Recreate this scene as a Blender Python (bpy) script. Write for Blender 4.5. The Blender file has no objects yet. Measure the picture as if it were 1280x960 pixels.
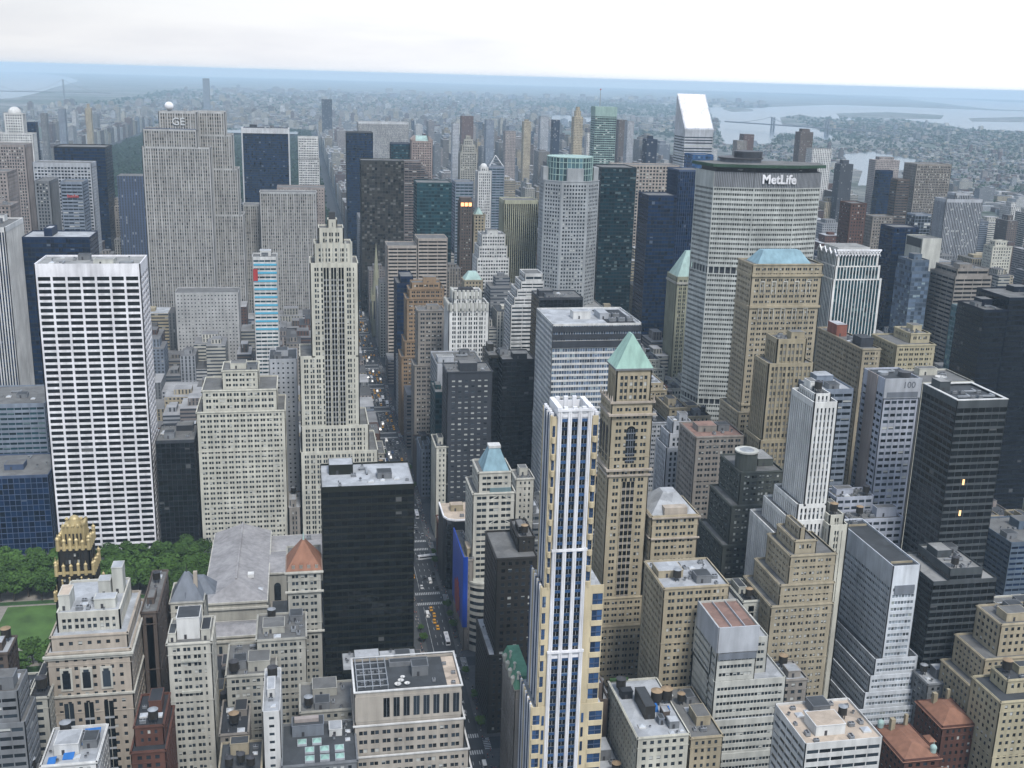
import bpy, math, random
import numpy as np
from mathutils import Vector, Matrix

C = bpy.context.scene
rng = random.Random(7)

# ------------------------------------------------------------------ camera
CAM = np.array([-76.0, 0.0, 316.0])
FPX, PITCH, ROLL, YAW = 1384.0, math.radians(15.5), math.radians(1.616), math.radians(10.98)
cam_data = bpy.data.cameras.new("camera")
cam = bpy.data.objects.new("camera", cam_data)
C.collection.objects.link(cam)
cam_data.sensor_width = 36.0
cam_data.lens = FPX / 1280.0 * 36.0
cam_data.clip_start = 1.0
cam_data.clip_end = 120000.0
cam.matrix_world = (Matrix.Translation(Vector(CAM)) @ Matrix.Rotation(-YAW, 4, 'Z')
                    @ Matrix.Rotation(math.pi / 2 - PITCH, 4, 'X') @ Matrix.Rotation(ROLL, 4, 'Z'))
C.camera = cam

# ------------------------------------------------------------------ world, sun, exposure
SUN_EL, SUN_AZ = 56.0, 168.0        # azimuth clockwise from up-town (+y)
world = bpy.data.worlds.new("World")
C.world = world
world.use_nodes = True
wt = world.node_tree
for n in list(wt.nodes): wt.nodes.remove(n)
def wn(t, **k):
    n = wt.nodes.new(t)
    for a, b in k.items(): setattr(n, a, b)
    return n
w_out = wn('ShaderNodeOutputWorld'); w_bg = wn('ShaderNodeBackground')
w_sky = wn('ShaderNodeTexSky', sky_type='NISHITA', sun_disc=False)
w_sky.sun_elevation = math.radians(SUN_EL); w_sky.sun_rotation = math.radians(SUN_AZ)
w_sky.air_density = 1.5; w_sky.dust_density = 1.0; w_sky.altitude = 300
w_bg.inputs['Strength'].default_value = 0.10
# overcast layer: cloud sheet mixed over the clear sky
w_tc = wn('ShaderNodeTexCoord'); w_map = wn('ShaderNodeMapping'); w_map.inputs['Scale'].default_value = (2.2, 2.2, 16.0)
w_noise = wn('ShaderNodeTexNoise'); w_noise.inputs['Scale'].default_value = 1.6; w_noise.inputs['Detail'].default_value = 7.0; w_noise.inputs['Roughness'].default_value = 0.55
w_noise.inputs['Distortion'].default_value = 0.5
w_ramp = wn('ShaderNodeValToRGB')
w_ramp.color_ramp.elements[0].position = 0.36; w_ramp.color_ramp.elements[0].color = (8.3, 8.6, 9.5, 1)
w_ramp.color_ramp.elements[1].position = 0.58; w_ramp.color_ramp.elements[1].color = (9.6, 9.8, 10.4, 1)
# brighter cloud towards the east of the view (direction dot product)
w_dot = wn('ShaderNodeVectorMath', operation='DOT_PRODUCT'); w_dot.inputs[1].default_value = (0.8, 0.45, 0.0)
w_mr = wn('ShaderNodeMapRange'); w_mr.inputs['From Min'].default_value = 0.1; w_mr.inputs['From Max'].default_value = 0.85
w_mr.inputs['To Min'].default_value = 0.41; w_mr.inputs['To Max'].default_value = 0.62
w_mul = wn('ShaderNodeVectorMath', operation='SCALE')
w_mix = wn('ShaderNodeMixRGB'); w_mix.inputs['Fac'].default_value = 0.85
L = wt.links.new
L(w_tc.outputs['Generated'], w_map.inputs['Vector']); L(w_map.outputs['Vector'], w_noise.inputs['Vector'])
L(w_noise.outputs['Fac'], w_ramp.inputs['Fac']); L(w_tc.outputs['Generated'], w_dot.inputs[0])
L(w_dot.outputs['Value'], w_mr.inputs['Value']); L(w_ramp.outputs['Color'], w_mul.inputs[0]); L(w_mr.outputs['Result'], w_mul.inputs['Scale'])
w_sep = wn('ShaderNodeSeparateXYZ'); w_el = wn('ShaderNodeMapRange')
w_el.inputs['From Min'].default_value = 0.12; w_el.inputs['From Max'].default_value = 0.75; w_el.inputs['To Min'].default_value = 0.92; w_el.inputs['To Max'].default_value = 0.30
L(w_tc.outputs['Generated'], w_sep.inputs['Vector']); L(w_sep.outputs['Z'], w_el.inputs['Value']); L(w_el.outputs['Result'], w_mix.inputs['Fac'])
L(w_sky.outputs['Color'], w_mix.inputs['Color1']); L(w_mul.outputs['Vector'], w_mix.inputs['Color2'])
L(w_mix.outputs['Color'], w_bg.inputs['Color']); L(w_bg.outputs['Background'], w_out.inputs['Surface'])

sun_d = bpy.data.lights.new("sun", 'SUN'); sun_d.energy = 1.5; sun_d.angle = math.radians(12); sun_d.color = (1.0, 0.975, 0.94)
sun = bpy.data.objects.new("sun", sun_d); C.collection.objects.link(sun)
az, el = math.radians(SUN_AZ), math.radians(SUN_EL)
sdir = Vector((math.sin(az) * math.cos(el), math.cos(az) * math.cos(el), math.sin(el)))
sun.rotation_euler = sdir.to_track_quat('Z', 'Y').to_euler(); sun.location = (0, -200, 900)

C.view_settings.view_transform = 'Standard'; C.view_settings.look = 'None'
C.view_settings.exposure = 1.0; C.view_settings.gamma = 1.0; C.view_settings.use_curve_mapping = False
C.render.engine = 'CYCLES'
C.cycles.max_bounces = 6; C.cycles.diffuse_bounces = 1; C.cycles.glossy_bounces = 2; C.cycles.transmission_bounces = 2
C.cycles.volume_bounces = 4; C.cycles.caustics_reflective = False; C.cycles.caustics_refractive = False
C.cycles.use_denoising = True
C.cycles.sample_clamp_indirect = 4.0
HAZE_DENSITY = 5.6e-5

# ------------------------------------------------------------------ projection (used to leave out what the photo cannot see)
_F = np.array([math.sin(YAW) * math.cos(PITCH), math.cos(YAW) * math.cos(PITCH), -math.sin(PITCH)])
_R = np.array([math.cos(YAW), -math.sin(YAW), 0.0]); _U = np.cross(_R, _F)
def proj(P):
    d = np.atleast_2d(np.asarray(P, float)) - CAM
    a, b, c = d @ _R, -(d @ _U), d @ _F
    c = np.where(c < 1, np.nan, c)
    a, b = a * FPX / c, b * FPX / c
    return np.stack([640 + a * math.cos(ROLL) - b * math.sin(ROLL), 480 + a * math.sin(ROLL) + b * math.cos(ROLL)], 1)
def in_view(x, y, h, pad=40):
    q = proj([[x, y, h], [x, y, 0]])
    if np.isnan(q).any(): return False
    return q[:, 0].max() > -pad and q[:, 0].min() < 1280 + pad and q[:, 1].max() > 60 and q[:, 1].min() < 960 + pad
def ray_dir(u, v):
    a, b = u - 640, v - 480
    x = a * math.cos(ROLL) + b * math.sin(ROLL); y = -a * math.sin(ROLL) + b * math.cos(ROLL)
    return _F * FPX + _R * x - _U * y

# ------------------------------------------------------------------ materials
MATS = {}
def new_mat(name):
    m = bpy.data.materials.new(name); m.use_nodes = True
    nt = m.node_tree; b = nt.nodes['Principled BSDF']
    return m, nt, b
def N(nt, t, **k):
    n = nt.nodes.new(t)
    for a, v in k.items(): setattr(n, a, v)
    return n
WALLC = dict(
    pinkgrey=(.33, .29, .27), white=(.66, .66, .64), white2=(.78, .78, .75), purewhite=(.84, .83, .85), black=(.012, .014, .018), blackbronze=(.016, .018, .013),
    palegrey=(.45, .47, .50), palegrey2=(.38, .40, .41), grey=(.20, .21, .22), bluegrey=(.24, .28, .34), cream=(.60, .585, .50), cream2=(.5, .5, .44), cream3=(.55, .535, .47),
    cream4=(.55, .55, .50), charcoal=(.05, .055, .065), navyframe=(.07, .10, .17), navy=(.010, .022, .058), rockgrey=(.46, .46, .45), marble=(.58, .59, .60), bronze=(.035, .033, .028),
    brownband=(.20, .17, .16), pink=(.36, .29, .26), tealdark=(.02, .06, .07), limestone=(.42, .41, .36), limestone2=(.33, .33, .24), brownstone=(.12, .095, .08), tan=(.39, .34, .245),
    tan2=(.37, .32, .22), tan3=(.43, .37, .26), tan4=(.46, .40, .33), yellowtan=(.46, .41, .28), creamstripe=(.42, .42, .31), travertine=(.43, .38, .33), orangetan=(.30, .21, .13),
    taupe=(.29, .265, .235), tealblack=(.012, .025, .032), palegreen=(.30, .42, .38), aluminium=(.52, .54, .57), concrete=(.50, .52, .49), brick=(.12, .055, .04), brick2=(.13, .075, .06),
    steel=(.12, .16, .21), tealpale=(.17, .25, .27), dkgrey=(.075, .085, .09), dkgreen=(.085, .095, .085), dkbrown=(.035, .032, .028), beige=(.44, .40, .345), blackbrick=(.03, .028, .026),
    gold=(.66, .56, .37), gilt=(.55, .44, .23), silverwhite=(.70, .74, .78), copper=(.36, .55, .47), bluecopper=(.25, .39, .45), palecopper=(.38, .52, .48), slate=(.19, .21, .24), orangetile=(.28, .14, .09),
    reddish=(.28, .11, .08), zinc=(.33, .32, .32), sign_white=(.9, .9, .92), sign_red=(.5, .06, .06), tarp=(.03, .17, .50), wood=(.33, .24, .15), dkmetal=(.06, .06, .065), metal=(.35, .37, .39),
    banner_blue=(.01, .06, .38), banner_red=(.35, .05, .06), tile_green=(.10, .25, .16), bus=(.65, .65, .66), skylight=(.30, .48, .42), louvre=(.50, .53, .56), pool=(.05, .25, .5), bluegl=(.03, .10, .24), inknavy=(.006, .012, .026), lavender=(.46, .49, .56), hp_green=(.045, .09, .06))
def wall(key):
    k = 'w_' + key
    if k in MATS: return MATS[k]
    m, nt, b = new_mat('wall_' + key)
    c = WALLC[key]
    tc = N(nt, 'ShaderNodeTexCoord')
    mp = N(nt, 'ShaderNodeMapping'); mp.inputs['Scale'].default_value = (1, 1, .12)
    n1 = N(nt, 'ShaderNodeTexNoise'); n1.inputs['Scale'].default_value = .35; n1.inputs['Detail'].default_value = 4
    n2 = N(nt, 'ShaderNodeTexNoise'); n2.inputs['Scale'].default_value = .06; n2.inputs['Detail'].default_value = 5
    ad = N(nt, 'ShaderNodeMath', operation='ADD')
    mr = N(nt, 'ShaderNodeMapRange'); mr.inputs['From Min'].default_value = .7; mr.inputs['From Max'].default_value = 1.35
    mr.inputs['To Min'].default_value = .66; mr.inputs['To Max'].default_value = 1.14
    ml = N(nt, 'ShaderNodeVectorMath', operation='SCALE'); ml.inputs[0].default_value = c
    l = nt.links.new
    l(tc.outputs['Object'], mp.inputs['Vector']); l(mp.outputs['Vector'], n1.inputs['Vector']); l(tc.outputs['Object'], n2.inputs['Vector'])
    l(n1.outputs['Fac'], ad.inputs[0]); l(n2.outputs['Fac'], ad.inputs[1]); l(ad.outputs[0], mr.inputs['Value'])
    l(mr.outputs['Result'], ml.inputs['Scale']); l(ml.outputs['Vector'], b.inputs['Base Color'])
    dark = max(c) < .09
    b.inputs['Roughness'].default_value = .5 if dark else .8; b.inputs['Specular IOR Level'].default_value = .3
    if key in ('gilt', 'aluminium', 'metal'): b.inputs['Metallic'].default_value = .2; b.inputs['Roughness'].default_value = .45
    if key in ('pool', 'sign_white', 'banner_blue', 'banner_red'): b.inputs['Roughness'].default_value = .5
    MATS[k] = m; return m
GLASSC = dict(greygl=(.12, .14, .16), stonedk=(.045, .048, .045), stone=(.085, .085, .08), dark=(.014, .019, .024), navy=(.006, .020, .055), teal=(.015, .05, .065), bluegl=(.030, .070, .155), black=(.007, .009, .011), light=(.022, .028, .034), light2=(.025, .028, .03),
              bronze=(.022, .020, .017), tealdk=(.008, .03, .04), steelgl=(.10, .14, .20), tealpale=(.08, .15, .17))
BLIND = dict(greygl=.08, stonedk=.03, stone=.06, dark=.13, navy=.015, teal=.08, bluegl=.03, black=.012, light=.85, light2=.5, bronze=.12, tealdk=.15, steelgl=.1, tealpale=.2)
def pane(key):
    k = 'p_' + key
    if k in MATS: return MATS[k]
    m, nt, b = new_mat('window_' + key)
    c = GLASSC[key]; p = BLIND[key]
    l = nt.links.new
    geo = N(nt, 'ShaderNodeNewGeometry'); oi = N(nt, 'ShaderNodeObjectInfo')
    ad = N(nt, 'ShaderNodeMath', operation='ADD'); fr = N(nt, 'ShaderNodeMath', operation='FRACT')
    l(geo.outputs['Random Per Island'], ad.inputs[0]); l(oi.outputs['Random'], ad.inputs[1]); l(ad.outputs[0], fr.inputs[0])
    wn_ = N(nt, 'ShaderNodeTexWhiteNoise', noise_dimensions='1D'); l(fr.outputs[0], wn_.inputs['W'])
    # glass tone varies a little from window to window
    mr = N(nt, 'ShaderNodeMapRange'); mr.inputs['To Min'].default_value = .35; mr.inputs['To Max'].default_value = 3.0 if key not in ('black', 'navy', 'bluegl', 'teal', 'tealdk', 'steelgl', 'tealpale') else 1.6
    l(wn_.outputs['Value'], mr.inputs['Value'])
    sc = N(nt, 'ShaderNodeVectorMath', operation='SCALE'); sc.inputs[0].default_value = c; l(mr.outputs['Result'], sc.inputs['Scale'])
    # blind pulled down part of the way in some of the windows
    lt = N(nt, 'ShaderNodeMath', operation='LESS_THAN'); lt.inputs[1].default_value = p; l(fr.outputs[0], lt.inputs[0])
    uv = N(nt, 'ShaderNodeUVMap'); sx = N(nt, 'ShaderNodeSeparateXYZ'); l(uv.outputs['UV'], sx.inputs['Vector'])
    gt = N(nt, 'ShaderNodeMath', operation='GREATER_THAN'); l(sx.outputs['Y'], gt.inputs[0])
    ml = N(nt, 'ShaderNodeMath', operation='MULTIPLY'); ml.inputs[1].default_value = .75; l(wn_.outputs['Value'], ml.inputs[0]); l(ml.outputs[0], gt.inputs[1])
    mm = N(nt, 'ShaderNodeMath', operation='MULTIPLY'); l(lt.outputs[0], mm.inputs[0]); l(gt.outputs[0], mm.inputs[1])
    mx = N(nt, 'ShaderNodeMixRGB'); l(mm.outputs[0], mx.inputs['Fac']); l(sc.outputs['Vector'], mx.inputs['Color1'])
    bc = (.52, .53, .50, 1) if key in ('light', 'dark', 'light2') else (c[0] * 2 + .10, c[1] * 2 + .10, c[2] * 1.6 + .10, 1)
    mx.inputs['Color2'].default_value = bc
    l(mx.outputs['Color'], b.inputs['Base Color'])
    b.inputs['Roughness'].default_value = .08
    b.inputs['Specular IOR Level'].default_value = .45
    gp = N(nt, 'ShaderNodeNewGeometry'); nz = N(nt, 'ShaderNodeTexNoise'); nz.inputs['Scale'].default_value = .22; nz.inputs['Detail'].default_value = 3
    bp = N(nt, 'ShaderNodeBump'); bp.inputs['Strength'].default_value = .5; bp.inputs['Distance'].default_value = .6
    l(gp.outputs['Position'], nz.inputs['Vector']); l(nz.outputs['Fac'], bp.inputs['Height']); l(bp.outputs['Normal'], b.inputs['Normal'])
    MATS[k] = m; return m
ROOFC = dict(gravel=(.14, .14, .135), white=(.37, .385, .40), dark=(.05, .055, .06), black=(.025, .028, .033), concrete=(.26, .26, .25), red=(.24, .15, .12), peach=(.46, .38, .30))
def roofm(key):
    k = 'r_' + key
    if k in MATS: return MATS[k]
    m, nt, b = new_mat('roof_' + key); l = nt.links.new
    c = ROOFC[key]
    tc = N(nt, 'ShaderNodeTexCoord')
    n1 = N(nt, 'ShaderNodeTexNoise'); n1.inputs['Scale'].default_value = .12; n1.inputs['Detail'].default_value = 8; n1.inputs['Roughness'].default_value = .7
    vo = N(nt, 'ShaderNodeTexVoronoi', feature='F1'); vo.inputs['Scale'].default_value = .16
    l(tc.outputs['Object'], n1.inputs['Vector']); l(tc.outputs['Object'], vo.inputs['Vector'])
    sx = N(nt, 'ShaderNodeSeparateXYZ'); l(vo.outputs['Color'], sx.inputs['Vector'])
    ad = N(nt, 'ShaderNodeMath', operation='MULTIPLY_ADD'); ad.inputs[1].default_value = .25; l(sx.outputs['X'], ad.inputs[0]); l(n1.outputs['Fac'], ad.inputs[2])
    mr = N(nt, 'ShaderNodeMapRange'); mr.inputs['From Min'].default_value = .3; mr.inputs['From Max'].default_value = .85; mr.inputs['To Min'].default_value = .55; mr.inputs['To Max'].default_value = 1.25
    l(ad.outputs[0], mr.inputs['Value'])
    sc = N(nt, 'ShaderNodeVectorMath', operation='SCALE'); sc.inputs[0].default_value = c; l(mr.outputs['Result'], sc.inputs['Scale'])
    l(sc.outputs['Vector'], b.inputs['Base Color']); b.inputs['Roughness'].default_value = .9
    MATS[k] = m; return m
def flat(key, c, rough=.7, emit=None, scale=3.0, var=.25):
    if key in MATS: return MATS[key]
    m, nt, b = new_mat(key); l = nt.links.new
    tc = N(nt, 'ShaderNodeTexCoord'); n1 = N(nt, 'ShaderNodeTexNoise'); n1.inputs['Scale'].default_value = scale; n1.inputs['Detail'].default_value = 5
    l(tc.outputs['Object'], n1.inputs['Vector'])
    mr = N(nt, 'ShaderNodeMapRange'); mr.inputs['From Min'].default_value = .3; mr.inputs['From Max'].default_value = .7; mr.inputs['To Min'].default_value = 1 - var; mr.inputs['To Max'].default_value = 1 + var
    l(n1.outputs['Fac'], mr.inputs['Value'])
    sc = N(nt, 'ShaderNodeVectorMath', operation='SCALE'); sc.inputs[0].default_value = c; l(mr.outputs['Result'], sc.inputs['Scale'])
    l(sc.outputs['Vector'], b.inputs['Base Color']); b.inputs['Roughness'].default_value = rough
    if emit: b.inputs['Emission Color'].default_value = (*emit[0], 1); b.inputs['Emission Strength'].default_value = emit[1]
    MATS[key] = m; return m
# facade of far, small buildings: UV counts bays and storeys, colour comes from the "col" attribute
def city_mat(key, u0, u1, v0, v1, glass):
    if key in MATS: return MATS[key]
    m, nt, b = new_mat(key); l = nt.links.new
    uv = N(nt, 'ShaderNodeUVMap'); at = N(nt, 'ShaderNodeAttribute', attribute_name='col')
    fr = N(nt, 'ShaderNodeVectorMath', operation='FRACTION'); fl = N(nt, 'ShaderNodeVectorMath', operation='FLOOR')
    l(uv.outputs['UV'], fr.inputs[0]); l(uv.outputs['UV'], fl.inputs[0])
    sx = N(nt, 'ShaderNodeSeparateXYZ'); l(fr.outputs['Vector'], sx.inputs['Vector'])
    def between(sock, a, c_):
        g = N(nt, 'ShaderNodeMath', operation='GREATER_THAN'); g.inputs[1].default_value = a; l(sock, g.inputs[0])
        h = N(nt, 'ShaderNodeMath', operation='LESS_THAN'); h.inputs[1].default_value = c_; l(sock, h.inputs[0])
        q = N(nt, 'ShaderNodeMath', operation='MULTIPLY'); l(g.outputs[0], q.inputs[0]); l(h.outputs[0], q.inputs[1]); return q.outputs[0]
    mk = N(nt, 'ShaderNodeMath', operation='MULTIPLY'); l(between(sx.outputs['X'], u0, u1), mk.inputs[0]); l(between(sx.outputs['Y'], v0, v1), mk.inputs[1])
    wn_ = N(nt, 'ShaderNodeTexWhiteNoise', noise_dimensions='3D'); l(fl.outputs['Vector'], wn_.inputs['Vector'])
    gt = N(nt, 'ShaderNodeMath', operation='GREATER_THAN'); gt.inputs[1].default_value = .93; l(wn_.outputs['Value'], gt.inputs[0])
    gm = N(nt, 'ShaderNodeMixRGB'); gm.inputs['Color1'].default_value = (*glass, 1); gm.inputs['Color2'].default_value = (.26, .27, .27, 1); l(gt.outputs[0], gm.inputs['Fac'])
    tc = N(nt, 'ShaderNodeNewGeometry'); n1 = N(nt, 'ShaderNodeTexNoise'); n1.inputs['Scale'].default_value = .05; n1.inputs['Detail'].default_value = 5
    l(tc.outputs['Position'], n1.inputs['Vector'])
    mr = N(nt, 'ShaderNodeMapRange'); mr.inputs['From Min'].default_value = .3; mr.inputs['From Max'].default_value = .7; mr.inputs['To Min'].default_value = .75; mr.inputs['To Max'].default_value = 1.15
    l(n1.outputs['Fac'], mr.inputs['Value'])
    sc = N(nt, 'ShaderNodeVectorMath', operation='SCALE'); l(at.outputs['Color'], sc.inputs[0]); l(mr.outputs['Result'], sc.inputs['Scale'])
    mx = N(nt, 'ShaderNodeMixRGB'); l(mk.outputs[0], mx.inputs['Fac']); l(sc.outputs['Vector'], mx.inputs['Color1']); l(gm.outputs['Color'], mx.inputs['Color2'])
    l(mx.outputs['Color'], b.inputs['Base Color']); b.inputs['Roughness'].default_value = .7
    MATS[key] = m; return m
def attr_mat(key, rough=.9, scale=.08):
    if key in MATS: return MATS[key]
    m, nt, b = new_mat(key); l = nt.links.new
    at = N(nt, 'ShaderNodeAttribute', attribute_name='col'); tc = N(nt, 'ShaderNodeNewGeometry')
    n1 = N(nt, 'ShaderNodeTexNoise'); n1.inputs['Scale'].default_value = scale; n1.inputs['Detail'].default_value = 6
    l(tc.outputs['Position'], n1.inputs['Vector'])
    mr = N(nt, 'ShaderNodeMapRange'); mr.inputs['From Min'].default_value = .3; mr.inputs['From Max'].default_value = .7; mr.inputs['To Min'].default_value = .7; mr.inputs['To Max'].default_value = 1.2
    l(n1.outputs['Fac'], mr.inputs['Value'])
    sc = N(nt, 'ShaderNodeVectorMath', operation='SCALE'); l(at.outputs['Color'], sc.inputs[0]); l(mr.outputs['Result'], sc.inputs['Scale'])
    l(sc.outputs['Vector'], b.inputs['Base Color']); b.inputs['Roughness'].default_value = rough
    MATS[key] = m; return m

# ------------------------------------------------------------------ mesh builder
BOXF = np.array([[0, 1, 5, 4], [1, 2, 6, 5], [2, 3, 7, 6], [3, 0, 4, 7], [4, 5, 6, 7], [3, 2, 1, 0]])
class MB:
    def __init__(s): s.boxes = []; s.polys = []; s.mats = []
    def mi(s, m):
        if m not in s.mats: s.mats.append(m)
        return s.mats.index(m)
    def obox(s, o, a, b, c, m): s.boxes.append((*o, *a, *b, *c, s.mi(m)))
    def box(s, x0, x1, y0, y1, z0, z1, m): s.boxes.append((x0, y0, z0, x1 - x0, 0, 0, 0, y1 - y0, 0, 0, 0, z1 - z0, s.mi(m)))
    def poly(s, pts, m, uv=None): s.polys.append((pts, s.mi(m), uv))
    def prism(s, pts, z0, z1, m, top=None, ztop=None):
        n = len(pts); top = top or pts
        zt = [z1] * n if ztop is None else ztop
        for i in range(n):
            j = (i + 1) % n
            s.poly([(*pts[i], z0), (*pts[j], z0), (*top[j], zt[j]), (*top[i], zt[i])], m)
        s.poly([(*top[i], zt[i]) for i in range(n)], m)
    def cyl(s, x, y, z0, z1, r, m, n=16, r1=None, cap=True):
        r1 = r if r1 is None else r1
        a = [(x + r * math.cos(2 * math.pi * i / n), y + r * math.sin(2 * math.pi * i / n)) for i in range(n)]
        b = [(x + r1 * math.cos(2 * math.pi * i / n), y + r1 * math.sin(2 * math.pi * i / n)) for i in range(n)]
        for i in range(n):
            j = (i + 1) % n
            if r1 < 1e-4: s.poly([(*a[i], z0), (*a[j], z0), (x, y, z1)], m)
            else: s.poly([(*a[i], z0), (*a[j], z0), (*b[j], z1), (*b[i], z1)], m)
        if cap and r1 > 1e-4: s.poly([(*b[i], z1) for i in range(n)], m)
    def dome(s, x, y, z, r, m, n=16, k=5, sq=1.0):
        for q in range(k):
            a0, a1 = math.pi / 2 * q / k, math.pi / 2 * (q + 1) / k
            s.cyl(x, y, z + r * sq * math.sin(a0), z + r * sq * math.sin(a1), r * math.cos(a0), m, n, r * math.cos(a1) if q < k - 1 else 0, cap=False)
    def hip(s, x0, x1, y0, y1, z0, z1, m, ins=.5, ridge=None):
        """hipped roof: ins = inset of the ridge rectangle as share of the smaller side"""
        w, d = x1 - x0, y1 - y0; i = min(w, d) * ins * .999
        a = [(x0, y0), (x1, y0), (x1, y1), (x0, y1)]; b = [(x0 + i, y0 + i), (x1 - i, y0 + i), (x1 - i, y1 - i), (x0 + i, y1 - i)]
        s.prism(a, z0, z1, m, top=b)
    def build(s, name, parent=None, origin=(0, 0, 0), smooth=False):
        V, F, M, UV, nv = [], [], [], [], 0
        ls = []
        if s.boxes:
            A = np.array(s.boxes, float)
            o, a, b, c = A[:, 0:3], A[:, 3:6], A[:, 6:9], A[:, 9:12]
            v = np.stack([o, o + a, o + a + b, o + b, o + c, o + a + c, o + a + b + c, o + b + c], 1)
            # make the winding outward
            det = np.einsum('ij,ij->i', np.cross(a, b), c)
            f = BOXF[None] + (np.arange(len(A)) * 8)[:, None, None]
            f = np.where(det[:, None, None] > 0, f, f[:, :, ::-1])
            V.append(v.reshape(-1, 3)); nv = len(A) * 8
            F.append(f.reshape(-1)); ls += [4] * (len(A) * 6); M.append(np.repeat(A[:, 12].astype(int), 6)); UV.append(np.zeros((len(A) * 24, 2)))
        if s.polys:
            pv, pf, pm, pu = [], [], [], []
            for pts, m, uv in s.polys:
                k = len(pts); pf += range(nv, nv + k); pv += pts; nv += k; ls.append(k); pm.append(m)
                pu += uv if uv else [(0, 0)] * k
            V.append(np.array(pv, float)); F.append(np.array(pf)); M.append(np.array(pm)); UV.append(np.array(pu, float))
        me = bpy.data.meshes.new(name)
        if V:
            V = np.concatenate(V) - np.asarray(origin, float); F = np.concatenate(F).astype(np.int32); M = np.concatenate(M).astype(np.int32)
            ls = np.array(ls, np.int32)
            me.vertices.add(len(V)); me.vertices.foreach_set('co', V.astype(np.float32).ravel())
            me.loops.add(len(F)); me.loops.foreach_set('vertex_index', F)
            me.polygons.add(len(ls)); st = np.concatenate([[0], np.cumsum(ls)[:-1]]).astype(np.int32)
            me.polygons.foreach_set('loop_start', st); me.polygons.foreach_set('loop_total', ls); me.polygons.foreach_set('material_index', M)
            u = me.uv_layers.new(name='UVMap'); u.data.foreach_set('uv', np.concatenate(UV).astype(np.float32).ravel())
            me.polygons.foreach_set('use_smooth', np.full(len(ls), smooth, bool))
            me.update(calc_edges=True)
        for m in s.mats: me.materials.append(m)
        ob = bpy.data.objects.new(name, me); C.collection.objects.link(ob)
        if parent is not None: ob.parent = parent
        return ob
def tag(o, label=None, cat=None, group=None, kind=None):
    if label: o['label'] = label
    if cat: o['category'] = cat
    if group: o['group'] = group
    if kind: o['kind'] = kind
    return o
def empty(name, loc, label, cat, group=None):
    o = bpy.data.objects.new(name, None); C.collection.objects.link(o); o.location = loc; o.empty_display_size = 1
    return tag(o, label, cat, group)
def quad_mesh(name, m):
    me = bpy.data.meshes.new(name); me.from_pydata([(0, 0, 0), (1, 0, 0), (1, 0, 1), (0, 0, 1)], [], [(0, 1, 2, 3)])
    u = me.uv_layers.new(name='UVMap'); u.data.foreach_set('uv', [0, 0, 1, 0, 1, 1, 0, 1]); me.materials.append(m); return me
QUADS = {}

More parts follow.
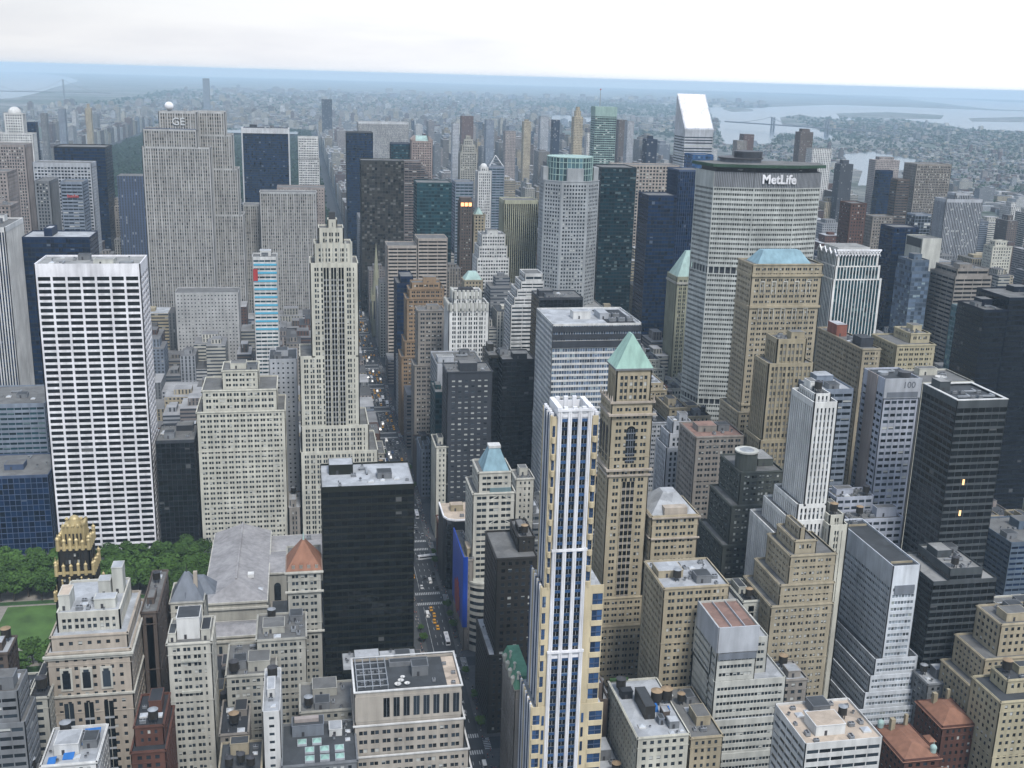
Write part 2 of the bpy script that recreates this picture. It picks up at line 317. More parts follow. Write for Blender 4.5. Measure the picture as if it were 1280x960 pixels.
# ------------------------------------------------------------------ facades
# bay, pier widths (cycled), storey, spandrel height, relief, corner margin, top band, pier relief share, spandrel relief share, spandrel material
STY = dict(
    punch=(3.1, [1.6], 3.6, 1.8, .30, 1.6, 2.2, 1, .93, None), punchsm=(3.2, [2.1], 3.6, 2.3, .25, 1.4, 2.5, 1, .93, None), punchgrid=(3.0, [1.2], 3.7, 1.7, .4, 1.5, 4, 1, .93, None),
    pair=(2.2, [1.35, .35], 3.6, 1.8, .35, 1.8, 2.4, 1, .93, None), pairtan=(2.0, [1.35, .35], 3.5, 1.8, .35, 1.8, 2.6, 1, .93, None), vert=(2.8, [1.3], 3.7, 1.4, .5, 2, 3, 1, .45, None),
    verttan=(2.6, [1.3, .7], 3.6, 1.4, .6, 1.5, 3, 1, .35, None), vertpair=(2.1, [1.5, .45], 3.6, 1.3, .6, 2.2, 3, 1, .3, None), vertwhite=(2.2, [1.15], 3.6, 1.1, .5, 1.2, 3, 1, .3, 'palegrey'),
    vertteal=(2.6, [.7], 3.7, .9, .5, 2.0, 1, 1, .2, 'tealdark'), rock=(2.5, [1.35, .8, .8], 3.7, 1.3, .6, 1.4, 2, 1, .3, 'taupe'), stripe=(2.2, [.9], 3.8, 1.0, .6, .8, 4, 1, .1, 'black'),
    darkstripe=(2.4, [.25], 3.8, 1.0, .5, .4, 2, 1, .1, 'navy'), band=(5.0, [.4], 3.7, 2.0, .3, .8, 3, .6, 1, None), bandheavy=(9.0, [.5], 3.8, 2.0, .5, 1.0, 3, .6, 1, None),
    bandgrey=(4.0, [.2], 3.8, 1.3, .25, .3, 4, .8, 1, None), bandwhite=(1.6, [.3], 3.8, 2.1, .35, 1.6, 3, .5, 1, None), bandsilver=(1.6, [.3], 3.7, 1.9, .35, 1.4, 12, .5, 1, None),
    bandblue=(1.7, [.2], 3.8, 1.5, .3, .3, 1.5, .7, 1, None), bandpunch=(2.6, [.9], 3.7, 1.8, .3, 1.0, 2.5, .8, 1, None), bandthin=(4, [.2], 4.0, 1.6, .3, .5, 1, .7, 1, None), bandalu=(40, [.3], 4.0, 2.1, .3, .4, 9, .8, 1, None),
    grid=(3.6, [1.1], 3.7, 1.6, .6, 1.4, 5, 1, .93, None), gridsq=(4.2, [1.5], 4.0, 1.7, .7, 1.2, 2, 1, .93, None), gridwide=(8.7, [1.35], 4.08, 1.5, .6, 1.0, 8.2, 1, .95, None), gridblue=(4.2, [.9], 3.8, 2.0, .35, 1.0, 9, 1, .55, None), gridlow=(4.2, [.9], 3.8, 2.0, .35, 1.0, 2, 1, .55, None),
    curtain=(3.2, [.16], 3.8, 1.0, .14, .3, 2.2, 1, .5, 'self'), curtaingrid=(3.6, [.3], 3.8, .45, .3, .5, 2, 1, .9, None), curtainband=(3.2, [.2], 3.9, 1.2, .2, .3, 2, .7, 1, None), hsbc=(3.0, [.14], 3.75, 1.2, .12, .3, 3, .5, 1, None),
    white_windows=(4.6, [2.3], 3.9, 2.4, .3, 2.2, 6, 1, .93, None), terr=(2.4, [1.5, .25], 4.3, 2.2, .4, 1.45, 2.2, 1, .93, None), club=(3.6, [2.1], 4.0, 2.2, .4, 2.4, 3, 1, .93, None), pcap=(3.4, [1.6, .3], 3.7, 1.8, .4, 1.6, 3, 1, .93, None),
    tenE=(2.3, [1.5, .35], 3.7, 1.8, .4, 2.0, 3, 1, .93, None), blank=(60, [.1], 200, 190, .2, 1, 1, 1, .9, None), blankish=(9, [7.6], 7.4, 5.8, .25, 2, 3, 1, .93, None), gold=(3.6, [1.0], 6.6, 1.7, .5, .9, 2, .9, 1, None))

def inset(poly, d):
    """inset of a convex counter-clockwise outline"""
    n = len(poly); out = []
    for i in range(n):
        p0, p1, p2 = np.array(poly[i - 1]), np.array(poly[i]), np.array(poly[(i + 1) % n])
        a = (p1 - p0) / np.linalg.norm(p1 - p0); b = (p2 - p1) / np.linalg.norm(p2 - p1)
        na, nb = np.array([-a[1], a[0]]), np.array([-b[1], b[0]])
        k = 1 + na @ nb
        out.append(tuple(p1 + (na + nb) * d / k))
    return out

def facade(mb, panes, P, Q, z0, z1, st, wm, sm, gk, full=True, panesz=None, skip_top=False):
    bay, piers, fl, sp, dep, mg, top, pr, sr, _ = st
    P = np.array(P, float); Q = np.array(Q, float); Ln = np.linalg.norm(Q - P)
    if Ln < .6: return
    d = (Q - P) / Ln; n = np.array([d[1], -d[0]])       # outward normal for a counter-clockwise outline
    D3 = np.array([d[0], d[1], 0]); N3 = np.array([n[0], n[1], 0])
    def slab(s0, s1, a0, a1, rel, m):
        if s1 - s0 < .02 or a1 - a0 < .02: return
        o = np.array([P[0], P[1], 0]) + D3 * s0 - N3 * (dep + .05) + np.array([0, 0, a0])
        mb.obox(o, D3 * (s1 - s0), N3 * (dep * rel + .05), (0, 0, a1 - a0), m)
    if not full or Ln < 2.2 * mg + 1 or z1 - z0 < top + 2:
        slab(0, Ln, z0, z1, 1, wm); return
    slab(0, Ln, z1 - top, z1, 1, wm)
    zt = z1 - top
    if mg >= 1.5 and pr >= 1 and sr > .6 and top > 2:      # masonry: cornice and belt courses
        slab(-.3, Ln + .3, z1 - .9, z1 - .35, 1 + .4 / dep, wm)
        for q in ((z1 - top - 3.4, .12), (z1 - top - 26, .15)):
            if q[0] > z0 + 4: slab(-.1, Ln + .1, q[0], q[0] + .45, 1 + q[1] / dep, wm)
    nb = max(1, round((Ln - 2 * mg) / bay)); bw = (Ln - 2 * mg) / nb
    slab(0, mg, z0, zt, 1, wm); slab(Ln - mg, Ln, z0, zt, 1, wm)
    w = [piers[i % len(piers)] for i in range(nb + 1)]
    w[0] = w[-1] = piers[0]
    for i in range(nb + 1):
        c = mg + i * bw
        s0, s1 = c - w[i] / 2, c + w[i] / 2
        if i == 0: s0 = mg
        if i == nb: s1 = Ln - mg
        slab(s0, s1, z0, zt, pr * .985 if pr >= 1 else pr, wm)
    nf = max(1, int((zt - z0) / fl + .5)); fh = (zt - z0) / nf
    for k in range(nf):
        zb = zt - (k + 1) * fh
        slab(mg, Ln - mg, zb, zb + sp * fh / fl, sr, sm)
    if panes is not None:
        off = P - n * (dep - .035)
        for i in range(nb):
            a = mg + i * bw + w[i] / 2; b = mg + (i + 1) * bw - w[i + 1] / 2
            if b - a < .15: continue
            q = off + d * a
            for k in range(nf):
                zb = zt - (k + 1) * fh + sp * fh / fl
                panes.append((q[0], q[1], zb, d[0], d[1], b - a, fh - sp * fh / fl, gk))

def emit_panes(root, panes, nw, loc, zlow):
    """the windows the photo shows largest become objects of their own, the rest one part"""
    if not panes: return
    pk = {}
    A = np.array([p[:7] for p in panes]); keys = [p[7] for p in panes]
    ctr = A[:, :3]; dist = np.linalg.norm(ctr - CAM, axis=1)
    nrm = np.stack([A[:, 4], -A[:, 3]], 1); view = CAM[:2] - ctr[:, :2]
    facing = np.einsum('ij,ij->i', nrm, view) / np.linalg.norm(view, axis=1)
    q = proj(ctr); inside = (q[:, 0] > 0) & (q[:, 0] < 1280) & (q[:, 1] > 0) & (q[:, 1] < 960)
    score = A[:, 5] * A[:, 6] * np.clip(facing, 0, 1) / dist ** 2 * np.where(inside & (ctr[:, 2] > zlow), 1, .001)
    order = np.argsort(-score)
    solo = set(order[:nw].tolist()) if nw else set()
    for i in solo:
        x, y, z, dx, dy, w, h, g = panes[i]
        if g not in QUADS: QUADS[g] = quad_mesh('window_pane', pane(g))
        o = bpy.data.objects.new('window', QUADS[g]); C.collection.objects.link(o); o.parent = root
        o.location = (x - loc[0], y - loc[1], z - loc[2]); o.rotation_euler = (0, 0, math.atan2(dy, dx)); o.scale = (w, 1, h)
    rest = [p for i, p in enumerate(panes) if i not in solo]
    if rest:
        mb = MB()
        for x, y, z, dx, dy, w, h, g in rest:
            mb.poly([(x, y, z), (x + dx * w, y + dy * w, z), (x + dx * w, y + dy * w, z + h), (x, y, z + h)], pane(g), [(0, 0), (1, 0), (1, 1), (0, 1)])
        o = mb.build('windows' if nw else 'window', root, loc); o['kind'] = 'stuff'

def rect(x0, x1, y0, y1): return [(x0, y0), (x1, y0), (x1, y1), (x0, y1)]
def tier(mb, rb, panes, poly, z0, z1, st, wm, sm, gk, rm, vis=None, core=None):
    """one storey block: glass-dark core, relief of piers and spandrels on the faces, roof deck behind a parapet"""
    dep = st[4]
    ci = inset(poly, dep)
    mb.prism(ci, z0, z1 - 1.15, core or wm)
    rb.prism(inset(poly, dep + .02), z1 - 1.13, z1 - 1.0, rm)
    n = len(poly)
    for i in range(n):
        P, Q = poly[i], poly[(i + 1) % n]
        d = np.array(Q) - np.array(P); L_ = np.linalg.norm(d)
        if L_ < .3: continue
        nn = np.array([d[1], -d[0]]) / L_
        mid = (np.array(P) + np.array(Q)) / 2
        seen = nn @ (CAM[:2] - mid) > -25          # faces turned to the street we look from, and a little round the corner
        facade(mb, panes if seen else None, P, Q, z0, z1, st, wm, sm, gk, full=seen or nn[1] < .5)

def tower(name, label, x0, x1, y0, y1, h, sty, wk, gk, steps=(), ups=(), roof='gravel', nw=0, equip=None, cat='building', group=None, poly=None):
    loc = ((x0 + x1) / 2, (y0 + y1) / 2, 0)
    root = empty(name, loc, label, cat, group)
    st = STY[sty]; wm = wall(wk); sk = st[9]
    sm = wm if sk is None else (wall('black') if sk == 'self' and wk in ('black', 'navy', 'charcoal', 'blackbronze', 'bronze') else wall(wk) if sk == 'self' else wall(sk))
    rm = roofm(roof); mb, rb, panes = MB(), MB(), []
    # lower steps first: (drop below the main top, extra west, east, south, north)
    lv = [(h, 0, 0, 0, 0)] + [(h - s[0], *s[1:]) for s in steps]
    for i, (zt, a, b, c, d) in enumerate(lv):
        zb = lv[i + 1][0] - 1.0 if i + 1 < len(lv) else 0
        if i: rb.build('roof' if i == 1 else 'terrace', root, loc); rb = MB()
        tier(mb, rb, panes, rect(x0 - a, x1 + b, y0 - c, y1 + d), zb, zt, st if i == 0 else st[:6] + (min(st[6], 2.2),) + st[7:], wm, sm, gk, rm)
    z = h; box = (x0, x1, y0, y1); acc = [0, 0, 0, 0]
    for (dh, a, b, c, d) in ups:
        zt = z + dh; rb.build('terrace', root, loc); rb = MB()
        tier(mb, rb, panes, rect(x0 + a, x1 - b, y0 + c, y1 - d), z - 1.0, zt, st[:6] + (min(st[6], dh * .4),) + st[7:], wm, sm, gk, rm)
        z = zt; box = (x0 + a, x1 - b, y0 + c, y1 - d)
    mb.build('wall', root, loc); rb.build('roof', root, loc)
    emit_panes(root, panes, nw, loc, 0)
    return root, loc, z, box, wm

# ------------------------------------------------------------------ rooftop equipment, one mesh of each kind, children of their building
KIT = {}
def kit():
    def k(name, mb): o = mb.build(name); me = o.data; bpy.data.objects.remove(o); KIT[name] = me
    mt, dk, wh = wall('metal'), wall('dkmetal'), wall('white')
    m = MB(); m.box(-1, 1, -.7, .7, .15, 1.25, mt); m.box(-1.05, 1.05, -.75, .75, 0, .15, dk); m.cyl(-.5, 0, 1.25, 1.4, .42, dk, 12); m.cyl(.5, 0, 1.25, 1.4, .42, dk, 12)
    for i in range(5): m.box(-.9 + i * .38, -.72 + i * .38, -.72, -.7, .3, 1.1, dk)
    k('air_conditioner', m)
    m = MB(); m.box(-3, 3, -.4, .4, .5, 1.2, mt); m.box(2.2, 3, .4, 3, .5, 1.2, mt); m.box(-3, -2.4, -.3, .3, 0, .5, dk); m.box(2.3, 2.9, 2.3, 2.9, 0, .5, dk); k('air_duct', m)
    m = MB(); m.box(-1.2, 1.2, -1.2, 1.2, 0, .5, wh); m.hip(-1.1, 1.1, -1.1, 1.1, .5, 1.1, wall('louvre'), .5); k('roof_skylight', m)
    m = MB(); m.cyl(0, 0, 0, 1.1, .35, mt, 10); m.cyl(0, 0, 1.1, 1.4, .6, dk, 10, .2); k('roof_vent', m)
    m = MB(); m.cyl(0, 0, 0, .9, .12, dk, 6)
    for q in range(4):
        a0, a1 = .35 * q, .35 * (q + 1)
        m.cyl(0, 0, 1.3 - .8 * math.cos(a0), 1.3 - .8 * math.cos(a1), 1.4 * math.sin(a0) + .02, wh, 14, 1.4 * math.sin(a1), cap=False)
    m.cyl(0, 0, .5, 1.7, .05, dk, 5); k('satellite_dish', m)
kit()
def kid(root, loc, name, x, y, z, s=1, rz=0):
    o = bpy.data.objects.new(name, KIT[name]); C.collection.objects.link(o); o.parent = root
    o.location = (x - loc[0], y - loc[1], z - loc[2]); o.scale = (s, s, s); o.rotation_euler = (0, 0, rz); return o
def water_tank(root, loc, x, y, z, r=2.0, lid='wood', r0=None):
    R_ = r0 or r
    m = MB()
    for a in range(4):
        cx, cy = x + R_ * .6 * math.cos(a * 1.5708 + .785), y + R_ * .6 * math.sin(a * 1.5708 + .785)
        m.box(cx - .12, cx + .12, cy - .12, cy + .12, z, z + 2.2, wall('dkmetal'))
    m.box(x - R_ * .8, x + R_ * .8, y - R_ * .8, y + R_ * .8, z + 2.0, z + 2.2, wall('dkmetal'))
    m.cyl(x, y, z + 2.2, z + 2.2 + R_ * 1.9, R_, wall('dkbrown'), 18)
    t = m.build('water_tank', root, loc)
    m = MB(); m.cyl(x, y, z + 2.2 + R_ * 1.9, z + 2.2 + R_ * 2.35, R_ * 1.08, wall(lid), 18, .15); l = m.build('tank_lid', t, loc)
    return t
def penthouse(root, loc, x0, x1, y0, y1, z, h, wk, rk='gravel', door=True):
    m = MB(); m.box(x0, x1, y0, y1, z, z + h, wall(wk)); m.box(x0 - .15, x1 + .15, y0 - .15, y1 + .15, z + h, z + h + .3, wall(wk))
    m.box(x0 + .2, x1 - .2, y0 + .2, y1 - .2, z + h + .3, z + h + .34, roofm(rk))
    if door and h > 2.4: m.box(x0 + (x1 - x0) * .3, x0 + (x1 - x0) * .3 + 1.1, y0 - .05, y0, z + .1, z + 2.2, wall('dkmetal'))
    return m.build('penthouse', root, loc)
def rooftop(root, loc, box, z, wk, n=6, tank=0, rk='gravel', seed=0):
    n = int(n * 1.7)
    """scatter machinery on a roof without overlaps"""
    R_ = random.Random(seed * 13 + 5); x0, x1, y0, y1 = box; w, d = x1 - x0, y1 - y0; z = z - 1.0
    used = []
    def put(sx, sy):
        for _ in range(25):
            x = R_.uniform(x0 + 1 + sx, x1 - 1 - sx) if w > 2 * sx + 2 else None; y = R_.uniform(y0 + 1 + sy, y1 - 1 - sy) if d > 2 * sy + 2 else None
            if x is None or y is None: return None
            if all(abs(x - a) > sx + p + .3 or abs(y - b) > sy + q + .3 for a, b, p, q in used): used.append((x, y, sx, sy)); return x, y
    pw, pd = min(w * .22, 6), min(d * .2, 5)
    p = put(pw, pd)
    if p: penthouse(root, loc, p[0] - pw, p[0] + pw, p[1] - pd, p[1] + pd, z, R_.uniform(3, 5.5), wk, rk)
    if w * d > 500:
        p = put(pw * .6, pd * .7)
        if p: penthouse(root, loc, p[0] - pw * .6, p[0] + pw * .6, p[1] - pd * .7, p[1] + pd * .7, z, R_.uniform(2.5, 4), 'grey', 'dark')
    for _ in range(tank):
        p = put(2.2, 2.2)
        if p: water_tank(root, loc, p[0], p[1], z + 1.5 * 0, R_.uniform(1.7, 2.2), R_.choice(['wood', 'dkmetal', 'metal']))
    for _ in range(n):
        nm = R_.choice(['air_conditioner', 'air_conditioner', 'air_duct', 'roof_skylight', 'roof_vent', 'roof_vent', 'air_conditioner'])
        s = R_.uniform(.8, 1.5); e = {'air_conditioner': 1.2, 'air_duct': 3.2, 'roof_skylight': 1.3, 'roof_vent': .7}[nm] * s
        p = put(e, e)
        if p: kid(root, loc, nm, p[0], p[1], z, s, R_.choice([0, 1.5708]))
def text(body, root, loc, x, y, z, size, m, name='lettering', off=.03, ext=.3, rz=0, sx=1.0):
    cu = bpy.data.curves.new(name, 'FONT'); cu.body = body; cu.size = size; cu.extrude = ext; cu.offset = off; cu.align_x = 'CENTER'; cu.align_y = 'BOTTOM'
    cu.resolution_u = 3; cu.materials.append(m)
    t_ = bpy.data.objects.new(name, cu); C.collection.objects.link(t_); bpy.context.view_layer.update()
    me = bpy.data.meshes.new_from_object(t_.evaluated_get(bpy.context.evaluated_depsgraph_get())); bpy.data.objects.remove(t_)
    if not me.materials: me.materials.append(m)
    o = bpy.data.objects.new(name, me); C.collection.objects.link(o); o.parent = root
    o.location = (x - loc[0], y - loc[1], z - loc[2]); o.rotation_euler = (math.pi / 2, 0, rz); o.scale = (sx, 1, 1); return o

TABLE = [
    ('office_tower', 'plain grey beige tower cut by the left edge, just below the domed white tower', -451.4, -398.7, 1434.9, 1472.9, 222, 'vert', 'pinkgrey', 'dark', [], [], 'gravel', 0, ''),
    ('domed_tower', 'white apartment tower with stepped shoulders and a small pale dome at the far left edge', -508.5, -457.3, 1750, 1775, 217.6, 'punch', 'white', 'dark', [], [(28, 13, 12, 3, 3)], 'gravel', 0, 'dome'),
    ('dark_slab_tower', 'narrow dark blue glass slab beside the domed white tower', -500.4, -485.0, 1900, 1920, 226.0, 'curtain', 'navy', 'navy', [], [], 'gravel', 0, ''),
    ('dark_glass_tower', 'broad dark glass tower in front of the park, left of the grey slab tower', -383.2, -321.3, 1518.5, 1573.5, 215, 'curtain', 'black', 'navy', [], [], 'gravel', 0, ''),
    ('grid_office_tower', 'pale grey tower with open grid facade in front of the broad dark glass tower', -380.2, -315.3, 1380, 1414, 205.7, 'grid', 'palegrey', 'dark', [], [], 'gravel', 0, ''),
    ('pier_office_tower', 'grey tower with dark vertical glass bays below the pale grid tower', -360.4, -344.0, 1290, 1335, 193.3, 'vert', 'grey', 'dark', [], [], 'gravel', 0, ''),
    ('sign_office_tower', 'grey banded tower with red lettering near its top', -329.4, -306.6, 1270, 1304, 194.6, 'band', 'bluegrey', 'dark', [], [], 'gravel', 0, 'redsign'),
    ('side_tower', 'blank grey-brown tower wing at the left edge below the plain grey beige tower', -381.3, -359.9, 1180, 1220, 212.6, 'punch', 'pinkgrey', 'dark', [], [], 'gravel', 0, ''),
    ('dish_tower', 'low grey-brown tower at the left edge with a big white dish on its roof', -366.9, -340.6, 1100, 1130, 189.0, 'punch', 'pinkgrey', 'dark', [], [], 'gravel', 0, 'dish'),
    ('striped_tower', 'dark tower with thin white vertical stripes at the left edge', -332.4, -305.4, 930, 992, 191.1, 'stripe', 'white', 'navy', [], [], 'gravel', 0, ''),
    ('dark_office_tower', 'dark glass office tower with white rimmed roof behind the white gridded tower', -305.3, -251.5, 980, 1020, 176.5, 'curtain', 'navy', 'navy', [], [(6, 22, 38, 10, 8)], 'white', 0, 'machines'),
    ('white_grid_tower', 'bright white tower gridded with wide dark windows above the park trees', -240.8, -177.2, 728, 764, 195.4, 'gridwide', 'purewhite', 'black', [], [], 'concrete', 100, 'machines'),
    ('grey_band_building', 'blue grey office block with strip windows at the left edge beside the white gridded tower', -324.3, -257.9, 800, 850, 84.1, 'band', 'bluegrey', 'teal', [], [], 'gravel', 60, 'machines'),
    ('blue_glass_block', 'dark blue gridded glass block at the left edge directly above the park trees', -311.7, -243.4, 728, 773, 56.1, 'curtaingrid', 'navyframe', 'navy', [], [], 'gravel', 100, 'machines'),
    ('dark_brick_block', 'plain dark charcoal block squeezed between the white gridded tower and the cream office block', -174.4, -149.4, 726, 761, 77.7, 'curtain', 'charcoal', 'black', [], [], 'gravel', 0, 'machines'),
    ('cream_office_block', 'broad cream masonry office block with stepped top, left of the tall slender cream tower', -143.3, -94.7, 728, 763, 111.0, 'pair', 'cream', 'dark', [(14, 4, 5, 3, 0)], [(12, 13, 12, 5, 5)], 'gravel', 100, ''),
    ('white_slim_building', 'slim white building with small square windows between the cream block and the cream tower', -100.7, -81.4, 772, 804, 120.2, 'punchsm', 'palegrey', 'dark', [], [], 'dark', 60, ''),
    ('slender_cream_tower', 'slender cream setback tower with tall vertical window bays beside the avenue', -71.4, -40.1, 722, 752, 196.4, 'vertpair', 'cream', 'dark', [(62, 8, 0, 0, 6), (110, 8, 6, 2, 10), (128, 9, 12, 3, 12)], [(12, 3, 4, 4, 4), (10, 6, 9, 6, 6), (5, 12, 13, 9, 9)], 'gravel', 100, 'crown500'),
    ('great_slab_tower', 'huge grey limestone slab tower with a white radar ball on its roof', -236.8, -182.0, 1235, 1275, 253.3, 'rock', 'rockgrey', 'stone', [(18, 2, 13, 0, 4)], [(18, 16, 0, 6, 4)], 'gravel', 0, 'ge'),
    ('slab_tower_wing', 'tall grey limestone wing stepping down behind the slab tower with the radar ball', -190.0, -154.3, 1262, 1292, 271.2, 'rock', 'rockgrey', 'stone', [(24, 0, 7, 0, 0), (60, 0, 12, 0, 0), (110, 0, 16, 0, 0)], [], 'gravel', 0, ''),
    ('slab_tower_annex', 'wide low limestone annex with small windows at the foot of the great slab tower', -200.9, -139.4, 1120, 1150, 101.4, 'punchsm', 'rockgrey', 'dark', [], [], 'gravel', 0, ''),
    ('curved_dark_tower', 'dark blue tower with white marble top and edges behind the grey slab towers', -167.0, -94.1, 1900, 1940, 223.7, 'curtain', 'navy', 'navy', [], [], 'gravel', 0, 'solow'),
    ('white_band_tower', 'slim white tower with rows of small windows by the park edge', -78.7, -46.7, 1800, 1826, 216.7, 'bandpunch', 'white', 'dark', [(34, 0, 1, 0, 0)], [], 'gravel', 0, ''),
    ('limestone_slab_building', 'wide grey limestone slab building with vertical window bays behind the slender cream tower', -122.3, -57.9, 1300, 1328, 182.2, 'rock', 'rockgrey', 'stone', [], [], 'gravel', 0, ''),
    ('rear_limestone_building', 'brownish grey building directly behind the wide limestone slab', -103.5, -47.8, 1345, 1375, 183.4, 'punchsm', 'pinkgrey', 'dark', [], [], 'gravel', 0, ''),
    ('low_limestone_building', 'low grey limestone building left of the wide limestone slab', -142.9, -122.9, 1330, 1355, 164.3, 'rock', 'rockgrey', 'stone', [], [], 'gravel', 0, ''),
    ('sign_glass_building', 'small office building with bright blue window bands and a red sign', -120.1, -98.4, 1010, 1034, 154.6, 'band', 'white', 'teal', [], [], 'gravel', 0, 'bluebands'),
    ('marble_office_tower', 'broad white marble tower of thin vertical piers on the skyline', 46.9, 156.1, 2445.4, 2485.4, 215, 'stripe', 'marble', 'stone', [], [], 'gravel', 0, ''),
    ('dark_avenue_tower', 'dark slab tower beside the avenue in front of the broad marble tower', -3.2, 38.1, 1800, 1835, 225.4, 'curtain', 'black', 'navy', [], [], 'gravel', 0, ''),
    ('green_slab_tower', 'dark green granite tower right of the broad marble tower', 64.6, 94.6, 1770, 1800, 211.1, 'curtain', 'navy', 'teal', [], [], 'gravel', 0, ''),
    ('pink_granite_tower', 'pinkish granite tower with pale blue tilted roof recess', 93.7, 127.2, 1748, 1773, 216.5, 'vert', 'pink', 'dark', [], [], 'gravel', 0, 'sonytop'),
    ('bronze_glass_tower', 'large dark bronze glass tower in the middle distance behind the church spire', 3.1, 60.1, 1500, 1532, 204.7, 'curtaingrid', 'bronze', 'bronze', [], [], 'gravel', 0, ''),
    ('stepped_band_tower', 'brown banded tower with slanting stepped top beside the bronze tower', 63.7, 87.8, 1540, 1570, 201.4, 'band', 'brownband', 'dark', [(8, 0, 5, 0, 0), (16, 0, 10, 0, 0), (24, 0, 14, 0, 0)], [], 'gravel', 0, ''),
    ('teal_glass_tower', 'teal green glass tower with lit floor lines behind the twin tan old towers', 53.8, 94.0, 1270, 1308, 197.6, 'curtainband', 'tealdark', 'teal', [], [], 'gravel', 0, ''),
    ('blue_grey_tower', 'blue grey banded tower peeping right of the teal glass tower', 105.9, 128.2, 1330, 1360, 193.4, 'band', 'bluegrey', 'teal', [], [], 'gravel', 0, ''),
    ('stepped_stone_tower', 'pale stone tower stepping to a lantern crown on the skyline', 192.5, 222.9, 1908, 1930, 190.1, 'vert', 'limestone', 'dark', [], [(12, 3, 3, 3, 3), (9, 7, 7, 7, 7), (6, 11, 11, 8, 8)], 'gravel', 0, ''),
    ('white_cap_tower', 'slim white tower with small domed cap left of the thin blue pyramid tower', 159.5, 179.2, 1500, 1522, 192.0, 'vert', 'white', 'dark', [], [(5, 4, 4, 4, 4)], 'gravel', 0, 'smalldome'),
    ('pyramid_frame_tower', 'blue grey tower with open pyramid frame on top', 183.5, 207.5, 1560, 1582, 193.8, 'band', 'bluegrey', 'teal', [], [], 'gravel', 0, 'pyrframe'),
    ('lit_crown_tower', 'old brown tower with a glowing orange crown', 97.9, 112.3, 1230, 1248, 180.7, 'punch', 'brownstone', 'dark', [], [], 'gravel', 0, 'lit'),
    ('dome_cap_tower', 'old tan tower with little green cap right of the glowing crown', 115.0, 128.7, 1240, 1258, 165.4, 'punch', 'tan', 'dark', [], [], 'gravel', 0, 'greencap'),
    ('stepped_white_building', 'white stepped building with rows of windows below the green-capped tower', 105.2, 130.2, 1120, 1148, 159.6, 'bandpunch', 'white', 'dark', [(12, 3, 2, 2, 0), (24, 5, 4, 4, 0)], [], 'gravel', 0, 'machines'),
    ('pinstripe_tower', 'cream and black pinstriped tower left of the pale octagonal tower', 133.1, 169.9, 1150, 1180, 191.5, 'stripe', 'creamstripe', 'black', [], [], 'gravel', 0, ''),
    ('banded_travertine_tower', 'travertine tower with strong dark horizontal bands beside the church spire', 45.7, 78.4, 1180, 1214, 146.9, 'bandheavy', 'travertine', 'black', [], [], 'gravel', 0, ''),
    ('travertine_wing', 'lower travertine wing with dark bands left of the taller travertine tower', 13.3, 45.7, 1180, 1214, 139.1, 'bandheavy', 'travertine', 'black', [], [], 'gravel', 0, ''),
    ('blue_glass_sliver', 'narrow dark blue glass building in front of the banded travertine tower', 12.5, 28.6, 1050, 1086, 122.5, 'curtain', 'navy', 'navy', [], [(6, 4, 0, 3, 3)], 'gravel', 0, ''),
    ('orange_brick_tower', 'orange brown brick tower with ornate upper storeys beside the blue glass sliver', 13.4, 47.4, 960, 986, 125.4, 'pair', 'orangetan', 'dark', [(38, 2, 0, 1, 0), (52, 5, 0, 3, 0)], [(8, 2.5, 0, 3, 3), (5, 5, 3, 6, 5)], 'gravel', 60, ''),
    ('taupe_office_building', 'taupe masonry office building with light top floors in front of the orange brown tower', 15.0, 37.2, 880, 900, 131.3, 'pair', 'taupe', 'dark', [(45, 3, 4, 3, 0)], [], 'gravel', 60, ''),
    ('white_crown_building', 'pale stone building with scalloped white crown', 33.8, 65.6, 830, 858, 145.9, 'vertpair', 'white2', 'dark', [], [(9, 4, 5, 4, 4)], 'gravel', 80, 'scallop'),
    ('green_mansard_building', 'small tan building with pale green copper roof behind the scalloped crown', 77.5, 96.3, 1050, 1068, 125.2, 'punch', 'tan', 'dark', [], [], 'gravel', 0, 'greenroof'),
    ('teal_side_building', 'building with pale grey blank top behind the charcoal tower with white windows', 19.6, 53.7, 786, 826, 110.6, 'curtain', 'palegrey', 'teal', [], [], 'gravel', 0, 'blanktop'),
    ('charcoal_window_tower', 'charcoal brick tower with bright white windows and white rimmed roof', 19.0, 50.4, 722, 748, 121.6, 'white_windows', 'charcoal', 'light', [], [], 'gravel', 100, 'machines'),
    ('teal_strip_building', 'low green glass building left of the charcoal tower', 16.1, 24.8, 765, 795, 95.2, 'curtainband', 'tealdark', 'teal', [], [], 'gravel', 0, ''),
    ('black_box_tower', 'plain black tower right of the charcoal tower with white windows', 65.7, 89.6, 770, 800, 117.4, 'curtain', 'black', 'black', [], [], 'gravel', 0, ''),
    ('brown_black_tower', 'brownish black tower wing joined left of the plain black tower', 58.2, 68.4, 785, 815, 116.8, 'curtain', 'bronze', 'black', [], [], 'gravel', 0, ''),
    ('lever_tower', 'wide office slab with white and blue horizontal bands and flat white roof', 83.9, 144.3, 690, 742, 161.2, 'bandblue', 'white', 'steelgl', [], [], 'white', 100, 'leverroof'),
    ('louvre_block', 'squat dark block with white louvre panels on its crown behind the flat white roof', 115.6, 153.0, 880, 912, 141.0, 'curtain', 'charcoal', 'black', [], [], 'gravel', 0, 'machines'),
    ('ziggurat_building', 'white ziggurat of terraces left of the pale octagonal tower', 127.2, 144.7, 1000, 1026, 139.9, 'bandheavy', 'white', 'dark', [(7, 4, 1, 2, 0), (14, 8, 1, 4, 0), (21, 11, 1, 6, 0), (28, 14, 1, 8, 0)], [], 'gravel', 0, ''),
    ('octagonal_tower', 'pale grey octagonal tower with glass drum crown', 159.8, 216.1, 1065, 1115, 219.5, 'punchgrid', 'palegrey2', 'dark', [], [], 'gravel', 0, 'octagon'),
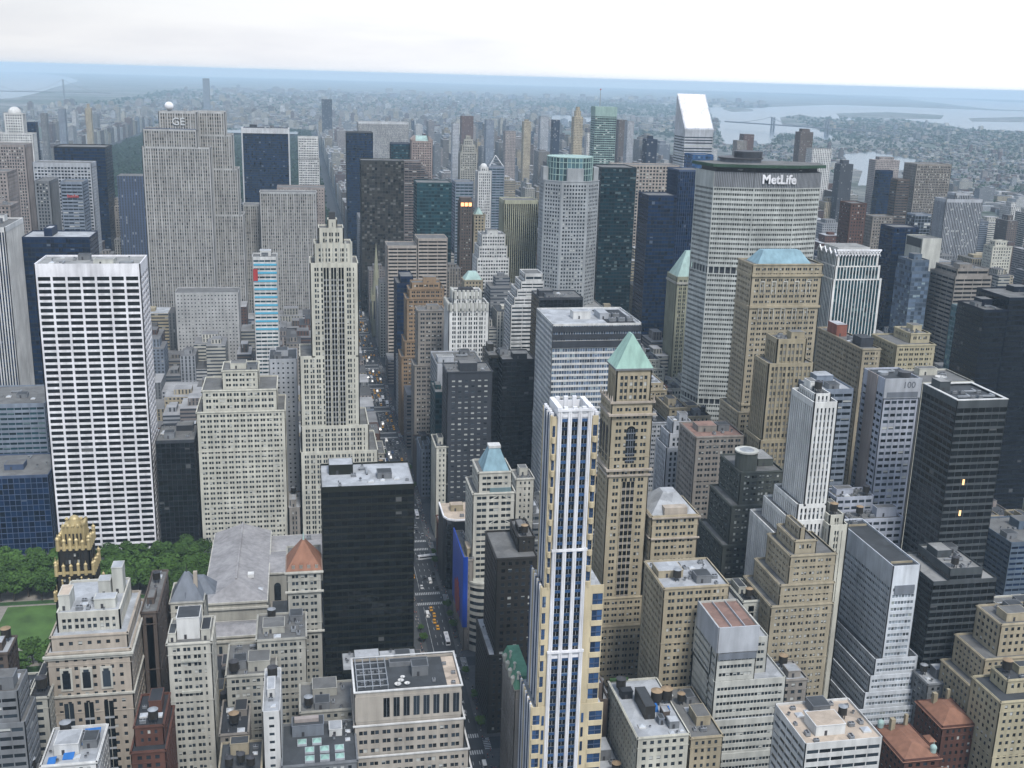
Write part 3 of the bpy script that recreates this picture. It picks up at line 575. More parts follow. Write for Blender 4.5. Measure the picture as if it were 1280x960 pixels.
    ('dark_green_glass_tower', 'dark green glass tower just right of the octagonal tower', 234.2, 272.5, 1140, 1185, 227.4, 'curtainband', 'tealblack', 'tealdk', [], [], 'gravel', 0, ''),
    ('antenna_tower', 'pale green banded tower with red-tipped antenna on the skyline', 448.9, 489.2, 1990, 2020, 253.5, 'bandthin', 'palegreen', 'dark', [], [], 'gravel', 0, 'bloomberg'),
    ('cream_grid_tower', 'wide cream tower with square window grid behind the dark blue towers', 303.9, 385.9, 1330, 1364, 215.8, 'gridsq', 'travertine', 'dark', [], [], 'gravel', 0, ''),
    ('navy_box_tower', 'plain navy tower in front of the cream gridded tower', 252.4, 281.3, 1030, 1064, 210.1, 'curtain', 'navy', 'navy', [], [], 'gravel', 0, ''),
    ('navy_stripe_tower', 'navy tower with pale pinstripes just left of the great lozenge tower', 297.7, 326.4, 1080, 1114, 230.7, 'darkstripe', 'navyframe', 'navy', [], [], 'gravel', 0, ''),
    ('blue_glass_cube', 'blue glass box topping a tower between the slant-roofed tower and the great lozenge tower', 390.7, 417.2, 1300, 1330, 231.6, 'curtain', 'bluegl', 'bluegl', [], [], 'gravel', 0, ''),
    ('slant_roof_tower', 'silver tower with sharply slanted white roof on the skyline', 483.5, 528.3, 1600, 1646, 246.7, 'bandalu', 'aluminium', 'dark', [], [], 'gravel', 0, 'citigroup'),
    ('lozenge_tower', 'huge grey lozenge tower with white letters MetLife along its top', 0, 0, 0, 0, 0, 'x', 'concrete', 'dark', [], [], 'gravel', 0, 'metlife'),
    ('green_roof_tower', 'pale stone tower with long green pyramid roof half hidden by the great lozenge tower', 261.5, 307.2, 960, 988, 143.3, 'vertpair', 'limestone2', 'dark', [], [], 'gravel', 0, 'helmsley'),
    ('great_brown_tower', 'great tan brick tower with pale green roof in front of the lozenge tower', 199.7, 246.8, 645, 669, 207.8, 'pairtan', 'tan', 'dark', [(95, 3, 3, 4, 4)], [], 'gravel', 100, 'lincoln'),
    ('buttressed_tower', 'slim tan tower with buttressed square top standing in front of the great tan brick tower', 193.3, 211.6, 585, 601, 173.9, 'verttan', 'tan2', 'stone', [(14, 5, 5, 2, 3), (60, 7, 7, 4, 5)], [], 'gravel', 60, ''),
    ('postmodern_tower', 'cream and teal glass tower with zigzag white crown', 330.4, 365.9, 790, 824, 191.9, 'vertteal', 'white2', 'teal', [(10, 1.5, 1.5, 1.5, 1.5), (20, 3, 3, 3, 3)], [], 'gravel', 80, 'zigzag'),
    ('brick_tower', 'red brown brick tower with blue side behind the zigzag crown', 525.6, 544.9, 1150, 1176, 190.8, 'punch', 'brick2', 'dark', [], [], 'gravel', 0, ''),
    ('dark_blue_slab', 'dark blue slab tower near the river', 748.1, 769.4, 1500, 1514, 200.1, 'curtain', 'navy', 'navy', [], [], 'gravel', 0, ''),
    ('tudor_slab', 'long tan and grey apartment slab near the river with white roof edge', 793.1, 848.6, 1480, 1514, 211.4, 'verttan', 'taupe', 'dark', [], [], 'gravel', 0, ''),
    ('dark_apartment_tower', 'dark slim apartment tower left of the long apartment slab', 731.8, 751.1, 1420, 1438, 194.7, 'band', 'brownstone', 'dark', [], [], 'gravel', 0, ''),
    ('twin_grey_tower', 'broad white grey apartment tower with central notch near the right edge', 703.5, 753.5, 1250, 1276, 185.7, 'stripe', 'palegrey', 'dark', [], [(7, 14, 16, 4, 4)], 'gravel', 0, ''),
    ('white_slab_building', 'blank white slab building with banded green side', 527.1, 547.9, 1000, 1030, 173.1, 'blank', 'cream2', 'dark', [], [], 'gravel', 0, 'blankwhite'),
    ('navy_cube_building', 'navy glass cube with pale roof left of the blank white slab', 524.1, 552.1, 1050, 1078, 177.5, 'curtain', 'navy', 'navy', [], [], 'gravel', 0, ''),
    ('grid_dark_building', 'dark gridded block behind the navy cube', 605.0, 625.7, 1150, 1168, 178.8, 'curtaingrid', 'bluegrey', 'dark', [], [], 'gravel', 0, ''),
    ('tan_corner_building', 'tan and dark apartment block right of the red brown brick tower', 569.8, 595.8, 1180, 1198, 173.1, 'punch', 'taupe', 'dark', [], [], 'gravel', 0, ''),
    ('steel_grey_tower', 'steel grey stepped glass tower behind the wavy banded tower', 459.3, 476.5, 900, 924, 168.1, 'curtain', 'steel', 'steelgl', [(10, 1, 0, 4, 0)], [], 'gravel', 0, ''),
    ('wavy_tower', 'dark tower with tan horizontal bands and stepped cap near the right edge', 484.6, 521.0, 870, 910, 158.8, 'bandheavy', 'taupe', 'black', [], [(6, 3, 2, 3, 3)], 'gravel', 0, ''),
    ('deco_cap_building', 'pale stepped apartment building at the right edge above the wavy banded tower', 728.1, 754.5, 1180, 1198, 138.0, 'punch', 'cream', 'dark', [], [(6, 5, 5, 4, 4)], 'gravel', 0, ''),
    ('teal_corner_tower', 'light teal glass tower with flat cornice left of the navy tower', 430.6, 449.1, 760, 786, 151.7, 'curtainband', 'tealpale', 'tealpale', [], [], 'gravel', 0, ''),
    ('navy_edge_tower', 'huge navy glass tower cut by the right edge of the photo', 420.1, 463.8, 700, 740, 173.7, 'curtain', 'inknavy', 'black', [], [], 'gravel', 0, ''),
    ('navy_edge_wing', 'navy glass wing attached left of the huge navy edge tower', 401.9, 421.5, 700, 734, 165.1, 'curtain', 'inknavy', 'black', [], [], 'gravel', 0, ''),
    ('long_tan_block', 'long tan brick block with red rooftop house', 288.6, 302.4, 660, 727, 148.2, 'pairtan', 'tan', 'dark', [], [], 'gravel', 60, 'redbox'),
    ('yellow_tan_block', 'yellow tan block with stepped top behind the numbered grey tower', 316.1, 345.1, 665, 699, 149.2, 'pairtan', 'yellowtan', 'dark', [], [(6, 14, 0, 8, 4)], 'gravel', 60, ''),
    ('numbered_tower', 'grey white tower with the number 100 near its roof', 241.2, 263.0, 545, 570, 159.7, 'gridblue', 'lavender', 'dark', [], [], 'dark', 100, 'n100'),
    ('flat_roof_building', 'wide building with pale roof and dish between the numbered tower and the dark banded tower', 285.7, 319.4, 580, 610, 147.1, 'punch', 'cream', 'dark', [], [], 'gravel', 0, 'dish'),
    ('dark_band_tower', 'dark grey banded tower with white rimmed roof at the right', 243.9, 272.3, 480, 512, 166.2, 'bandgrey', 'dkgrey', 'black', [], [], 'dark', 100, 'whiterim'),
    ('dark_band_podium', 'dark banded stepped podium in front of the dark grey banded tower', 236.2, 254.2, 455, 485, 87.0, 'bandgrey', 'dkgrey', 'black', [(6, 9, 8, 1, 4)], [], 'concrete', 60, ''),
    ('white_deco_tower', 'slender white art deco tower with dark vertical window strips', 162.0, 174.4, 470, 496, 170.6, 'vertwhite', 'white2', 'dark', [(52, 3, 0, 0, 3), (60, 6, 1, 1, 8), (70, 10, 2, 2, 14)], [(3, 2, 2, 4, 4)], 'gravel', 100, 'machines'),
    ('white_rear_building', 'pale grey stepped building behind the white art deco tower', 207.8, 231.2, 560, 590, 150.3, 'band', 'bluegrey', 'dark', [], [], 'white', 0, ''),
    ('blue_band_building', 'low blue and white banded block at the foot of the numbered tower', 211.2, 234.2, 530, 544, 96.6, 'gridlow', 'lavender', 'dark', [], [], 'gravel', 40, 'machines'),
    ('blue_band_annex', 'lower blue and white banded block in front of the numbered tower', 212.0, 244.1, 514, 527, 89.8, 'gridlow', 'lavender', 'dark', [], [], 'gravel', 40, ''),
    ('copper_pyramid_tower', 'tan stone tower crowned by a tall green copper pyramid', 72.4, 93.8, 505, 525, 162.7, 'tenE', 'tan3', 'dark', [], [], 'gravel', 100, 'tene40'),
    ('blue_gold_tower', 'blue white and gold apartment tower rising through the centre of the photo', 0, 0, 0, 0, 0, 'x', 'gold', 'bluegl', [], [], 'gravel', 0, 't425'),
    ('pyramid_cap_building', 'cream stone and glass tower capped by a small blue pyramid', 16.4, 35.2, 566, 588, 106.3, 'pcap', 'cream3', 'dark', [(12, 3, 2, 1, 4), (64, 5, 2, 3, 8)], [], 'gravel', 100, 'bluepyr'),
    ('rear_cream_wing', 'cream wing behind the tower with the small blue pyramid', 44.4, 55.4, 600, 616, 88.8, 'punch', 'cream3', 'dark', [], [], 'gravel', 0, ''),
    ('black_rim_building', 'round cornered black rimmed building with tan roof beside the avenue', 9.0, 26.0, 640, 670, 46.9, 'curtain', 'charcoal', 'black', [], [], 'gravel', 0, 'rim'),
    ('banner_building', 'avenue building wrapped by a blue and red banner', 9.0, 14.0, 562, 604, 56.1, 'punch', 'taupe', 'dark', [], [], 'gravel', 0, 'banner'),
    ('slim_tan_building', 'slim tan building left of the charcoal tower with white windows', 11.8, 20.2, 722, 750, 68.5, 'punch', 'cream', 'dark', [], [], 'dark', 0, ''),
    ('dark_gothic_building', 'dark old brick building with jagged parapet beside the blue and gold tower', 12.1, 32.1, 480, 514, 93.9, 'punch', 'dkbrown', 'dark', [], [(7, 12, 0, 8, 3)], 'gravel', 80, ''),
    ('white_roof_dark_building', 'dark walled building with pale roof left of the dark gothic building', 9.0, 20.5, 478, 518, 43.7, 'punch', 'dkbrown', 'dark', [], [], 'white', 0, ''),
    ('green_roof_building', 'ornate stone building with green mansard roof beside the avenue', 9.0, 17.4, 412, 442, 64.4, 'punch', 'taupe', 'dark', [], [], 'gravel', 40, 'mansard'),
    ('black_office_tower', 'black glass office tower with flat pale roof beside the avenue', -69.3, -24.1, 513.5, 547.5, 121, 'hsbc', 'blackbronze', 'black', [], [], 'white', 100, 'machines'),
    ('white_roof_annex', 'low annex with a flat white roof at the foot of the black office tower', -61.4, -25.4, 478, 496, 41.0, 'curtain', 'blackbronze', 'black', [], [], 'white', 0, 'machines'),
    ('terraced_beige_building', 'beige stone building with terraces and rooftop machinery in the bottom middle', -58.9, -13.6, 413, 441, 67.2, 'terr', 'beige', 'dark', [(15, 0.5, 1, 1.6, 2), (29, 1, 3, 3, 4), (38, 1, 4, 4.2, 4)], [], 'dark', 100, 'terracetop'),
    ('mansard_stone_building', 'stone building with orange tiled hip roof left of the black office tower', -87.0, -70.3, 502, 532, 82.9, 'pair', 'limestone', 'dark', [], [], 'gravel', 60, 'orangehip'),
    ('library', 'wide grey stone library with flat standing seam roofs and arched windows', 0, 0, 0, 0, 0, 'x', 'limestone', 'dark', [], [], 'gravel', 0, 'library'),
    ('gilded_black_tower', 'black brick tower with gilded gothic crown in front of the park', 0, 0, 0, 0, 0, 'x', 'blackbrick', 'dark', [], [], 'gravel', 0, 'radiator'),
    ('tan_club_building', 'tan stone clubhouse with arched windows and roof terraces at the lower left', -184.4, -150.8, 440, 486, 80.3, 'club', 'tan4', 'dark', [], [], 'white', 60, 'club'),
    ('deco_light_building', 'light brick stepped building with white roof box right of the clubhouse', -136.9, -118.3, 445, 469, 78.5, 'pair', 'cream3', 'dark', [], [], 'gravel', 100, 'decotop'),
    ('slate_roof_building', 'cream building with grey slate hip roof beside the library', -141.8, -126.3, 500, 522, 70.9, 'punch', 'cream3', 'dark', [], [], 'gravel', 24, 'slatehip'),
    ('brown_party_wall_building', 'narrow dark brown brick slab right of the clubhouse', -150.4, -143.5, 470, 514, 81.7, 'blankish', 'brownstone', 'dark', [], [], 'gravel', 0, ''),
    ('left_brown_building', 'brown stepped building at the left edge below the lawn', -220.4, -207.3, 470, 486, 66.0, 'punch', 'brownstone', 'dark', [], [], 'white', 30, ''),
    ('left_grey_building', 'grey stepped building at the bottom left corner', -200.8, -183.6, 392, 408, 91.4, 'band', 'grey', 'dark', [(12, 0, 2, 2, 0)], [], 'gravel', 50, ''),
    ('black_roof_building', 'building with curved black roof beside the clubhouse', -190.0, -182.6, 430, 464, 66.2, 'punch', 'limestone', 'dark', [], [], 'black', 20, ''),
    ('tarpaulin_roof_building', 'pale building with blue tarpaulins on its white roof at the bottom left', -178.4, -157.9, 392, 418, 59.0, 'punch', 'white', 'dark', [], [], 'white', 20, 'tarps'),
    ('red_brick_building', 'red brick building with dark stepped roofs at the bottom left', -145.9, -132.8, 395, 427, 59.8, 'punch', 'brick', 'dark', [], [(8, 1, 1, 5, 3)], 'black', 30, ''),
    ('small_skylight_building', 'pale building with rooftop skylights left of the tarpaulin roof', -191.7, -176.6, 375, 401, 54.2, 'punch', 'grey', 'dark', [], [], 'gravel', 0, ''),
    ('court_building', 'pale stone building with rooftop court between the light brick building and the terraced beige building', -113.9, -91.9, 455, 485, 55.5, 'pair', 'limestone', 'dark', [], [], 'gravel', 50, 'machines'),
    ('dark_court_building', 'low building with white rimmed black roof behind the glasshouse building', -115.7, -103.7, 432, 460, 40.9, 'punch', 'taupe', 'dark', [], [], 'black', 0, 'machines'),
    ('long_grey_roof_building', 'low building with long grey roof and white arcade left of the terraced beige building', -81.5, -57.1, 432, 456, 48.8, 'punch', 'limestone', 'dark', [], [], 'gravel', 30, ''),
    ('skylight_building', 'low building with pale green skylights at the bottom, left of the terraced beige building', -88.7, -58.8, 392, 422, 49.8, 'punch', 'grey', 'dark', [], [], 'dark', 0, 'skylights'),
    ('white_stair_building', 'narrow building with white stair tower left of the skylight roof', -95.7, -88.8, 398, 432, 71.1, 'punchsm', 'white', 'dark', [], [], 'white', 0, ''),
    ('tan_low_building', 'low tan brick building with three roof tanks at the bottom', -113.5, -96.9, 392, 418, 46.1, 'punch', 'tan', 'dark', [], [], 'dark', 0, 'tanks'),
    ('arcade_building', 'stone building with row of arched windows and tilted skylights left of the black office tower', -100.9, -78.2, 470, 496, 64.2, 'pair', 'limestone', 'dark', [], [], 'gravel', 40, 'machines'),
    ('hip_roof_building', 'tan office building with white hipped roof right of the copper pyramid tower', 95.2, 120.3, 500, 526, 103.5, 'pair', 'tan3', 'dark', [], [], 'gravel', 80, 'whitehip'),
    ('white_tier_building', 'white and grey classical building with tiered cap behind the white hipped roof', 151.5, 173.2, 645, 667, 88.6, 'vert', 'palegrey', 'dark', [], [(9, 2, 1, 2, 2), (7, 5, 4, 5, 5)], 'gravel', 30, ''),
    ('red_roof_block', 'tan block with reddish roof right of the tiered white cap', 153.8, 184.8, 600, 630, 110.9, 'pair', 'taupe', 'dark', [], [], 'red', 60, ''),
    ('dark_turret_building', 'dark grey green old office building with round turret cap', 153.9, 178.8, 530, 560, 113.9, 'pair', 'dkgreen', 'light2', [(18, 5, 4, 3, 0), (40, 9, 6, 5, 2)], [], 'gravel', 100, 'turret'),
    ('arched_tan_building', 'tan building with arched top storey and cluttered grey roof right of the copper pyramid tower', 82.6, 114.2, 440, 470, 93.4, 'pair', 'tan3', 'dark', [], [], 'white', 80, 'machines2'),
    ('white_tower_block', 'white office block with strip windows stepping down below a blank white top', 98.2, 116.6, 410, 436, 87.9, 'bandwhite', 'cream4', 'dark', [], [], 'red', 60, 'whiteblock'),
    ('blank_rear_block', 'blank grey stone block with open roof court behind the stepping white office block', 105.0, 124.1, 446, 480, 79.6, 'blankish', 'palegrey2', 'dark', [], [], 'concrete', 0, ''),
    ('stair_tower_block', 'pale blank stair tower with dark flat roof behind the stepping white office block', 124.3, 133.1, 446, 470, 81.3, 'blankish', 'cream2', 'dark', [], [], 'dark', 0, ''),
    ('rooftank_building', 'long building with white roof, wooden roof tanks and blue tarpaulin at the bottom centre right', 57.6, 80.5, 390, 436, 50.5, 'punch', 'cream', 'dark', [], [], 'white', 40, 'tanks_blue'),
    ('low_tan_building', 'low tan building with pale roof right of the roof with wooden tanks', 81.8, 96.5, 392, 432, 46.9, 'punch', 'tan3', 'dark', [], [], 'gravel', 20, ''),
    ('peach_roof_building', 'pale building with peach coloured roof and rooftop houses at the bottom right', 104.5, 135.9, 335, 363, 79.1, 'band', 'white', 'dark', [], [], 'peach', 40, 'machines2'),
    ('white_stepped_slab', 'white office slab with stepped wings and recessed dark roof at the lower right', 205.2, 219.8, 455, 515, 90.1, 'bandsilver', 'silverwhite', 'greygl', [(50, 4, 5, 1, 3), (58, 7, 5, 3, 4), (66, 10, 6, 5, 5), (74, 14, 6, 7, 6)], [], 'dark', 100, 'whiteslab'),
    ('brown_apartment_building', 'tan brown apartment building with stepped top right of the white art deco tower', 140.4, 163.2, 435, 461, 108.6, 'pairtan', 'tan', 'light2', [(14, 4, 0, 1, 3), (24, 8, 0, 2, 5)], [(6, 3, 9, 3, 3), (5, 6, 14, 5, 5)], 'gravel', 100, ''),
    ('cream_slim_tower', 'slim cream building with dark window columns right of the tan brown apartment building', 172.7, 182.7, 462, 482, 110.3, 'vertpair', 'cream', 'dark', [], [(4, 1, 1, 3, 3)], 'gravel', 50, ''),
    ('orange_roof_house', 'dark red brick building with a square orange tiled roof at the bottom right', 202.5, 220.0, 395, 417, 39.5, 'punch', 'brick', 'dark', [], [], 'gravel', 24, 'orangeroof'),
    ('orange_dome_house', 'brick hall with orange tiled roof and green copper caps at the bottom right', 170.5, 187.6, 372, 398, 40.8, 'punch', 'brick', 'dark', [], [], 'gravel', 0, 'orangeroof2'),
    ('terrace_apartment_building', 'tan apartment building with planted terraces at the right edge', 243.0, 271.7, 420, 440, 74.5, 'punch', 'tan3', 'dark', [(16, 8, 0, 3, 2), (30, 13, 0, 6, 3)], [], 'gravel', 40, ''),
    ('white_rim_apartment', 'tan apartment building with white rimmed stepped roof at the bottom right corner', 218.4, 249.2, 380, 402, 59.8, 'punch', 'yellowtan', 'dark', [], [(6, 7, 0, 7, 3)], 'dark', 60, ''),
    ('far_right_band_building', 'dark teal banded building at the right edge below the navy tower', 347.0, 383.3, 560, 600, 49.4, 'band', 'steel', 'navy', [], [], 'gravel', 30, ''),
    ('grey_flat_building', 'low building with large grey cluttered roof right of the white stepped slab', 221.4, 236.6, 438, 452, 34.0, 'punch', 'grey', 'dark', [], [], 'white', 0, ''),
    ('low_grey_building', 'low grey building in front of the brown apartment tower at the bottom right', 130.1, 143.5, 412, 428, 58.8, 'punch', 'taupe', 'dark', [], [], 'white', 0, ''),
]

# ================================================================== SETTING
def sheet(name, pts, z, m, kind='structure'):
    mb = MB(); mb.poly([(x, y, z) for x, y in pts], m); o = mb.build(name); o['kind'] = kind; return o
def land_mat():
    m, nt, b = new_mat('land'); l = nt.links.new
    g = N(nt, 'ShaderNodeNewGeometry')
    n1 = N(nt, 'ShaderNodeTexNoise'); n1.inputs['Scale'].default_value = .0012; n1.inputs['Detail'].default_value = 6
    n2 = N(nt, 'ShaderNodeTexVoronoi'); n2.inputs['Scale'].default_value = .02
    l(g.outputs['Position'], n1.inputs['Vector']); l(g.outputs['Position'], n2.inputs['Vector'])
    r = N(nt, 'ShaderNodeValToRGB'); e = r.color_ramp.elements
    e[0].position = .38; e[0].color = (.035, .055, .03, 1); e[1].position = .62; e[1].color = (.16, .15, .14, 1)
    x = e.new(.5); x.color = (.09, .095, .08, 1)
    l(n1.outputs['Fac'], r.inputs['Fac'])
    sx = N(nt, 'ShaderNodeSeparateXYZ'); l(n2.outputs['Color'], sx.inputs['Vector'])
    mr = N(nt, 'ShaderNodeMapRange'); mr.inputs['To Min'].default_value = .45; mr.inputs['To Max'].default_value = 1.7; l(sx.outputs['X'], mr.inputs['Value'])
    sc = N(nt, 'ShaderNodeVectorMath', operation='SCALE'); l(r.outputs['Color'], sc.inputs[0]); l(mr.outputs['Result'], sc.inputs['Scale'])
    l(sc.outputs['Vector'], b.inputs['Base Color']); b.inputs['Roughness'].default_value = .95
    return m
def water_mat():
    m, nt, b = new_mat('water'); l = nt.links.new
    b.inputs['Base Color'].default_value = (.10, .13, .15, 1); b.inputs['Roughness'].default_value = .22; b.inputs['IOR'].default_value = 1.33
    g = N(nt, 'ShaderNodeNewGeometry'); n = N(nt, 'ShaderNodeTexNoise'); n.inputs['Scale'].default_value = .05; n.inputs['Detail'].default_value = 6
    bp = N(nt, 'ShaderNodeBump'); bp.inputs['Strength'].default_value = .25; bp.inputs['Distance'].default_value = 2
    l(g.outputs['Position'], n.inputs['Vector']); l(n.outputs['Fac'], bp.inputs['Height']); l(bp.outputs['Normal'], b.inputs['Normal']); return m
LAND, WATER = land_mat(), water_mat()
R0 = 46000.0
mb = MB(); mb.poly([(CAM[0] + R0 * math.cos(a * math.pi / 90), CAM[1] + R0 * math.sin(a * math.pi / 90), 0) for a in range(180)], LAND)
g = mb.build('ground'); g['kind'] = 'structure'
def surveyed(pts, z=0.0, far=44500):
    """map positions (metres) of shore points sighted from the observation deck"""
    out = []
    for u, v in pts:
        d = ray_dir(u, v)
        t = (z - CAM[2]) / d[2] if d[2] < -1e-6 else 1e9
        q = CAM + d * t; r = math.hypot(q[0] - CAM[0], q[1] - CAM[1])
        if t >= 1e9 or r > far:
            h = math.hypot(d[0], d[1]); q = np.array([CAM[0] + d[0] / h * far, CAM[1] + d[1] / h * far, 0])
        out.append((float(q[0]), float(q[1])))
    return out
sheet('river', surveyed([(-60, 84), (48, 90), (88, 97), (99, 101), (84, 105), (62, 111), (45, 117), (20, 122), (-60, 128)]), .4, WATER)
sheet('sound_water', surveyed([(826, 98), (905, 96), (1010, 99), (1300, 110), (1360, 112), (1360, 140), (1237, 136.5), (1135, 124), (1022, 116), (960, 111), (870, 104)]), .4, WATER)
sheet('sound_bay', surveyed([(886, 134), (960, 134), (1035, 131), (1135, 134), (1237, 138), (1360, 141), (1360, 172), (1280, 164), (1205, 162), (1182, 155), (1122, 149), (1058, 150), (1010, 146), (985, 147), (966, 156), (930, 155), (890, 147)]), .4, WATER)
sheet('river_channel', surveyed([(895, 146), (990, 150), (1042, 170), (1038, 176), (1000, 172), (975, 166), (962, 180), (905, 180), (898, 165)]), .6, WATER)
sheet('river_bend', surveyed([(1052, 193), (1090, 190), (1120, 195), (1147, 200), (1144, 210), (1120, 214), (1098, 232), (1072, 232), (1078, 214), (1056, 208)]), .4, WATER)
sheet('small_river', surveyed([(686, 145), (700, 143), (742, 148), (744, 155), (700, 152), (688, 153)]), .4, WATER)
sheet('reservoir', surveyed([(279, 163), (310, 163), (340, 164), (374, 166), (372, 171), (330, 170), (283, 169)]), 12.5, WATER)
for k, p in enumerate(([(1020, 114), (1072, 116), (1132, 120), (1132, 122.5), (1072, 120), (1020, 116)],
                       [(1115, 115), (1185, 114), (1290, 117), (1290, 129), (1215, 125), (1175, 119)], [(902, 136), (915, 133), (938, 136), (943, 139), (915, 140)], [(1045, 142), (1110, 140), (1180, 144), (1176, 149), (1110, 148), (1050, 147)],
                       [(1210, 148), (1280, 146), (1290, 153), (1215, 152)], [(975, 147), (1000, 143), (1020, 147), (1045, 155), (1005, 158), (978, 156)])):
    sheet('island', surveyed(p), .9, LAND)

ASPH = flat('asphalt', (.026, .030, .036), .85, scale=.15, var=.22)
PAVE = flat('paving', (.06, .064, .068), .85, scale=.4, var=.2)
PAINT = flat('road_paint', (.36, .37, .37), .7, scale=.8, var=.25)
GRASS = flat('lawn', (.060, .120, .026), .95, scale=.08, var=.35)
GRAVELP = flat('gravel_path', (.24, .22, .19), .95, scale=.4, var=.15)
XC = -3.0      # centre line of the avenue in view
AV = [-840, -560, -285, -3, 150, 285, 420, 575, 770, 960, 1150]
def street(k): return 629 + (82.0 * (k - 41) if k >= 41 else 79.5 * (k - 41))
sheet('road', rect(-1200, 1230, 120, 6200), .05, ASPH)
mb = MB(); PARK = (-267, -140, 560, 700)
for i in range(len(AV) - 1):
    for k in range(35, 60):
        hw = hw2 = 8
        xs0, xs1 = AV[i] + hw, AV[i + 1] - hw2
        y0, y1 = street(k) + 5, street(k + 1) - 5
        if AV[i] == -285 and k in (40,): y1 = street(42) - 9
        if AV[i] == -285 and k == 41: continue
        mb.box(xs0, xs1, y0, y1, -.5, .16, PAVE)
for y0 in range(2090, 6100, 161): mb.box(9, 142, y0, y0 + 151, -.5, .16, PAVE)
o = mb.build('pavement'); o['kind'] = 'structure'
# avenue markings: lane dashes, bus lane line, crosswalks
mb = MB()
for x in (-7.6, -4.5, -1.4, 1.7):
    y = 300
    while y < 2000:
        inter = any(abs(y - street(k)) < 12 for k in range(36, 60))
        if not inter: mb.box(x - .12, x + .12, y, y + 3, .054, .058, PAINT)
        y += 9
for k in range(37, 58):
    s = street(k)
    if k < 57: mb.box(-7.75, -7.45, s + 12, street(k + 1) - 12, .054, .058, PAINT)
    for sy in (-8.5, 5.5):
        for j in range(14):
            mb.box(-10.8 + j * 1.13, -10.15 + j * 1.13, s + sy, s + sy + 3.4, .054, .058, PAINT)
    for sx in (-15.5, 6.0):
        for j in range(7):
            mb.box(sx, sx + 3.4, s - 4.8 + j * 1.45, s - 4.1 + j * 1.45, .054, .058, PAINT)
o = mb.build('road_markings'); o['kind'] = 'structure'
# park
sheet('park_path', rect(PARK[0], PARK[1], PARK[2], PARK[3]), .19, GRAVELP)
sheet('lawn', rect(-255, -172, 598, 650), .22, GRASS)
mb = MB()
for a in (rect(-266, -141, 652, 657), rect(-170, -143, 570, 586), rect(-170, -143, 612, 646), rect(-266, -180, 563, 576), rect(-170, -143, 665, 678)):
    mb.poly([(x, y, .23) for x, y in a], flat('ground_ivy', (.03, .075, .02), .95, scale=.3, var=.4))
o = mb.build('ground_cover'); o['kind'] = 'stuff'

# ================================================================== BUILDINGS
HERO = []      # footprints already taken
def note(x0, x1, y0, y1): HERO.append((x0, x1, y0, y1))
def sub(mb, name, root, loc, **k): return mb.build(name, root, loc, **k)

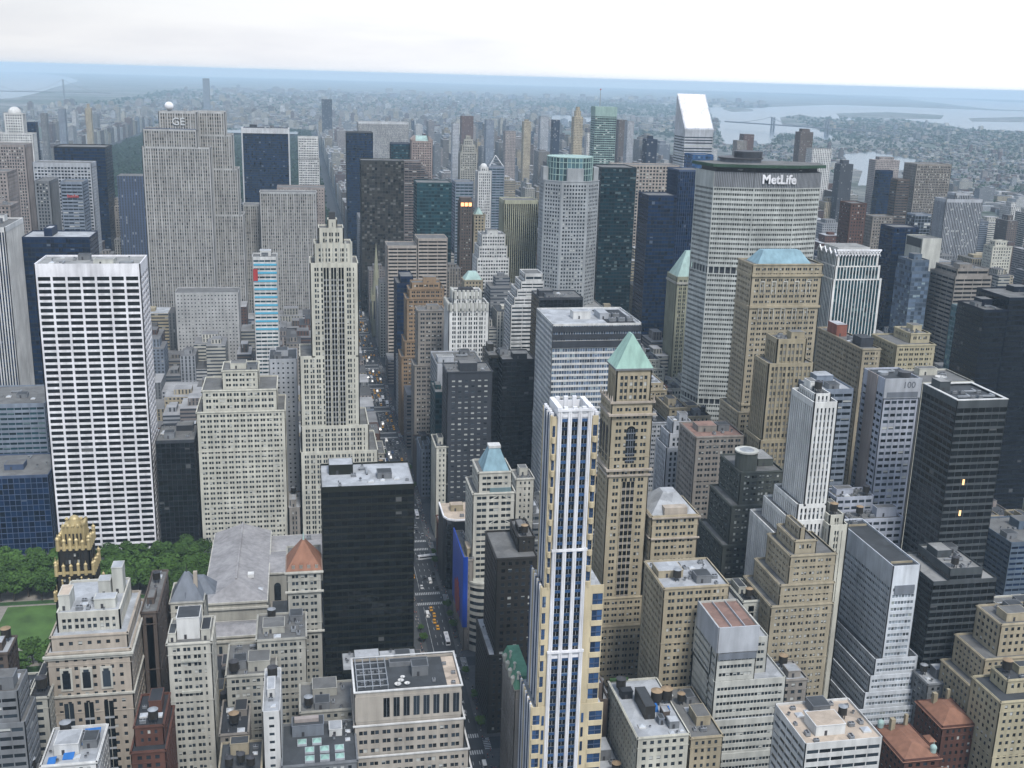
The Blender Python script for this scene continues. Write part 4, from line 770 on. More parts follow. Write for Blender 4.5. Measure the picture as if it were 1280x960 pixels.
for row in TABLE:
    (name, label, x0, x1, y0, y1, h, sty, wk, gk, steps, ups, roof, nw, sp) = row
    if x1 == x0: continue
    if sty == 'punchgrid' and sp == 'octagon': note(x0 - 4, x1 + 4, y0 - 4, y1 + 4); continue
    root, loc, z, bx, wm = tower(name, label, x0, x1, y0, y1, h, sty, wk, gk, steps, ups, roof, nw)
    s = steps[-1] if steps else (0, 0, 0, 0, 0)
    note(x0 - s[1], x1 + s[2], y0 - s[3], y1 + s[4])
    w, d = bx[1] - bx[0], bx[3] - bx[2]; cx, cy = (bx[0] + bx[1]) / 2, (bx[2] + bx[3]) / 2
    seed = sum(map(ord, name))
    zt = z - 1.0
    if sp in ('machines', 'machines2'): rooftop(root, loc, bx, z, wk if wk not in ('purewhite',) else 'cream4', 10 if sp == 'machines2' else 6, 1 if y0 < 560 and name not in ('black_office_tower', 'white_roof_annex') else 0, roof, seed)
    elif sp == '' and y0 < 1000 and w > 6 and d > 6: rooftop(root, loc, bx, z, wk, 4 if y0 < 700 else 1, 1 if y0 < 520 else 0, roof, seed)
    if sp == 'dome':
        m = MB(); m.dome(cx, cy, z, min(w, d) * .48, wall('white'), 20, 6, 1.0); m.cyl(cx, cy, z - 1.2, z, min(w, d) * .49, wall('white'), 20); sub(m, 'dome', root, loc)
    elif sp == 'smalldome':
        m = MB(); m.dome(cx, cy, z, min(w, d) * .42, wall('white'), 14, 5, 1.0); m.cyl(cx, cy, z - 1.2, z, min(w, d) * .42, wall('white'), 14); sub(m, 'dome', root, loc)
    elif sp == 'dish':
        o = kid(root, loc, 'satellite_dish', cx - 2, y0 + 5, zt, 2.6, .4); kid(root, loc, 'air_conditioner', cx + 5, cy, zt, 2)
        penthouse(root, loc, cx - 8 if w > 20 else cx - 4, cx + 4, cy + 4, cy + 10, zt, 4, wk)
    elif sp == 'redsign':
        m = MB()
        for i in range(7):
            xx = x0 + w * (.28 + .075 * i); hh = 3.4 if i in (0, 4) else 2.4
            m.box(xx, xx + w * .05, y0 - .5, y0 - .1, h - 17, h - 17 + hh, wall('sign_red')); m.box(xx + w * .02, xx + w * .066, y0 - .5, y0 - .1, h - 17, h - 16.2, wall('sign_red'))
        sub(m, 'sign_lettering', root, loc)
    elif sp == 'bluebands':
        m = MB()
        for i in range(9): m.box(x0 + 1.2, x1 - .4, y0 - .35, y0 - .05, h - 8 - i * 7.4, h - 6.2 - i * 7.4, flat('bright_band', (.10, .42, .60), .3))
        sub(m, 'blue_bands', root, loc)
        m = MB(); m.box(x0 + .5, x0 + 4.5, y0 - .5, y0 - .1, h - 22, h - 11, wall('sign_red')); sub(m, 'red_sign', root, loc)
        rooftop(root, loc, bx, z, 'white', 2, 0, 'white', seed)
    elif sp == 'ge':
        m = MB(); m.cyl(cx + 7, cy - 3, z, z + 3, 1.5, wall('metal'), 10); sub(m, 'ball_mount', root, loc)
        m = MB(); m.dome(bx[0] + 10, cy - 2, z + 5, 4.6, wall('sign_white'), 20, 6); m.dome(bx[0] + 10, cy - 2, z + 5, 4.6, wall('sign_white'), 20, 6, -1); m.cyl(bx[0] + 10, cy - 2, z - 1, z + 1, 2, wall('metal'), 10); sub(m, 'radar_ball', root, loc)
        m = MB(); m.box(x0 + 1, x1 - 1, y0 + .6, y0 + 4, h - .9, h + .6, wall('navyframe')); sub(m, 'terrace_rail', root, loc)
        text('GE', root, loc, bx[0] + 20, bx[2] - .6, h + 2, 11, flat('sign_grey', (.6, .62, .62)), 'sign_letters')
        for i in range(5): kid(root, loc, 'satellite_dish', x0 + 4 + i * 3.2, y0 + 3, h + .6, 1.2 + .2 * (i % 2), i)
    elif sp == 'solow':
        m = MB(); M_ = wall('marble'); m.box(x0 - 2, x0, y0 - 3, y1, 0, h + .5, M_); m.box(x1, x1 + 2, y0 - 3, y1, 0, h + .5, M_)
        m.box(x0 + .01, x1 - .01, y0 - 2.8, y0 - .02, h - 8, h + .4, M_); sub(m, 'marble_edge', root, loc); rooftop(root, loc, bx, z + 1, 'charcoal', 2, 0, 'dark', seed)
    elif sp == 'crown500':
        for xs, zb_ in ((cx - 6.4, 30), (cx - 1.6, 30), (cx + 3.2, 30)):
            m = MB(); m.box(xs, xs + 3.4, y0 - .12, y0 - .03, zb_, h - 3, pane('black'))
            for q in range(int((h - 6 - zb_) / 3.6)): m.box(xs + .02, xs + 3.38, y0 - .22, y0 - .121, zb_ + q * 3.6, zb_ + 1.2 + q * 3.6, wall('grey'))
            m.box(xs - .5, xs - .01, y0 - .5, y0 - .02, zb_, h + 1, wm); m.box(xs + 3.41, xs + 3.9, y0 - .5, y0 - .02, zb_, h + 1, wm); m.box(xs + 1.5, xs + 1.9, y0 - .4, y0 - .221, zb_, h - 2, wm)
            sub(m, 'window_bay', root, loc)
        m = MB()
        for i in range(7):
            xx = x0 + 3.4 + i * (x1 - x0 - 8.2) / 6
            m.box(xx, xx + 1.1, y0 + 4 - .6, y0 + 4.05, h - 6, h + 13.5, wall('cream2'))
        sub(m, 'crown_fins', root, loc)
        penthouse(root, loc, cx - 2, cx + 2, cy - 2, cy + 2, zt, 5, 'dkmetal', 'dark'); kid(root, loc, 'air_duct', cx, cy - 4, zt, .7)
    elif sp == 'sonytop':
        m = MB(); PM = wall('pink'); q = w * .2
        m.prism([(x0, y0), (x0 + q, y0), (x0 + q, y1), (x0, y1)], h - 1, h + 7, PM, ztop=[h + 2, h + 8, h + 8, h + 2])
        m.prism([(x1 - q, y0), (x1, y0), (x1, y1), (x1 - q, y1)], h - 1, h + 7, PM, ztop=[h + 8, h + 2, h + 2, h + 8]); sub(m, 'split_pediment', root, loc)
        m = MB(); m.poly([(x0 + q, y0 + 1, h - .4), (x1 - q, y0 + 1, h - .4), (x1 - q, y1, h + 7), (x0 + q, y1, h + 7)], wall('palecopper')); sub(m, 'tilted_roof', root, loc)
    elif sp == 'pyrframe':
        m = MB(); a = w * .42
        for sx, sy in ((-1, -1), (1, -1), (1, 1), (-1, 1)):
            m.obox((cx + sx * a, cy + sy * a, z), (.9, 0, 0), (0, .9, 0), (-sx * a, -sy * a, 15), wall('metal'))
        for t in (.3, .6): m.box(cx - a * (1 - t), cx + a * (1 - t), cy - a * (1 - t) - .3, cy - a * (1 - t) + .3, z + 15 * t, z + 15 * t + .6, wall('metal'))
        sub(m, 'pyramid_frame', root, loc)
    elif sp == 'lit':
        m = MB(); m.box(x0 + .8, x1 - .8, y0 + 1.5, y1 - 2, z - 1, z + 4, wall('brownstone')); sub(m, 'crown', root, loc)
        m = MB()
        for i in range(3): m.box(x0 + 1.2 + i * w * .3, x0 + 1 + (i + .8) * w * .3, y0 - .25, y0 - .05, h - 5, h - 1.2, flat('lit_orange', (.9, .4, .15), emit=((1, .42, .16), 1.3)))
        sub(m, 'crown_light', root, loc)
    elif sp == 'greencap':
        m = MB(); m.hip(x0 + 2, x1 - 2, y0 + 2, y1 - 2, z - .9, z + 7, wall('palecopper'), .45); sub(m, 'copper_cap', root, loc)
    elif sp == 'scallop':
        m = MB()
        for (a0, a1, b0, b1, zz) in ((x0, x1, y0, y1, h), (bx[0], bx[1], bx[2], bx[3], z)):
            nn = int((a1 - a0) / 3)
            for i in range(nn):
                xx = a0 + (i + .5) * (a1 - a0) / nn
                m.cyl(xx, b0 + .2, zz - 5, zz + 1.4, 1.15, wall('cream4'), 8)
            for i in range(int((b1 - b0) / 3.4)): m.cyl(a0 + .2, b0 + 1.7 + i * 3.4, zz - 5, zz + 1.2, 1.1, wall('cream4'), 8)
        sub(m, 'scalloped_crown', root, loc); penthouse(root, loc, cx - 6, cx + 5, cy - 3, cy + 4, zt, 2.4, 'dkmetal', 'black')
    elif sp == 'greenroof':
        m = MB(); m.hip(x0 + .5, x1 - .5, y0 + .5, y1 - .5, z - .9, z + 7, wall('palecopper'), .3); sub(m, 'copper_roof', root, loc)
    elif sp == 'blanktop':
        m = MB(); m.box(x0 + .5, x1 + .2, y0 - .8, y0 - .02, h - 17, h + .1, wall('palegrey')); sub(m, 'blank_screen', root, loc); rooftop(root, loc, bx, z, 'palegrey', 4, 0, 'concrete', seed)
    elif sp == 'leverroof':
        penthouse(root, loc, x0 + 18, x0 + 30, y0 + 18, y0 + 27, zt, 5, 'white', 'white'); penthouse(root, loc, x0 + 36, x0 + 42, y0 + 16, y0 + 32, zt, 4, 'palegrey', 'white')
        m = MB(); m.box(x1 - 22, x1 - 3, y0 + 3, y1 - 6, z - .97, z - .6, roofm('black'))
        sub(m, 'machine_pit', root, loc)
        for i in range(5): kid(root, loc, 'air_conditioner', x1 - 18 + (i % 3) * 6, y0 + 8 + (i // 3) * 14, z - .6, 2.2)
        m = MB(); m.box(x0 - .2, x1 + .2, y0 - .35, y0 - .02, h - 16.2, h - 11.6, wall('charcoal')); m.box(x0 - .2, x1 + .2, y0 - .35, y0 - .02, h - 5.6, h - 2, wall('charcoal')); m.box(x0 - .2, x1 + .2, y0 - .35, y0 - .02, h - 10.6, h - 7.2, wall('charcoal')); sub(m, 'louvre_band', root, loc)
    elif sp == 'bloomberg':
        m = MB(); m.box(x0 - .3, x1 + .3, y0 - .4, y1, h - 2, h + 15, wall('palegreen')); sub(m, 'crown', root, loc)
        m = MB(); m.cyl(x0 + 12, cy, h + 14, h + 44, .9, wall('metal'), 8, .4); m.cyl(x0 + 12, cy, h + 44, h + 46, 1.3, wall('sign_red'), 8); sub(m, 'antenna', root, loc)
    elif sp == 'citigroup':
        m = MB(); A = wall('aluminium'); top = h + 52
        m.box(x0 - .1, x1 + .1, y0 - .1, y1 + .1, h - .9, h + 1, A)
        m.prism(rect(x0, x1, y0, y1), h + 1, 0, A, ztop=[h + 2, h + 2, top, top]); sub(m, 'slanted_crown', root, loc)
        m = MB(); m.poly([(x0 + 1.5, y0 + 1, h + 2 + 1 * 50 / 46 + .5), (x1 - 1.5, y0 + 1, h + 2 + 50 / 46 + .5), (x1 - 1.5, y1 - 1, top - 50 / 46 + .5), (x0 + 1.5, y1 - 1, top - 50 / 46 + .5)], wall('purewhite')); sub(m, 'roof_plane', root, loc)
    elif sp == 'helmsley':
        m = MB(); m.hip(x0 + 1, x1 - 1, y0 + 1, y1 - 1, z - .9, z + 22, wall('palecopper'), .42); sub(m, 'copper_roof', root, loc)
        m = MB(); m.box(x0 - .8, x1 + .8, y0 - .8, y0 - .05, h - 7, h - 5, wall('limestone')); m.box(x0 - .8, x0 - .05, y0 - .8, y1, h - 7, h - 5, wall('limestone')); sub(m, 'cornice', root, loc)
    elif sp == 'lincoln':
        m = MB(); m.hip(x0 + 5, x1 - 6, y0 + 4, y1 - 2, z - .9, z + 7, wall('bluecopper'), .32); sub(m, 'copper_roof', root, loc)
        m = MB()
        for zz in (h - 8, h - 28, h - 92): m.box(x0 - .7, x1 + .7, y0 - .8, y0 - .04, zz, zz + 1.4, wall('tan3')); m.box(x0 - .8, x0 - .04, y0 - .8, y1, zz, zz + 1.4, wall('tan3'))
        sub(m, 'cornice', root, loc)
        m = MB()
        for zz in (h - 19, h - 36):
            for i in range(5):
                xx = x0 + 6 + i * (w - 12) / 4.6; m.box(xx, xx + .5, y0 - .5, y0 - .04, zz, zz + 8, wall('cream3')); m.box(xx + 2.6, xx + 3.1, y0 - .5, y0 - .04, zz, zz + 8, wall('cream3')); m.box(xx, xx + 3.1, y0 - .56, y0 - .52, zz + 7.4, zz + 8.3, wall('cream3'))
        sub(m, 'stone_trim', root, loc)
    elif sp == 'zigzag':
        m = MB(); Wm = wall('sign_white'); n_ = 7
        for i in range(n_):
            xa = x0 - .6 + i * (w + 1.2) / n_; xb = xa + (w + 1.2) / n_; xm = (xa + xb) / 2
            for (p, q) in (((xa, h - 3), (xm, h + 1.5)), ((xm, h + 1.5), (xb, h - 3)), ((xa, h + 1.5), (xm, h - 3)), ((xm, h - 3), (xb, h + 1.5))):
                m.obox((p[0], y0 - .9, p[1]), (q[0] - p[0], 0, q[1] - p[1]), (0, .8, 0), (0, 0, .9), Wm)
        for i in range(4):
            ya = y0 + i * (y1 - y0) / 4; yb = ya + (y1 - y0) / 4; ym = (ya + yb) / 2
            for (p, q) in (((ya, h - 3), (ym, h + 1.5)), ((ym, h + 1.5), (yb, h - 3))): m.obox((x0 - .9, p[0], p[1]), (0, q[0] - p[0], q[1] - p[1]), (.8, 0, 0), (0, 0, .9), Wm)
        m.box(x0 - 1, x1 + 1, y0 - 1, y0 - .1, h + 1.5, h + 2.6, Wm); sub(m, 'zigzag_crown', root, loc)
        penthouse(root, loc, x0 + 3, x1 - 6, y0 + 5, y1 - 5, zt, 4, 'white', 'concrete'); kid(root, loc, 'air_conditioner', x1 - 4, y0 + 6, zt, 2)
    elif sp == 'redbox':
        penthouse(root, loc, x0 + 1, x1 - 5, y0 + 40, y0 + 54, zt, 8, 'reddish', 'white'); penthouse(root, loc, x0 + 3, x1 - 2, y0 + 8, y0 + 20, zt, 6, 'charcoal', 'dark')
        kid(root, loc, 'air_conditioner', cx, y0 + 30, zt, 2); kid(root, loc, 'air_duct', cx, y0 + 25, zt, 1); kid(root, loc, 'roof_skylight', x0 + 3, y0 + 25, zt, 1)
    elif sp == 'blankwhite':
        m = MB(); m.box(x0 + .3, x1 + .2, y0 - .6, y0 - .02, 2, h + .1, wall('cream4')); sub(m, 'blank_wall', root, loc)
    elif sp == 'n100':
        m = MB(); m.box(x0 - .35, x1 + .3, y0 - .6, y0 - .02, h - 11, h + .3, wall('palegrey')); m.box(x0 + 1.5, x1 - 1.5, y0 - .7, y0 - .55, h - 10.5, h - 7.5, wall('slate'))
        m.box(x0 - .6, x0 - .02, y0 + 8, y1 - 6, 2, h + .3, wall('pinkgrey')); sub(m, 'blank_wall', root, loc)
        text('100', root, loc, x0 + 14.5, y0 - .6, h - 6.2, 5.2, flat('sign_dark', (.12, .13, .15)), 'number_letters', .02, .12)
        m = MB(); m.cyl(x1 - 6, y0 + 8, zt, z + 2, 3.5, wall('dkmetal'), 18); m.cyl(x0 + 6, y0 + 14, zt, z + .6, 3, wall('metal'), 14); sub(m, 'cooling_tower', root, loc); kid(root, loc, 'air_duct', cx, cy + 4, zt, 1.2)
    elif sp == 'whiterim':
        m = MB()
        for a in ((x0, x1, y0, y0 + 1.6), (x0, x1, y1 - 1.6, y1), (x0, x0 + 1.6, y0 + 1.62, y1 - 1.62), (x1 - 1.6, x1, y0 + 1.62, y1 - 1.62)): m.box(*a, h, h + .35, wall('white'))
        sub(m, 'roof_rim', root, loc); penthouse(root, loc, x0 + 2, x0 + 8, y0 + 20, y0 + 28, zt, 5, 'dkgrey', 'concrete')
        for i in range(8): kid(root, loc, 'air_duct' if i % 3 == 0 else 'air_conditioner', x0 + 8 + (i % 4) * 4.5, y0 + 7 + (i // 4) * 9, zt, 1.2)
        m = MB()
        for zz, xx in ((h - 45, x0 + 9), (h - 62, x0 + 9.5)): m.box(xx, xx + 1.2, y0 - .3, y0 - .22, zz, zz + 3, flat('lit_window', (.9, .6, .3), emit=((1, .62, .25), .55)))
        sub(m, 'lit_window', root, loc)
    elif sp == 'rim':
        m = MB(); a = [(x0 - 1.5, y1), (x0 - 1.5, y0 + 6), (x0 + .6, y0 + 1.4), (x0 + 5, y0 - 1.2), (x1, y0 - 1.2)]
        for i in range(4):
            p, q = a[i], a[i + 1]; m.poly([(*p, 0), (*q, 0), (*q, h + 1), (*p, h + 1)], wall('navy')); m.poly([(*p, h - .6), (*q, h - .6), (*q, h + 1), (*p, h + 1)], wall('sign_white'))
        m2 = MB(); m2.prism(a + [(x1, y1)], 0.2, h + .2, wall('black')); sub(m2, 'glass_skin', root, loc)
        m = MB()
        for i in range(4):
            p, q = np.array(a[i]), np.array(a[i + 1]); d_ = (q - p) / np.linalg.norm(q - p)
            m.obox((*p, h + .2), (*(q - p), 0), (-d_[1] * .9, d_[0] * .9, 0), (0, 0, 1.0), wall('sign_white'))
        sub(m, 'white_rim', root, loc)
        m = MB(); m.poly([(x, y, h + .25) for x, y in a + [(x1, y1)]], roofm('peach')); sub(m, 'tan_roof', root, loc)
        penthouse(root, loc, cx - 4, cx + 4, cy, cy + 6, h + .2, 4, 'tan2', 'peach'); kid(root, loc, 'air_conditioner', cx + 2, y0 + 6, h + .2, 1.3)
    elif sp == 'banner':
        m = MB(); B_, Rr = wall('banner_blue'), wall('banner_red')
        m.box(x0 - .9, x0 - .1, y0 - .6, y1 - .5, 15, h + 2, B_); m.box(x0 - .6, x0 + 1.8, y0 - .9, y0 - .62, 15, h + 2, B_); sub(m, 'blue_banner', root, loc)
        m = MB()
        for i in range(9):
            ya = y0 + 10 + i * 2.2; m.obox((x0 - 1.15, ya, 16 + 2.6 * math.sin(i)), (0, 2.3, 0), (.2, 0, 0), (0, .6, 22 - abs(i - 4) * 2.5), Rr)
        sub(m, 'red_emblem', root, loc); rooftop(root, loc, (x0 + 1, x1 + 4, y0, y1), z, 'tan2', 3, 0, 'peach', seed)
    elif sp == 'mansard':
        G = wall('tile_green'); m = MB(); m.prism(rect(x0 - .3, x1 + .3, y0 - .3, y1 + .3), h - .5, h + 5, G, top=rect(x0 + 1.6, x1 - 1.6, y0 + 1.6, y1 - 1.6)); sub(m, 'mansard_roof', root, loc)
        for i in range(4):
            m = MB(); yy = y0 + 4 + i * 6.4; m.box(x0 - .8, x0 + 1, yy, yy + 2.4, h - .4, h + 2.6, wall('limestone')); m.cyl(x0 + .1, yy + 1.2, h + 2.6, h + 3.8, 1.2, wall('limestone'), 10, 0); sub(m, 'dormer', root, loc)
        m = MB()
        for yy in (y0 + 1, y0 + 9, y0 + 19): m.cyl(x0 + 1.4, yy, h + 4, h + 7, .6, wall('cream2'), 8, .3); m.dome(x0 + 1.4, yy, h + 7, .8, wall('cream2'), 8, 3)
        sub(m, 'finials', root, loc)
    elif sp == 'orangehip':
        m = MB(); O = wall('orangetile'); m.hip(x0 - .6, x1 + .6, y0 - .6, y0 + 20, h - .9, h + 12, O, .47); sub(m, 'tiled_roof', root, loc)
        m = MB(); m.cyl(cx, y0 + 9.5, h + 10.5, h + 16, .8, wall('palecopper'), 8, .1); sub(m, 'finial', root, loc)
        for i in range(4):
            m = MB(); xx = x0 + 2.5 + i * 3.7; m.box(xx, xx + 1.5, y0 + .4, y0 + 3, h + .2, h + 2.4, wall('taupe')); m.cyl(xx + .75, y0 + 1.6, h + 2.4, h + 3.4, 1.2, O, 4, 0); sub(m, 'dormer', root, loc)
        m = MB()
        for zz in (h - 11.5, h - 1.4, h - 33): m.box(x0 - .9, x1 + .9, y0 - 1, y0 - .05, zz, zz + .8, wall('cream3'))
        sub(m, 'cornice', root, loc)
    elif sp == 'slatehip':
        m = MB(); m.hip(x0 - .4, x1 + .4, y0 - .4, y0 + 15, h - .9, h + 12, wall('slate'), .46); m.hip(x0 + 1, x1 + 5, y0 + 8, y1, h - .9, h + 6, wall('slate'), .4); sub(m, 'slate_roof', root, loc)
        m = MB(); m.box(x0 + 11, x0 + 12.8, y0 + 4, y0 + 6, h, h + 13, wall('tan4')); sub(m, 'chimney', root, loc)
        m = MB(); m.cyl(cx, y0 + 7, h + 11.5, h + 17, .25, wall('dkmetal'), 6, .05); sub(m, 'finial', root, loc)
        m = MB(); m.cyl(x0 + 7.4, y0 + 1.8, h + 1, h + 4.2, 1.3, wall('slate'), 4, 0); sub(m, 'dormer', root, loc)
    elif sp == 'club':
        m = MB(); Lm = wall('cream3')
        for zz, ov in ((h - 2.2, 1.2), (h - 3.4, .6), (h - 21, .7)): m.box(x0 - ov, x1 + ov, y0 - ov, y0 - .04, zz, zz + .9, Lm); m.box(x1 + .04, x1 + ov, y0 - .03, y1, zz, zz + .9, Lm)
        sub(m, 'cornice', root, loc)
        for i in range(3):
            m = MB(); xx = cx - 9.5 + i * 8; m.box(xx - 2.4, xx + 2.4, y0 - .45, y0 - .05, h - 18, h - 7.6, Lm); sub(m, 'window_frame', root, loc)
            m = MB(); m.box(xx - 1.6, xx + 1.6, y0 - .55, y0 - .46, h - 17, h - 9.6, pane('dark')); m.prism([(xx + 1.6 * math.cos(a * math.pi / 10), 0) for a in range(1)] and rect(xx - 1.1, xx + 1.1, y0 - .54, y0 - .46), h - 9.6, h - 8.4, pane('dark')); sub(m, 'arched_window', root, loc)
            m = MB(); m.box(xx - 1.9, xx + 1.9, y0 - .28, y0 - .2, 16, h - 24, pane('dark'))
            for q in range(7): m.box(xx - 1.95, xx + 1.95, y0 - .34, y0 - .29, 18 + q * 5, 19 + q * 5, wall('palegrey'))
            m.box(xx - .1, xx + .1, y0 - .38, y0 - .35, 16, h - 24, Lm); sub(m, 'tall_window', root, loc)
        mb2, rb2, pn = MB(), MB(), []
        tier(mb2, rb2, pn, rect(x0 + 1.5, x1 - 1.2, y0 + 3, y1 - 3), h - 1, h + 6, STY['club'], wall('tan4'), wall('tan4'), 'dark', roofm('white'))
        tier(mb2, rb2, pn, rect(x0 + 3.5, x1 - 4.5, y0 + 8, y1 - 6), h + 5, h + 14, STY['verttan'], wall('cream3'), wall('cream3'), 'dark', roofm('white'))
        mb2.build('attic_wall', root, loc); rb2.build('terrace', root, loc); emit_panes(root, pn, 30, loc, 0)
        penthouse(root, loc, x0 + 4, x0 + 8.5, y0 + 12, y0 + 22, h + 13, 7, 'cream4', 'peach'); penthouse(root, loc, x1 - 10, x1 - 5.5, y0 + 26, y0 + 33, h + 13, 12, 'cream4', 'white')
        penthouse(root, loc, x1 - 15.5, x1 - 10.5, y0 + 24, y0 + 30, h + 13, 7, 'cream4', 'white'); rooftop(root, loc, (x0 + 9, x1 - 5, y0 + 9, y0 + 24), h + 14, 'cream4', 12, 0, 'white', 5)
    elif sp == 'terracetop':
        for k_, (zz, a_, b_, c_) in enumerate(((h, 0, 0, 0), (h - 15, .5, 1, 1.6), (h - 29, 1, 3, 3), (h - 38, 1, 4, 4.2))):
            m = MB(); m.box(x0 - a_ - .35, x1 + b_ + .35, y0 - c_ - .35, y0 - c_ + .5, zz + .01, zz + .55, wall('white')); m.box(x1 + b_ - .4, x1 + b_ + .35, y0 - c_ + .51, y1 + 1, zz + .01, zz + .55, wall('white'))
            if k_ == 0: m.box(x0 - .35, x0 + .5, y0 + .51, y1, zz + .01, zz + .55, wall('white')); m.box(x0 - .35, x1 + .35, y1 - .4, y1 + .3, zz + .56, zz + .9, wall('white'))
            sub(m, 'white_coping', root, loc)
        m = MB(); m.box(x0 + .2, x1 - .2, y0 - .18, y0 - .01, h - 13.6, h - 1.9, wall('beige')); sub(m, 'stone_panel', root, loc)
        m = MB()
        for i in range(8): m.box(x0 + 12 + i * 4.2, x0 + 14.6 + i * 4.2, y0 - .26, y0 - .19, h - 12, h - 3, pane('dark')); m.box(x0 + 13.25 + i * 4.2, x0 + 13.35 + i * 4.2, y0 - .31, y0 - .27, h - 12, h - 3, wall('metal'))
        sub(m, 'tall_window', root, loc)
        m = MB(); m.box(x0 + 1, x1 + 3.4, y0 - 4.4, y0 - 4.21, h - 45, h - 41, pane('teal'))
        for i in range(26): m.box(x0 + 1 + i * 1.9, x0 + 1.15 + i * 1.9, y0 - 4.6, y0 - 4.41, h - 45, h - 41, wall('metal'))
        sub(m, 'glass_band', root, loc)
        m = MB(); fx, fy = x0 + 1.2, y0 + 1.5                     # steel frame over the cooling plant
        for i in range(5): m.box(fx + i * 3.2, fx + .35 + i * 3.2, fy, fy + 24, z + 1.4, z + 1.8, wall('metal'))
        for j in range(6): m.box(fx, fx + 13.2, fy + j * 4.7, fy + j * 4.7 + .35, z + 1.81, z + 2.1, wall('metal'))
        for i in (0, 2, 4):
            for j in (0, 2, 5): m.box(fx + i * 3.2, fx + .3 + i * 3.2, fy + j * 4.7, fy + j * 4.7 + .3, zt, z + 1.4, wall('metal'))
        sub(m, 'steel_frame', root, loc)
        for i in range(3):
            for j in range(2): kid(root, loc, 'air_conditioner', fx + 3 + i * 3.6, fy + 7 + j * 8, zt, 1.2)
        penthouse(root, loc, cx + 2.5, cx + 9.5, cy - 2, cy + 4, zt, 4.5, 'grey', 'dark')
        m = MB(); m.box(x0 + 16, x0 + 33, y1 - 7, y1 - 3.4, zt, zt + 2.2, wall('grey')); m.box(x0 + 16.5, x0 + 32.5, y1 - 6.5, y1 - 4, zt + 2.2, zt + 2.3, roofm('dark')); sub(m, 'plant_enclosure', root, loc)
        m = MB(); m.box(x1 - 6, x1 - .6, y0 + 1, y1 - 1, zt, zt + .12, roofm('peach')); m.box(x0 + 16, x1 - 6.1, y0 + 1, y0 + 3, zt, zt + .12, roofm('peach')); sub(m, 'roof_walkway', root, loc)
        for dx_, dy_, sc_ in ((20, 8, 1.0), (22.5, 5.5, .9), (18.5, 5, 1.1), (21, 11, .8)): kid(root, loc, 'satellite_dish', x0 + dx_, y0 + dy_, zt, sc_, dx_)
        for dx_, dy_ in ((34, 7), (40, 20), (43, 12), (42, 4), (30, 13)): kid(root, loc, 'air_conditioner', x0 + dx_, y0 + dy_, zt + .13, .9, dy_ % 2 * 1.57)
    elif sp == 'decotop':
        penthouse(root, loc, x0 + 4, x1 - 5, y0 + 5, y0 + 16, zt, 10, 'white', 'dark'); penthouse(root, loc, x0 + .6, x0 + 3.6, y0 + 3, y0 + 12, zt, 4, 'cream3', 'dark'); penthouse(root, loc, x1 - 4.4, x1 - .6, y0 + 3, y0 + 14, zt, 5, 'cream3', 'black')
        m = MB(); m.box(cx - 3.6, cx + 3.6, y0 - .9, y0 - .05, h - 9, h - 8.2, wall('cream2')); m.box(cx - 4, cx + 4, y0 - 1, y0 - .05, h - 24, h - 23, wall('cream2')); sub(m, 'balcony', root, loc)
    elif sp == 'tarps':
        rooftop(root, loc, bx, z, 'white', 5, 1, 'white', 8)
        for i, (a, b, c, e) in enumerate(((.35, .55, .15, .3), (.55, .72, .5, .62), (.6, .9, .75, .9), (.1, .25, .05, .2))):
            m = MB(); m.poly([(x0 + w * a, y0 + d * c, zt + .3), (x0 + w * b, y0 + d * c, zt + .5), (x0 + w * b, y0 + d * e, zt + 1.2), (x0 + w * a, y0 + d * e, zt + .9)], wall('tarp'))
            m.poly([(x0 + w * a, y0 + d * c, zt), (x0 + w * b, y0 + d * c, zt), (x0 + w * b, y0 + d * c, zt + .5), (x0 + w * a, y0 + d * c, zt + .3)], wall('tarp')); sub(m, 'tarpaulin', root, loc)
    elif sp == 'skylights':
        for i in range(8):
            px, py = x0 + 11 + (i % 3) * 6 - (3 if i > 5 else 0), y0 + 4 + (i // 3) * 6
            m = MB(); m.box(px - 1.9, px + 1.9, py - 1.9, py + 1.9, zt, zt + 1, wall('palegrey')); m.hip(px - 1.7, px + 1.7, py - 1.7, py + 1.7, zt + 1, zt + 2, wall('skylight'), .45); sub(m, 'skylight', root, loc)
        penthouse(root, loc, x0 + 4, x0 + 17, y0 + 21, y0 + 28, zt, 5, 'slate', 'dark')
        m = MB(); m.box(x0 + 5, x0 + 15, y0 + 23, y0 + 25.5, zt + 5.4, zt + 7, wall('pinkgrey')); sub(m, 'roof_lantern', root, loc)
        rooftop(root, loc, (x0 + 18, x1, y0 + 14, y1), z, 'white', 8, 0, 'white', 4)
    elif sp == 'tanks':
        for q, e in ((4, 8), (8.5, 10), (12.5, 7)): water_tank(root, loc, x0 + q, y0 + e, zt, 1.7, 'dkmetal')
        rooftop(root, loc, (x0, x1, y0 + 13, y1), z, 'tan', 5, 0, 'dark', 3)
    elif sp == 'tanks_blue':
        water_tank(root, loc, x0 + 16, y0 + 25, zt, 2.5, 'wood'); water_tank(root, loc, x0 + 21, y0 + 26, zt, 2.5, 'wood'); water_tank(root, loc, x0 + 3.5, y0 + 38, zt, 2.2, 'dkmetal')
        penthouse(root, loc, x0 + 7.5, x0 + 12, y0 + 14, y0 + 30, zt, 6, 'dkbrown', 'dark'); penthouse(root, loc, x0 + 15, x0 + 18, y0 + 12, y0 + 17, zt, 4, 'brownstone', 'white')
        penthouse(root, loc, x0 + 12.3, x0 + 14.6, y0 + 9, y0 + 13, zt, 3, 'slate', 'dark'); penthouse(root, loc, x0 + 2, x0 + 7, y0 + 31, y0 + 35, zt, 3.5, 'black', 'black')
